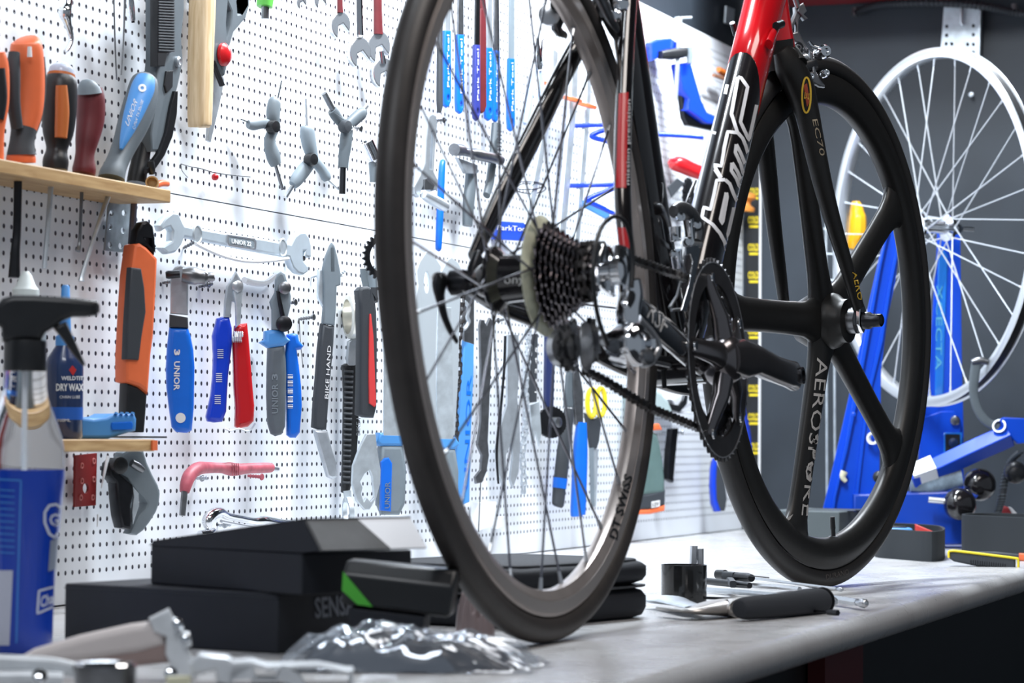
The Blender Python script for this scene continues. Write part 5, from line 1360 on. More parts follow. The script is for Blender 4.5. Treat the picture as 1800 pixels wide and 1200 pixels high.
tag(obj('cable', mb, M_wplastic), 'white cable sagging between two screws under the large spanner', 'cable')
mb = MB(); mb.tube([wallp(.008)(x, y) for x, y in smooth_path(k([(560, 420), (620, 440), (700, 440), (760, 395)]), 4)], .004, 8)
tag(obj('cable', mb, M_wplastic), 'short white cable loop above the grey and blue pliers', 'cable')
# sprocket peeping out left of the tyre and cassette tool
c = wallp(.05)(672, 452); o = obj('sprocket', toothed(MB(), c, V((-.55, -.83, 0)), (0, 0, 1), .032, 24, .003, .021, .004), M_bsteel); tag(o, 'black toothed sprocket half hidden behind the left side of the rear tyre', 'sprocket')
o = flat('steel_block', [(644, 472), (662, 470), (664, 505), (650, 508), (646, 490)], wallp(.03), .01, M_lgrey, None, .001); tag(o, 'grey steel block under the half hidden sprocket', 'block')

# red pipe like handle, ratchet, red plate, adjustable wrench
k = cc(100, 800, 4.5); P = wallp(.038)
t = T_('l_wrench', 'faded red rubber covered L shaped wrench resting on two screws', 'wrench', (322, 905), P)
mb = MB(); limb(mb, k([(1010, 290, 80), (1022, 230, 100), (1050, 160, 108), (1110, 108, 108), (1180, 98, 92), (1300, 100, 84), (1370, 108, 108), (1430, 112, 96), (1500, 104, 84), (1600, 100, 84), (1680, 98, 80), (1694, 100, 66)]), P); obj('rubber_cover', mb, mat('faded_red_rubber', (.42, .09, .12), .5, var=.3, vscale=60), t, smooth=60)
mb = MB()
for i in range(4): limb(mb, k([(1385 + i * 16, 62, 8), (1392 + i * 16, 110, 8), (1388 + i * 16, 158, 8)]), P, d=.008, n=6)
obj('ridges', mb, MATS['faded_red_rubber'], t)
obj('hex_end', limb(MB(), k([(1010, 280, 52), (992, 476, 50)]), P, k=1, n=6), M_dsteel, t); obj('hex_end', limb(MB(), k([(1690, 102, 40), (1745, 108, 40)]), P, k=1, n=6), M_alu, t)
nail(344, 840, 355, 840, 'reddish screw supporting the left end of the red L wrench'); nail(436, 836, 460, 838, 'reddish screw supporting the right end of the red L wrench', m=MATS['faded_red_rubber'])
P = wallp(.040)
t = T_('ratchet', 'chrome ratchet handle lying on a screw behind the black boxes', 'ratchet', (375, 938), P)
mb = MB(); limb(mb, k([(1200, 570, 60), (1190, 520, 90), (1230, 470, 96), (1290, 450, 80), (1350, 480, 64), (1450, 500, 60), (1560, 520, 58), (1640, 520, 84), (1760, 540, 80), (1900, 560, 76)]), P); obj('handle', mb, M_chrome, t, smooth=60)
mb = MB(); limb(mb, k([(1300, 520, 26), (1420, 545, 24), (1560, 570, 24)]), P, d=.006); obj('rail', mb, M_alu, t)
obj('base', limb(MB(), k([(1130, 620, 50), (1200, 612, 60), (1240, 590, 40)]), P), M_chrome, t)
nail(383, 922, 395, 922, 'screw with a round head carrying the chrome ratchet')
P = wallp(.012)
t = flat('drilled_plate', [(133, 800), (171, 796), (169, 888), (132, 891)], P, .003, mat('matt_red_steel', (.20, .010, .010), .45), None, .0006, holes=[arc(151, 858, 5, 9, 0, 360, 16)[:-1]]); tag(t, 'dark red drilled steel plate on the board below the lower shelf', 'plate')
mb = MB()
for x, y in ((144, 818), (165, 810), (144, 845), (165, 842), (163, 874), (142, 874)):
    mb.hoop([(.0022, -.0004), (.0034, -.0004), (.0034, .0008), (.0022, .0008)], P(x, y, .0004), P.n, 14)
obj('rivet_rings', mb, mat('worn_red_edge', (.50, .16, .15), .4), t)
Pq = wallp(.040, 30, (240, 860))
t = T_('adjustable_wrench', 'grey adjustable wrench head hanging below the lower wooden shelf', 'wrench', (235, 938), Pq)
flat('head', k([(500, 40), (520, -20), (600, -60), (690, -40), (720, 60), (760, 150), (805, 235), (822, 300), (815, 380), (790, 450), (740, 530), (690, 595), (640, 632), (580, 620), (600, 580), (650, 470), (700, 420), (715, 380), (690, 340), (650, 300), (600, 240), (560, 180), (505, 150)]), Pq, .018, M_dsteel if False else M_lgrey, t, bevel=.003)
flat('fixed_jaw', k([(415, 160), (425, 60), (470, 20), (520, 40), (510, 150), (600, 230), (612, 300), (590, 400), (600, 520), (590, 590), (520, 575), (495, 480), (480, 350), (470, 220)]), Pq, .020, M_bsteel, t, bevel=.003, d=.006)
obj('worm', limb(MB(), k([(590, 60, 60), (640, 90, 66), (680, 120, 50)]), Pq, d=.006), M_dsteel, t)
obj('pin', MB().lathe([(.0095, -.004), (.0095, .004), (.006, .006), (.001, .006)], Pq(*k([(490, 80)])[0], .008), Pq.n, 20), M_black, t)
flat('inner_face', k([(600, 240), (650, 300), (652, 400), (600, 560), (596, 440), (610, 330)]), Pq, .006, M_zinc, t, bevel=.001, d=.001)
P = wallp(.02)
o = obj('needle', limb(MB(), [(190, 802, 7), (184, 830, 5), (178, 858, 2)], P), M_wplastic); tag(o, 'small white pointed sliver between red plate and grey wrench', 'needle')
o = obj('needle', limb(MB(), [(172, 904, 4), (171, 926, 2)], P), M_wplastic); tag(o, 'tiny white sliver below the dark red plate', 'needle')

# lower shelf and what stands on it
Pf = wallp(.105); a, b = Pf(262, 772), Pf(272, 793); xl = Pf(-120, 775).x
o = obj('wooden_shelf', MB().box(((xl + b.x) / 2, WY - .0535, (a.z + b.z) / 2), (b.x - xl, .104, a.z - b.z)), M_wood, bevel=.0015); tag(o, 'short wooden shelf low on the left board holding bottle and blue tool', 'shelf')
ZS = a.z
o2 = obj('end_edge', MB().box((b.x - .004, WY - .106, (a.z + b.z) / 2), (.012, .003, a.z - b.z - .002)), mat('orange_paint_edge', (.62, .12, .03), .5), o)
Pq = wallp(.085, 35, (190, 760))
t = T_('brush_block', 'blue plastic chain cleaning block lying on the lower wooden shelf', 'chain cleaner', (190, 771), Pq)
h = cc(0, 480, 3.75)
o_ = flat('body', h([(515, 960), (540, 945), (620, 955), (700, 945), (740, 925), (890, 925), (905, 960), (900, 1040), (840, 1055), (720, 1092), (540, 1092), (512, 1075)]), Pq, .045, M_pblue, t, bevel=.004, seg=3)
flat('side_groove', h([(740, 985), (870, 978), (880, 1000), (872, 1030), (742, 1035), (735, 1010)]), Pq, .003, MATS['bright_blue_plastic'], t, bevel=.001, d=.002)
mb = MB()
for i in range(4): limb(mb, h([(765 + i * 36, 928, 30), (768 + i * 36, 916, 22)]), Pq, k=1, n=8)
obj('bumps', mb, M_pblue, t)
o = obj('blade', MB().box(V((wallp(.07)(250, 766).x, WY - .06, ZS + .0023)), (.10, .03, .002), Z=V((0, 0, 1))), M_dsteel); tag(o, 'thin flat steel blade lying on the end of the lower shelf', 'blade')
# oil bottle
Pq = wallp(.070)
bb = Pq(112, 770); sc_ = depth(bb) / FPX; bb.z = ZS
t = thing('oil_bottle', 'dark blue chain oil bottle labelled DRY WAX with a pale blue spout', 'bottle', bb)
R0 = 33 * sc_; H = lambda y: ZS + (768 - y) * sc_
mb = MB().lathe([(R0 * .9, 0), (R0, .003), (R0, H(640) - ZS), (R0 * .9, H(625) - ZS), (R0 * .5, H(605) - ZS), (R0 * .46, H(596) - ZS)], bb, (0, 0, 1), 32)
obj('body', mb, mat('dark_blue_bottle', (.012, .03, .10), .25, coat=.4), t)
obj('base_band', MB().lathe([(R0 * 1.01, .020), (R0 * 1.01, H(712) - ZS)], bb, (0, 0, 1), 32, cap=False), mat('medium_blue_print', (.02, .10, .42), .35), t)
obj('cap', MB().lathe([(R0 * .5, H(604) - ZS), (R0 * .5, H(588) - ZS), (R0 * .33, H(584) - ZS), (R0 * .22, H(500) - ZS), (R0 * .15, H(497) - ZS)], bb, (0, 0, 1), 24), M_pblue, t)
Tb = bvh([c for c in t.children if c.name.startswith('body')][0])
dtext('lettering', 'WELDTITE', Tb, (108, 668), (150, 668), (108, 661), M_lett, t, bold=.02, cut=1)
dtext('lettering', 'DRY WAX', Tb, (99, 687), (146, 687), (99, 674), M_lett, t, bold=.03, cut=1)
dtext('small_lettering', 'CHAIN LUBE', Tb, (105, 700), (140, 700), (105, 695), M_lett, t)
dtext('small_lettering', '100ML', Tb, (102, 741), (124, 741), (102, 736), M_lett, t)
dpatch('red_emblem', ((127, 642), (134, 650), (128, 660), (121, 650)), Tb, M_rlett, t, nx=3, ny=3)
# a second small bottle whose nozzle shows above the sprayer
bb = wallp(.070)(42, 770); bb.z = ZS
t = thing('glue_bottle', 'bottle with pale pointed nozzle standing behind the spray bottle head', 'bottle', bb)
obj('body', MB().lathe([(.020, 0), (.021, .003), (.021, H(560) - ZS), (.012, H(535) - ZS)], bb, (0, 0, 1), 24), M_lgrey, t)
obj('nozzle', MB().lathe([(.0135, H(545) - ZS), (.0135, H(512) - ZS), (.010, H(505) - ZS), (.006, H(488) - ZS), (.003, H(481) - ZS)], bb, (0, 0, 1), 20), mat('milky_nozzle', (.62, .68, .68), .35), t)
# ---------------------------------------------------------------- on the bench, left
def facing(P, yaw_off=0):
    """upright plane through P facing back along the view"""
    d = CP - V(P); d.z = 0; d.normalize(); a = radians(yaw_off)
    return Plane(P, V((d.x * cos(a) - d.y * sin(a), d.x * sin(a) + d.y * cos(a), 0)))
# spray bottle
B0 = BENCH(38, 1146); Pl = facing(B0); sc_ = depth(B0) / FPX
def H(y): return Pl(38, y).z
t = thing('spray_bottle', 'clear spray bottle with blue label and black trigger head at the left edge', 'bottle', B0)
prof = [(50, 1146), (53, 1142), (54, 1100), (55, 1040), (58, 990), (60, 960), (64, 920), (68, 880), (71, 840), (71, 825)]
body = obj('label_sleeve', MB().lathe([(.002, .0)] + [(r * sc_, H(y)) for r, y in prof], B0, (0, 0, 1), 48, cap=False), mat('royal_blue_label', (.005, .045, .40), .28, coat=.3), t, smooth=50)
M_clear = mat('clear_plastic', (.95, .97, 1), .03, trans=1.0, ior=1.10)
prof2 = [(71, 825), (71, 810), (70, 790), (66, 768), (58, 745), (48, 720), (41, 700), (38, 680), (37, 655), (36, 642)]
obj('clear_shoulder', MB().lathe([(r * sc_, H(y)) for r, y in prof2], B0, (0, 0, 1), 48, cap=False), M_clear, t, smooth=60)
obj('liquid', MB().lathe([(.001, H(830)), (66 * sc_, H(830)), (66 * sc_, H(826)), (.001, H(826))], B0, (0, 0, 1), 40), mat('pale_blue_liquid', (.55, .65, .78), .1), t)
obj('dip_tube', MB().cyl(B0 + V((0, 0, H(1100))), B0 + V((0, 0, H(640))), .0022, 10), M_wplastic, t)
obj('collar', MB().lathe([(37 * sc_, H(652)), (38 * sc_, H(650)), (37 * sc_, H(602)), (36 * sc_, H(598)), (20 * sc_, H(597))], B0, (0, 0, 1), 40), M_black, t)
flat('sprayer_head', [(-10, 540), (4, 524), (22, 518), (60, 518), (110, 521), (170, 527), (174, 532), (172, 553), (150, 556), (128, 556), (110, 563), (96, 574), (80, 584), (72, 598), (4, 600), (2, 575), (-12, 566)], Pl, .024, M_black, t, bevel=.005, seg=3, d=.012)
flat('trigger', [(92, 574), (116, 564), (124, 580), (136, 606), (151, 641), (146, 643), (128, 622), (110, 596)], Pl, .014, M_black, t, bevel=.003, d=.007)
obj('nozzle', limb(MB(), [(168, 541, 22), (175, 541, 16)], Pl, k=1), M_black, t)
Tb = bvh(body)
dline('label_frame', [[(-6, 842), (37, 844), (32, 1012), (29, 1130)]], Tb, mat('light_blue_print', (.05, .22, .62), .4), t, 3)
dpatch('label_panel', ((-8, 1002), (23, 1002), (17, 1134), (-8, 1134)), Tb, mat('pale_label_panel', (.50, .52, .62), .45), t, nx=6, ny=10)
mb_lines = [[(-6, 860 + i * 11), (26, 862 + i * 11)] for i in range(11)]
dline('fine_print', mb_lines, Tb, MATS['light_blue_print'], t, 2.2)
dline('logo_outline', [[(107, 893), (98, 886), (86, 888), (78, 900), (78, 918), (86, 938), (95, 944), (103, 934)]], Tb, mat('silver_blue_print', (.60, .64, .74), .4), t, 4.5)
dtext('logo_letter', 'G', Tb, (86, 924), (103, 924), (86, 902), MATS['silver_blue_print'], t, bold=.02)
dline('logo_outline', [[(98, 1030), (68, 1038), (65, 1078), (92, 1066)]], Tb, MATS['silver_blue_print'], t, 3.5)
dtext('logo_letters', 'Cha', Tb, (70, 1068), (93, 1060), (71, 1048), MATS['silver_blue_print'], t, bold=.02)
dpatch('silver_panel', ((88, 950), (102, 944), (97, 1000), (84, 1004)), Tb, mat('dull_silver_print', (.26, .30, .38), .35), t, nx=4, ny=6)

# black cardboard boxes
def find(fn, x, lo=0, hi=.8):
    for _ in range(50):
        m = (lo + hi) / 2
        if topx(fn(m))[0] < x: lo = m
        else: hi = m
    return lo
def carton(name, label, A, B, xfar, ztop, z0, parent_m=None, bevel=.002):
    A, B = V(A), V(B); u = (B - A); v = V((-u.y, u.x, 0)).normalized()
    if v.dot(CF) < 0: v = -v
    L = find(lambda l: B + v * l, xfar)
    t = thing(name, label, 'box', (A + B) / 2 + v * L / 2)
    mb = MB().add([V((p.x, p.y, z)) for z in (z0, ztop) for p in (A, B, B + v * L, A + v * L)], [(0, 3, 2, 1), (4, 5, 6, 7), (0, 1, 5, 4), (1, 2, 6, 5), (2, 3, 7, 6), (3, 0, 4, 7)])
    obj('box_body', mb, M_board, t, bevel=bevel, seg=3)
    return t, u, v, L
def Z(z): return Plane((0, 0, z), (0, 0, 1))
A1, B1 = BENCH(112, 1126), BENCH(489, 1149)
F1 = Plane(A1, V((-(B1 - A1).y, (B1 - A1).x, 0)) * (1 if V((-(B1 - A1).y, (B1 - A1).x, 0)).dot(CF) < 0 else -1))
z1 = (F1(108, 1020).z + F1(490, 1047).z) / 2
t1, u1, v1, L1 = carton('cardboard_box', 'large black cardboard box, lower of the stack, with grey letters on its side', A1, B1, 728, z1, .0)
# lid edge line
mb = MB().box((A1 + B1) / 2 + V((0, 0, z1 - .004)) + F1.n * .0002, ((B1 - A1).length, .0006, .0008), X=(B1 - A1).normalized(), Y=F1.n)
obj('lid_seam', mb, M_grip, t1)
S1 = Plane(B1, -V((u1.x, u1.y, 0)).normalized() * -1)
ptext('lettering', 'SENSAH', S1, (554, 1087), (640, 1078), (552, 1050), mat('silver_grey_print', (.22, .24, .28), .45), t1, bold=.02)
A2, B2 = Z(z1)(264, 1026), Z(z1)(530, 1046)
F2 = Plane(A2, F1.n if False else (V((-(B2 - A2).y, (B2 - A2).x, 0)) * (1 if V((-(B2 - A2).y, (B2 - A2).x, 0)).dot(CF) < 0 else -1)))
z2 = (F2(257, 955).z + F2(530, 972).z) / 2
t2, u2, v2, L2 = carton('cardboard_box', 'black cardboard box with raised lid and white flap, upper of the stack', A2, B2, 724, z2, z1)
pa, pb, pc = F2(268, 953, .001), F2(535, 914, .001), F2(563, 967, .001)
pd = F2(530, 971, .001); pe = F2(262, 958, .001)
def fr(p, x): return find(lambda l: p + v2 * l, x)
lb, lc = fr(pb, 722), fr(pc, 750)
lid = MB()
lid.prism([pe, pa, pb, pc, pd], v2 * .003)
lid.add([pa, pb, pb + v2 * lb, pa + v2 * lb], [(0, 1, 2, 3)])
o = obj('lid', lid, M_board, t2)
s = o.modifiers.new('solid', 'SOLIDIFY'); s.thickness = .0015
def mixp(a, b, t_): return a.lerp(b, t_)
qb, qc = pb + v2 * lb, pc + v2 * lc
fb_ = find(lambda l: pb + v2 * l, 629) / lb; fc_ = find(lambda l: pc + v2 * l, 687) / lc
nrm = (qb - pb).cross(pc - pb).normalized(); nrm = nrm if nrm.dot(CF) < 0 else -nrm
m1, m2 = mixp(pb, qb, fb_), mixp(pc, qc, fc_)
obj('flap', MB().prism([pb, m1, m2, pc], -nrm * .002), mat('grey_scuffed_card', (.055, .062, .07), .45, var=.3, vscale=30), t2)
obj('white_flap_end', MB().prism([m1, qb, qc, m2], -nrm * .002), mat('white_card', (.86, .88, .92), .5), t2)
# small tilted box with green corner
G0 = BENCH(705, 1163); Pg = facing(G0, -6)
t = thing('component_box', 'small black box with a bright green corner stripe tilted in front of the stack', 'box', G0)
bl, br, tr, tl = Pg(600, 1062), Pg(790, 1086), Pg(798, 1032), Pg(600, 1008)
bk_ = -Pg.n
ul, ur = Pg(606, 985) , Pg(803, 1005)
def back(p, d, dz=0): return p + bk_ * d + V((0, 0, dz))
pts = [bl, br, tr, tl, back(Pg(606, 984), .012), back(Pg(803, 1004), .012), back(bl, .052), back(br, .052), back(Pg(803, 1004), .048), back(Pg(606, 984), .048)]
mb = MB().add(pts, [(0, 1, 2, 3), (3, 2, 5, 4), (4, 5, 8, 9), (9, 8, 7, 6), (6, 7, 1, 0), (1, 7, 8, 5, 2), (0, 3, 4, 9, 6)])
gb = obj('box_body', mb, mat('satin_black_card', (.014, .015, .017), .3), t, bevel=.0035, seg=4)
Tg = bvh(gb)
mb = MB(); P3 = [Pg(603, 1004, .0008), Pg(601, 1037, .0008), Pg(628, 1062, .0008), Pg(655, 1066, .0008)]
mb.prism(P3, Pg.n * .0003); obj('green_stripe', mb, mat('lime_green_print', (.09, .50, .05), .4), t)
# standing support: folded card foot under the small box
mb = MB().prism([V((Pg(618, 1072).x, Pg(618, 1072).y, 0)), V((Pg(740, 1085).x, Pg(740, 1085).y, 0)), Pg(745, 1084), Pg(612, 1068)], bk_ * .06)
obj('lower_flap', mb, M_board, t, bevel=.001)
# crumpled clear bags
M_bag = bpy.data.materials.new('crumpled_clear_film'); M_bag.use_nodes = True
nt = M_bag.node_tree; b = nt.nodes['Principled BSDF']
b.inputs['Base Color'].default_value = (.62, .70, .80, 1); b.inputs['Roughness'].default_value = .05; b.inputs['Metallic'].default_value = .55
b.inputs['Specular IOR Level'].default_value = .9; b.inputs['Alpha'].default_value = .34; b.inputs['Coat Weight'].default_value = 1
from mathutils import noise
def bag(name, label, c, rx, ry, h, seed, ang, cat='plastic bag', dark=True, m=None):
    t = thing(name, label, cat, c); N = 64; vs = []; fs = []
    ux, uy = V((cos(ang), sin(ang), 0)), V((-sin(ang), cos(ang), 0))
    for j in range(N + 1):
        for i in range(N + 1):
            x, y = i / N * 2 - 1, j / N * 2 - 1
            r = min(1, (abs(x) ** 3 + abs(y) ** 3) ** (1 / 3)); base = (1 - r ** 3.2) ** .8 if r < 1 else 0
            n1 = noise.noise(V((x * 2.2, y * 2.2, seed))); n2 = 1 - abs(noise.noise(V((x * 4 + 3, y * 4, seed + 7)))) * 2.2; n3 = 1 - abs(noise.noise(V((x * 9 + 3, y * 9, seed + 3)))) * 2
            z = h * (base * (.72 + .30 * n1) + .14 * n2 * (.25 + base) + .02 * n3)
            vs.append(V(c) + ux * x * rx * (1 + .12 * n1) + uy * y * ry * (1 + .12 * n1) + V((0, 0, max(.0006, z))))
    for j in range(N):
        for i in range(N):
            a = j * (N + 1) + i; fs.append((a, a + 1, a + N + 2, a + N + 1))
    obj('film', MB().add(vs, fs), m or M_bag, t, smooth=180)
    if dark:
        obj('contents', MB().add([V((c.x + (v.x - c.x) * .82, c.y + (v.y - c.y) * .82, max(.0004, v.z * .80))) for v in vs], fs), mat('dark_rubber_parts', (.018, .016, .026), .3), t, smooth=180)
    return t
AN = atan2(CR.y, CR.x)
bag('plastic_bag', 'crumpled clear plastic bag with dark parts lying in front of the rear tyre', BENCH(712, 1176), .102, .048, .038, 2.3, AN)
bag('plastic_bag', 'flat shiny end of clear plastic film lying under the rear tyre edge', BENCH(880, 1168), .040, .030, .012, 5.1, AN, dark=False)
bag('wrapping_foil', 'crumpled greyish pink wrapping between the small box and the rear tyre', BENCH(836, 1128), .018, .016, .060, 9.4, AN, 'wrapper', False, mat('greyish_pink_film', (.34, .27, .27), .22, .2))
t = flat('clear_sheet', [(730, 985), (790, 980), (792, 1010), (730, 1008)], Plane(BENCH(760, 1080), (-.9, -.4, .15)), .002, mat('frosted_film', (.55, .65, .70), .2), None, .0005)
tag(t, 'pale folded plastic sheet standing behind the small box', 'sheet')

# blurred parts in the very foreground
M_blurm = mat('bright_cast_alloy', (.72, .75, .78), .35, .25, var=.1)
c = BENCH(170, 1195); Pf = facing(c)
t = thing('padded_lever', 'pale pinkish beige lever with a silver clamp end in the blurred foreground', 'lever', c)
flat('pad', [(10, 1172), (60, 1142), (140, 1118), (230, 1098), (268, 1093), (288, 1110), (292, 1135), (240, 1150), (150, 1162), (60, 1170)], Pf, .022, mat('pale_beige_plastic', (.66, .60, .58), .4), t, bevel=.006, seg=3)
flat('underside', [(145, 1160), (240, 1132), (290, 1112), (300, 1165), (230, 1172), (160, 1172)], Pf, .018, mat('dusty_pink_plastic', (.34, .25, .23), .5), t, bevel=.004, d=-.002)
flat('clamp', [(262, 1088), (290, 1074), (298, 1070), (306, 1086), (318, 1090), (324, 1104), (316, 1110), (334, 1112), (338, 1134), (328, 1140), (342, 1160), (352, 1176), (348, 1190), (296, 1190), (300, 1170), (290, 1150), (292, 1120), (270, 1110)], Pf, .020, M_blurm, t, bevel=.003, d=.003)
for x, y, r in ((312, 1098, 10), (326, 1124, 9), (300, 1186, 12)):
    obj('bolt', MB().lathe([(r * .00042, -.002), (r * .00042, .004), (r * .0002, .005)], Pf(x, y, .004), Pf.n + V((0, 0, .4)), 14), M_chrome, t)
c = BENCH(185, 1235); Pf = facing(c)
t = thing('headset_cup', 'dark round bearing cup with bright rim at the bottom left edge', 'bearing', c)
mb = MB().lathe([(.020, 0), (.0215, .004), (.0215, .026), (.0195, .028), (.0175, .027), (.0170, .012), (.001, .011)], c, (0, 0, 1), 36); obj('cup', mb, M_dsteel, t)
obj('rim', MB().hoop([(.0170, .0272), (.0205, .0282), (.0218, .0268), (.0205, .0258)], c, (0, 0, 1), 36), M_chrome, t)
c = BENCH(60, 1215); Pf = facing(c)
t = thing('brake_lever', 'blurred silver lever body lying at the bottom left corner', 'lever', c)
mb = MB(); limb(mb, [(-30, 1162, 26), (30, 1166, 30), (90, 1170, 30), (135, 1178, 26)], Pf, dr=.6); limb(mb, [(-20, 1192, 24), (50, 1192, 28), (110, 1196, 30)], Pf, dr=.8, d=.010)
obj('body', mb, M_blurm, t, smooth=60)
obj('bolt', MB().lathe([(.0055, 0), (.0055, .003), (.002, .004)], Pf(70, 1190, .022), Pf.n + V((0, 0, .8)), 16), M_chrome, t); obj('pivot', limb(MB(), [(138, 1166, 20), (144, 1196, 24), (140, 1230, 24)], Pf, d=.004), M_black, t)
c = BENCH(470, 1240); Pf = facing(c)
t = thing('notched_rail', 'pale notched alloy rail lying across the bottom foreground', 'rail', c)
flat('rail', [(330, 1168), (350, 1150), (400, 1155), (410, 1163), (440, 1160), (470, 1168), (560, 1166), (610, 1176), (622, 1176), (622, 1200), (618, 1225), (540, 1225), (520, 1190), (500, 1178), (490, 1200), (442, 1200), (438, 1178), (415, 1178), (408, 1205), (380, 1200), (378, 1178), (340, 1188)], Pf, .03, M_blurm, t, bevel=.003)
flat('base', [(300, 1205), (620, 1205), (620, 1234), (300, 1234)], Pf, .05, mat('dull_taupe_metal', (.20, .18, .17), .5, .4), t, bevel=.003, d=-.004)
flat('yellow_tab', [(292, 1190), (335, 1188), (335, 1215), (292, 1215)], Pf, .01, mat('cream_plastic', (.72, .70, .50), .5), t, bevel=.001, d=.006)

# ---------------------------------------------------------------- on the bench, middle
A3, B3 = BENCH(905, 1108), BENCH(1160, 1084)
u = (B3 - A3); un = u.normalized(); v = V((-u.y, u.x, 0)).normalized(); v = v if v.dot(CF) > 0 else -v
t = thing('zipped_case', 'black padded nylon case with zip behind the bottom of the rear wheel', 'case', (A3 + B3) / 2 + v * .09)
Fc = Plane(A3, -v)
ztop = Fc(1100, 985).z; zmid = Fc(1156, 1028).z
def softbox(mb, z0, z1, ins=0, L=.20):
    R = []
    for k, (z, i_) in enumerate(((z0, .012), (z0 + .004, .003), (z0 + (z1 - z0) * .35, 0), (z0 + (z1 - z0) * .7, 0), (z1 - .004, .004), (z1, .014))):
        ring = []
        for q in range(48):
            a = 2 * pi * q / 48; ca, sa = cos(a), sin(a); e = 2 / 7
            ca = math.copysign(abs(ca) ** e, ca); sa = math.copysign(abs(sa) ** e, sa)
            hx, hy = u.length / 2 - ins - i_, L / 2 - ins - i_
            ring.append((A3 + B3) / 2 + v * L / 2 + un * ca * hx + v * sa * hy + V((0, 0, z + .0012 * noise.noise(V((q * .4, z * 90, ins * 50))))))
        R.append(ring)
    mb.rings(R); return mb
obj('lower_half', softbox(MB(), 0, zmid - .001), M_cloth, t, smooth=60)
obj('upper_half', softbox(MB(), zmid + .002, ztop), M_cloth, t, smooth=60)
obj('zip', softbox(MB(), zmid - .003, zmid + .003, .0006), mat('zip_tape', (.03, .032, .036), .5, bump=.6, bscale=900), t, smooth=60)
o = obj('piping', MB().tube([p + V((0, 0, .0012)) for p in [(A3 + B3) / 2 + v * .10 + un * math.copysign(abs(cos(a)) ** (2 / 7), cos(a)) * (u.length / 2 - .010) + v * math.copysign(abs(sin(a)) ** (2 / 7), sin(a)) * (.10 - .010) + V((0, 0, ztop - .003)) for a in [2 * pi * i / 48 for i in range(48)]]], .0022, 8, close=True), M_cloth, t)
t3 = flat('clear_card', [(935, 1026), (975, 1008), (985, 1018), (955, 1032)], Plane(BENCH(958, 1085), (-.8, -.5, .3)), .0012, mat('frosted_film', (.55, .65, .70), .2), None, .0004); tag(t3, 'small clear plastic card visible through the bottom of the rear wheel', 'card')
# black cup
c = BENCH(1202, 1060); k_ = depth(c) / FPX; rr0 = 40 * k_
Pc = facing(c)
hz = Pc(1202, 992).z
t = thing('socket_cup', 'open glossy black plastic cup standing beside the zipped case', 'cup', c)
obj('cup', MB().lathe([(rr0 * .94, 0), (rr0, .002), (rr0 * 1.01, hz), (rr0 * .96, hz), (rr0 * .93, hz - .004), (rr0 * .90, .004), (.0005, .003)], c, (0, 0, 1), 48), mat('glossy_black_plastic', (.012, .012, .012), .14, coat=.6), t)
Pk2 = Plane(c + V((.05, .02, 0)), Pc.n)
def hexbar(label, p0, p1, w, Pq, m=M_alu, off=0):
    o = obj('hex_key', limb(MB(), [(*p0, w), (*p1, w)], Pq, k=1, n=6, d=off), m); return tag(o, label, 'hex key')
t = thing('bit_holder', 'two pale violet grey flat bits standing up behind the black cup', 'tool bits', Pk2(1222, 1060))
obj('bit', limb(MB(), [(1216, 1040, 13), (1220, 959, 13)], Pk2, k=1, n=6), M_alu, t); obj('bit', limb(MB(), [(1232, 1040, 11), (1231, 964, 12)], Pk2, k=1, n=6), M_alu, t)
# hex key set lying down
k5 = cc(1150, 940, 4.615)
def onbench(x, y, z): return Z(z)
def lay(mb, path, z, **kw): return limb(mb, k5(path), Z(z), **kw)
t = thing('hex_key_set', 'black jointed holder with several steel ball end hex keys', 'hex keys', BENCH(1310, 1040))
obj('holder', lay(MB(), [(512, 318, 76), (575, 322, 80)], .021, k=1), M_black, t)
obj('holder', lay(MB(), [(575, 330, 72), (665, 338, 74)], .021, k=1, power=4), M_grip, t)
obj('holder', lay(MB(), [(665, 338, 74), (755, 345, 78), (790, 350, 60)], .021, k=1), M_black, t)
obj('holder_clip', lay(MB(), [(600, 350, 60), (640, 400, 56)], .016, k=1, power=4), M_grip, t)
obj('holder', lay(MB(), [(430, 375, 56), (560, 388, 58), (700, 402, 56), (775, 410, 50)], .014, k=1), M_black, t)
obj('long_key', lay(MB(), [(800, 350, 24), (1480, 436, 26)], .018, k=1, n=6), M_alu, t); obj('ball_end', lay(MB(), [(1480, 437, 16), (1496, 438, 34), (1518, 441, 38), (1530, 442, 20)], .018, n=10), M_alu, t)
obj('long_key', lay(MB(), [(770, 330, 10), (930, 346, 10)], .032, k=1, n=6), M_bsteel, t)
obj('long_key', lay(MB(), [(770, 408, 46), (1000, 420, 44), (1180, 440, 44)], .012, k=1, n=6), M_alu, t)
obj('long_key', lay(MB(), [(420, 442, 48), (740, 466, 46), (1100, 500, 46)], .010, k=1, n=6), M_steel, t)
obj('long_key', lay(MB(), [(1370, 500, 60), (1650, 545, 62)], .008, k=1, n=6), M_alu, t); obj('ball_end', lay(MB(), [(1645, 546, 40), (1665, 548, 58), (1690, 552, 78), (1710, 555, 70), (1722, 556, 30)], .008, n=12), M_alu, t)
obj('long_key', lay(MB(), [(1340, 520, 62), (1410, 530, 62)], .009, k=1, n=6), M_alu, t); obj('ball_end', lay(MB(), [(1408, 530, 44), (1425, 534, 66), (1450, 540, 84), (1468, 544, 40)], .009, n=12), M_alu, t)
obj('long_key', lay(MB(), [(420, 510, 26), (700, 520, 24)], .005, k=1, n=6), M_bsteel, t)
obj('long_key', lay(MB(), [(420, 545, 14), (560, 545, 14)], .005, k=1, n=6), M_alu, t)
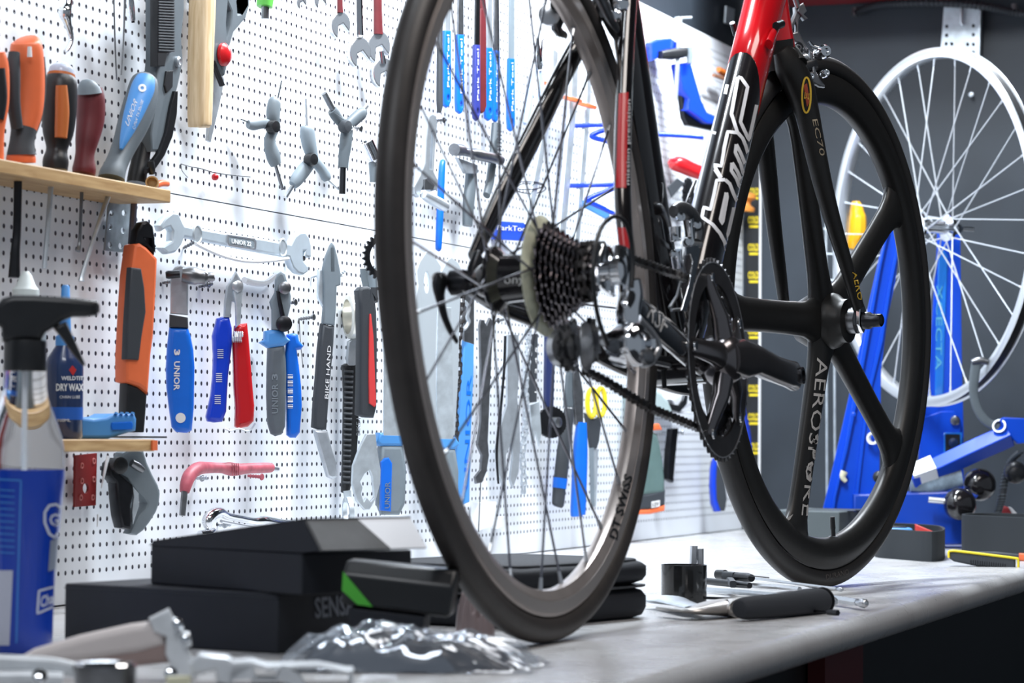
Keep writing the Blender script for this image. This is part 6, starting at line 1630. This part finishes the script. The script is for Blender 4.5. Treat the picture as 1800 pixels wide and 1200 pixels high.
obj('long_key', lay(MB(), [(1300, 618, 26), (1420, 626, 26)], .0045, k=1, n=6), M_bsteel, t); obj('ball_end', lay(MB(), [(1412, 626, 48), (1490, 632, 52)], .006, k=1, n=6), M_bsteel, t)
t = thing('spanner_lever', 'flat steel lever with thick black foam grip pointing right on the bench', 'lever', BENCH(1360, 1088))
obj('foam_grip', lay(MB(), [(688, 598, 120), (700, 597, 160), (760, 592, 188), (900, 580, 196), (1050, 566, 200), (1200, 550, 208), (1300, 540, 214), (1345, 536, 206), (1362, 534, 170)], .0133, dr=1.0, n=24), mat('black_foam_grip', (.030, .033, .04), .8, bump=.3, bscale=1400), t, smooth=60)
cA, cB = Z(.0125)(*k5([(1200, 548)])[0]), Z(.0125)(*k5([(1362, 534)])[0]); ax = (cB - cA).normalized()
obj('end_ring', MB().hoop([(.006, .0), (.0145, .0), (.0150, .0012), (.006, .0012)], cB + ax * .0005, ax, 32), M_bsteel, t)
sh = MB(); lay(sh, [(60, 588, 44), (140, 596, 50), (240, 610, 40), (330, 612, 60), (430, 600, 110), (540, 590, 140), (640, 590, 160), (700, 592, 165)], .010, dr=.35); obj('shank', sh, mat('warm_satin_steel', (.46, .44, .42), .36, .75), t, smooth=60)
sh = MB(); lay(sh, [(30, 520, 70), (120, 530, 90), (230, 560, 80), (330, 590, 60)], .010, dr=.2); obj('jaw_plate', sh, M_steel, t, smooth=60)

# ---------------------------------------------------------------- right end
# foam edged tool tray with rounded end
def tray(name, label, pts, h, wall=.006, m=M_foam, group=None):
    """pts: photo positions of the foot outline on the bench, seen edge first"""
    L = [BENCH(*q) for q in smooth_path(pts, 4, True)]
    n = len(L); c = sum(L, V((0, 0, 0))) / n
    t = thing(name, label, 'tray', c)
    R = []
    def ins(p, d): w = (c - p); return p + w.normalized() * min(d, w.length * .5)
    for z, d in ((0, 0), (h, 0), (h + .0005, wall * .3), (h, wall), (h * .35, wall), (h * .35, .9)):
        R.append([(ins(p, d) if d < .5 else c.lerp(p, .02)) + V((0, 0, z)) for p in L])
    obj('foam_wall', MB().rings(R), m, t, smooth=50)
    return t
tray('tool_tray', 'dark grey foam tool tray with rounded end beside the front tyre', [(1540, 979), (1580, 983), (1630, 987), (1652, 986), (1661, 981), (1656, 975), (1630, 971), (1580, 968), (1560, 967), (1540, 970)], .046)
c = BENCH(1590, 976)
t = thing('tape_measure', 'blue plastic tool lying in the rounded foam tray', 'tool', c + V((0, 0, .018)))
obj('body', MB().box(c + V((-.02, .01, .032)), (.05, .04, .026), X=(.3, -.95, 0), Y=(.95, .3, 0)), M_pblue, t, bevel=.003)
obj('dark_insert', MB().box(c + V((-.02, .01, .046)), (.034, .02, .003), X=(.3, -.95, 0), Y=(.95, .3, 0)), M_black, t, bevel=.001)
c = BENCH(1625, 976)
t = thing('clip', 'bright coral red wedge lying in the rounded foam tray', 'clip', c + V((0, 0, .018)))
mb = MB().prism([c + V((-.01, .012, .020)), c + V((-.01, -.026, .020)), c + V((-.01, -.024, .036)), c + V((-.01, .012, .050))], V((.02, .006, 0))); obj('wedge', mb, mat('coral_plastic', (.72, .07, .06), .4), t, bevel=.001)
tray('tool_tray', 'tall black foam tray at the right edge holding a red tool', [(1690, 970), (1740, 974), (1800, 978), (1870, 981), (1900, 976), (1860, 971), (1780, 967), (1720, 966)], .062, .005, M_foam)
Pr = facing(BENCH(1775, 960))
t = thing('red_tool', 'dark red tool with a white stripe leaning in the black tray', 'tool', Pr(1775, 945))
flat('body', [(1752, 905), (1764, 889), (1774, 892), (1800, 922), (1815, 945), (1806, 955), (1778, 944), (1776, 922), (1760, 912)], Pr, .02, mat('dusky_red_plastic', (.30, .03, .035), .45), t, bevel=.003)
flat('white_stripe', [(1772, 890), (1778, 892), (1806, 922), (1804, 934), (1790, 922)], Pr, .004, M_lett, t, bevel=.001, d=.003)
# grey foam block with slots
c = BENCH(1520, 957)
Pb_ = facing(c, 0)
t = thing('foam_block', 'grey foam tool block with dark slots behind the front wheel', 'foam block', c)
top = Pb_(1500, 900).z
fA, fB = BENCH(1452, 962), BENCH(1520, 990); fA = BENCH(1455, 953); 
mb = MB(); q0 = BENCH(1455, 951); e1 = V((-.15, -.30, 0)).normalized(); e2 = V((.95, -.3, 0)).normalized()
q0 = V((2.06, .31, 0)); 
P0_ = [q0, q0 + V((-.02, -.12, 0)), q0 + V((.18, -.12, 0)), q0 + V((.20, .0, 0))]
mb.add([p + V((0, 0, z)) for z in (0, .068) for p in P0_], [(0, 3, 2, 1), (4, 5, 6, 7), (0, 1, 5, 4), (1, 2, 6, 5), (2, 3, 7, 6), (3, 0, 4, 7)])
obj('block', mb, mat('mid_grey_foam', (.075, .09, .095), .8, bump=.3, bscale=800), t, bevel=.002)
mb = MB()
for i in range(3): mb.box(q0 + V((.05 + i * .06, -.08, .0672)), (.02, .10, .002))
obj('slots', mb, M_black, t)
# knives
kz = cc(1500, 900, 6)
t = thing('utility_knife', 'black ribbed utility knife with yellow edge lying at the bench corner', 'knife', BENCH(1730, 990))
Pn = facing(BENCH(1730, 996), 0)
flat('body', kz([(1005, 425), (1030, 412), (1120, 415), (1700, 480), (1712, 500), (1712, 600), (1690, 606), (1300, 570), (1060, 520), (1015, 490)]), Pn, .018, M_grip, t, bevel=.003, d=.0)
mb = MB(); L = kz([(1008, 480), (1006, 425), (1030, 408), (1120, 412), (1500, 458), (1700, 484), (1738, 500), (1740, 600)])
limb(mb, [(x, y, 4.5) for x, y in smooth_path(L, 3)], Pn, k=1, d=-.001, dr=1.6); obj('yellow_trim', mb, M_yellow, t)
mb = MB()
for i in range(16): limb(mb, kz([(1240 + i * 24, 500 + i * 3.0, 8), (1240 + i * 24, 560 + i * 2.6, 8)]), Pn, k=1, d=.0005, n=6)
obj('ribs', mb, M_black, t)
t = thing('utility_knife', 'dark knife with an orange end lying behind the yellow edged one', 'knife', BENCH(1755, 985))
Pn2 = facing(BENCH(1755, 985), 0)
obj('body', limb(MB(), kz([(1240, 432, 40), (1500, 440, 50), (1740, 470, 60), (1800, 560, 50)]), Pn2, k=1), M_grip, t)
obj('end_cap', limb(MB(), kz([(1745, 470, 80), (1860, 480, 86)]), Pn2, k=1, power=4, d=.002), M_orange, t)

# truing stand
M_stand = M_navy
c0 = V((2.46, .22, 0))
t = thing('truing_stand', 'bright blue steel wheel truing stand with two uprights and black knobs', 'truing stand', V((2.47, .2, 0)))
X1 = Plane((2.385, 0, 0), (-.95, -.31, 0)); X2 = Plane((2.63, 0, 0), (-.95, -.31, 0)); X3 = Plane((2.37, 0, 0), (-.95, -.31, 0))
flat('upright', [(1561, 400), (1568, 391), (1576, 389), (1582, 400), (1582, 430), (1574, 495), (1560, 560), (1549, 650), (1547, 780), (1545, 880), (1540, 935), (1435, 940), (1452, 872), (1478, 760), (1505, 640), (1528, 530), (1545, 455)], X1, .004, M_stand, t, bevel=.001)
flat('flange', [(1560, 400), (1564, 398), (1549, 470), (1530, 580), (1510, 690), (1490, 790), (1470, 872), (1462, 935), (1455, 935), (1466, 872), (1484, 790), (1500, 700), (1524, 570), (1544, 470)], X1, .016, M_stand, t, bevel=.001, d=.012)
flat('flange', [(1578, 420), (1583, 424), (1566, 510), (1552, 600), (1528, 700), (1510, 860), (1504, 935), (1498, 935), (1504, 860), (1522, 700), (1546, 590), (1560, 510)], X1, .01, M_stand, t, bevel=.001, d=.008)
flat('upright', [(1648, 400), (1650, 393), (1684, 392), (1688, 397), (1689, 480), (1691, 640), (1694, 760), (1694, 940), (1606, 940), (1612, 860), (1622, 760), (1634, 640), (1641, 520), (1646, 450)], X2, .004, M_stand, t, bevel=.001)
flat('raised_rib', [(1650, 450), (1658, 438), (1666, 450), (1662, 560), (1658, 700), (1650, 712), (1643, 700), (1646, 560)], X2, .004, mat('azure_enamel', (.008, .17, .62), .3, coat=.4), t, bevel=.0015, d=.003)
ptext('lettering', 'XCECTA', X2, (1646, 500), (1644, 650), (1657, 500), mat('pale_cyan_print', (.10, .42, .60), .5), t, d=.0036)
flat('lower_plate', [(1618, 735), (1655, 722), (1678, 722), (1688, 735), (1690, 870), (1612, 870)], X2, .006, M_stand, t, bevel=.002, d=.010)
cB_ = X2(1679, 739, .016); obj('bolt', MB().lathe([(.0085, -.004), (.0085, .002), (.006, .005), (.001, .006)], cB_, X2.n, 20), M_dsteel, t)
flat('window_frame', [(1659, 760), (1691, 760), (1691, 812), (1659, 812)], X2, .004, mat('azure_enamel', (.008, .17, .62)), t, bevel=.001, holes=[[(1662, 763), (1688, 763), (1688, 794), (1662, 794)]], d=.013)
flat('window', [(1661, 762), (1689, 762), (1689, 796), (1661, 796)], X2, .003, M_black, t, bevel=.0005, d=.012)
cB_ = X2(1676, 778, .018); obj('knob', MB().lathe([(.0085, -.004), (.0085, .002), (.004, .004)], cB_, X2.n, 20), mat('dark_blue_plastic', (.01, .03, .10), .3), t)
mb = MB(); L = [X3(x, y) for x, y in ((1600, 846), (1690, 805), (1778, 762))]
mb.tube(L, 1, 4, up=(0, 0, 1), ab=(.026, .026)) if False else limb(mb, [(1602, 842, 38), (1640, 826, 40), (1700, 798, 42), (1775, 764, 44)], X3, k=1, n=4, dr=1)
obj('arm', mb, M_stand, t, smooth=20, bevel=.002)
flat('arm_bracket', [(1757, 738), (1766, 733), (1830, 736), (1830, 775), (1790, 780), (1768, 760)], X3, .03, M_stand, t, bevel=.002, d=.012)
mb = MB(); limb(mb, [(1604, 836, 42), (1643, 822, 47)], X3, k=1, n=4, d=.002); obj('white_tape', mb, M_wplastic, t, smooth=20)
flat('base', [(1500, 868), (1700, 862), (1722, 870), (1712, 880), (1700, 957), (1500, 960)], X3, .10, mat('dark_blue_enamel', (.004, .05, .40), .3, coat=.4), t, bevel=.004)  # base in a darker blue than the uprights
obj('joint', limb(MB(), [(1600, 848, 34), (1640, 846, 42), (1690, 838, 34)], X3, dr=.8, d=-.01), mat('mottled_grey_blue', (.20, .26, .32), .5, var=.5, vscale=50), t, smooth=60)
def ballknob(x, y, r, d, sc=.75, parent=t):
    q = X3(x, y, d); rr = r * depth(q) / FPX
    return obj('knob', MB().lathe([(rr * .5, -rr * .7), (rr * .96, -rr * .3), (rr, 0), (rr * .94, rr * .35), (rr * .7, rr * .65), (rr * .3, rr * .78), (rr * .05, rr * .8)], q, V((-.8, -.6, .1)), 28), M_bgloss if r > 25 else M_black, parent, smooth=60)
ballknob(1687, 886, 29, .04); ballknob(1722, 851, 29, -.02); ballknob(1785, 830, 20, -.05)
ballknob(1432, 902, 24, .02) if False else None
ballknob(1545, 838, 11, .05)
obj('shaft', limb(MB(), [(1632, 878, 11), (1664, 881, 11)], X3, k=1, d=.03), M_alu, t); obj('hose', limb(MB(), smooth_path([(1792, 796, 12), (1776, 812, 12), (1766, 845, 13), (1760, 880, 13), (1754, 900, 13)], 3), X3, k=1, d=-.06), M_grip, t)
mb = MB()
for i in range(22):
    s_ = i / 21; p_ = smooth_path([(1792, 796), (1776, 812), (1766, 845), (1760, 880), (1754, 900)], 6); q = p_[int(s_ * (len(p_) - 1))]
    qq = X3(q[0], q[1], -.06); mb.hoop([(.0055, -.001), (.0072, -.001), (.0072, .001), (.0055, .001)], qq, V((.1, .1, 1)), 14)
obj('hose_rings', mb, M_grey, t)
mb = MB()
limb(mb, [(1716, 640, 18), (1712, 668, 17), (1712, 695, 16), (1720, 722, 16), (1736, 742, 16), (1756, 750, 16)], X3, dr=.5, power=3)
obj('caliper_arm', mb, M_grey, t, smooth=60); obj('caliper_tip', limb(MB(), [(1708, 636, 9), (1722, 633, 13), (1736, 636, 11)], X3, d=.004), M_dsteel, t)
obj('caliper_ring', MB().hoop([(.009, -.003), (.012, -.003), (.012, .003), (.009, .003)], X3(1757, 749, .01), V((-.9, .1, .3)), 24), M_alu, t)
q = X1(1535, 770, .016)
mb = MB().hoop([(.007, -.004), (.011, -.004), (.011, .004), (.007, .004)], q, X1.n + V((.2, .5, 0)), 20); mb.box(q + V((.0, -.014, 0)), (.012, .010, .020)); obj('white_clamp', mb, M_wplastic, t)
mb = MB(); limb(mb, [(1484, 828, 14), (1481, 838, 11), (1487, 846, 7)], X1, d=.01); obj('white_pad', mb, mat('cream_plastic', (.72, .70, .50), .5), t)
obj('small_bolt', MB().lathe([(.004, 0), (.004, .006), (.002, .007)], X1(1500, 728, .006), X1.n, 12), M_stand, t)
# silver wheel clamped in the stand
WC = V((2.5, .1300, .5610)); az = radians(45.4)
WF = V((cos(az), sin(az), 0)); WS = V((sin(az), -cos(az), 0)); WU = V((0, 0, 1))
t = thing('bicycle_wheel', 'bare silver bicycle wheel without tyre mounted in the blue stand', 'wheel', V((2.5, .13, .244)))
Mr = mat('polished_silver_rim', (.70, .73, .76), .28, .75)
rim = obj('rim', MB().hoop([(.3165, -.0115), (.3175, -.0105), (.3165, -.0095), (.3100, -.0088), (.3060, 0), (.3100, .0088), (.3165, .0095), (.3175, .0105), (.3165, .0115), (.3010, .0108), (.2985, .006), (.2985, -.006), (.3010, -.0108)], WC, WS, 120, WU), Mr, t, smooth=50)
obj('rim_tape', MB().hoop([(.3130, -.0086), (.3095, 0), (.3130, .0086), (.3075, .0)], WC, WS, 120, WU), M_black, rim)
hubspokes(t, WC, WS, WU, WF, -.030, .030, .021, .2995, mat('stainless_spoke', (.74, .77, .80), .25, .7), Mr, rad=.0013, n=32, cross=3, ph=.12)
obj('hub', MB().lathe([(.004, -.062), (.009, -.060), (.010, -.050), (.012, -.040), (.012, -.036), (.024, -.034), (.024, -.028), (.012, -.024), (.010, 0), (.012, .024), (.024, .028), (.024, .034), (.012, .036), (.012, .045), (.009, .056), (.004, .062)], WC, WS, 28), M_chrome, t)
obj('skewer', MB().cyl(WC - WS * .085, WC + WS * .085, .0042, 12), M_chrome, t)
# amber handle behind
X4 = Plane((2.85, 0, 0), (-.95, -.31, 0))
t = thing('hanging_screwdriver', 'translucent amber yellow screwdriver handle seen behind the front wheel', 'screwdriver', X4(1506, 430))
a_ = X4(1506, 440)
obj('handle', limb(MB(), [(1505, 354, 14), (1505, 360, 20), (1506, 372, 26), (1507, 385, 32), (1506, 410, 33), (1501, 425, 27), (1498, 438, 20)], X4, n=10), mat('amber_handle', (.85, .42, .015), .25, coat=.5), t)
obj('shaft', limb(MB(), [(1497, 434, 9), (1490, 520, 8), (1486, 600, 8)], X4, k=1), M_steel, t)
X5 = Plane((2.95, 0, 0), (-1, 0, 0))
t = thing('wire_stand', 'thin grey wire rack dimly visible behind the front wheel spokes', 'rack', X5(1455, 960))
for xx in (1452, 1466): obj('upright_wire', limb(MB(), [(xx, 390, 4), (xx + 2, 940, 4)], X5, k=1, n=8), M_zinc, t)
for yy in (402, 446, 492): obj('cross_wire', limb(MB(), [(1448, yy, 3.4), (1480, yy + 1, 3.4)], X5, k=1, n=8), M_zinc, t)
# things on the right wall
X6 = Plane((3.100, 0, 0), (-1, 0, 0))
t = thing('wall_bracket', 'galvanised steel bracket with round holes fixed high on the dark wall', 'bracket', X6(1690, 100))
hol = [arc(x, y, 2.6, 3.2, 0, 360, 12)[:-1] for x, y in ((1664, 46), (1664, 62), (1663, 77), (1673, 77), (1711, 45), (1711, 61), (1701, 78), (1711, 78), (1660, 88) , (1711, 92))] + [arc(1685, 91, 4.5, 4.5, 0, 360, 14)[:-1]]
flat('plate', [(1659, 12), (1724, 15), (1722, 100), (1653, 90)], X6, .003, M_zinc, t, bevel=.0006, holes=hol)
flat('folded_edge', [(1720, 15), (1724, 15), (1722, 101), (1718, 100)], X6, .02, M_zinc, t, bevel=.0006, d=.02)
obj('peg', limb(MB(), [(1690, 10, 7), (1690, 40, 7), (1693, 44, 6)], X6, k=1, d=.012), M_alu, t)
a = X6(1375, 14); b = X6(1830, -10)
zb = X6(1480, 8).z
t = obj('red_shelf', MB().box((2.93, (a.y + b.y) / 2, zb + .05), (.34, abs(a.y - b.y) + .02, .10)), M_ddred if False else mat('dark_red_shelf', (.20, .010, .014), .4), bevel=.004); tag(t, 'dark red shelf board along the top of the right wall', 'shelf')
t = thing('conduit', 'black corrugated cable conduit running under the red shelf', 'cable conduit', X6(1640, 20))
path = smooth_path([(1504, 24), (1520, 15), (1545, 9), (1580, 6), (1640, 5), (1700, 8), (1750, 15), (1782, 22), (1830, 28)], 14)
mb = MB(); pts = [X6(x, y, .025) for x, y in path]
mb.tube(pts, [(.0062 if i % 2 else .0080) for i in range(len(pts))], 12); obj('corrugated_tube', mb, M_grip, t, smooth=20)
for x, y in ((1504, 22), (1783, 16)): obj('end_fitting', limb(MB(), [(x, y - 9, 12), (x, y + 6, 14)], X6, k=1, d=.02), M_dsteel, t)
o = obj('wall_screw', MB().lathe([(.0045, -.002), (.005, .001), (.002, .002)], X6(1707, 166, .008), (-1, 0, 0), 14), M_zinc); tag(o, 'small round screw in the dark wall above the silver wheel', 'screw')
Xl = Plane((0, WY + .010, 0), (0, -1, 0))
o = flat('zinc_plate', [(1277, 10), (1292, 16), (1290, 46), (1275, 40)], Xl, .004, M_zinc, None, .0006); tag(o, 'small zinc plate on the dark wall above the perforated panel', 'bracket')
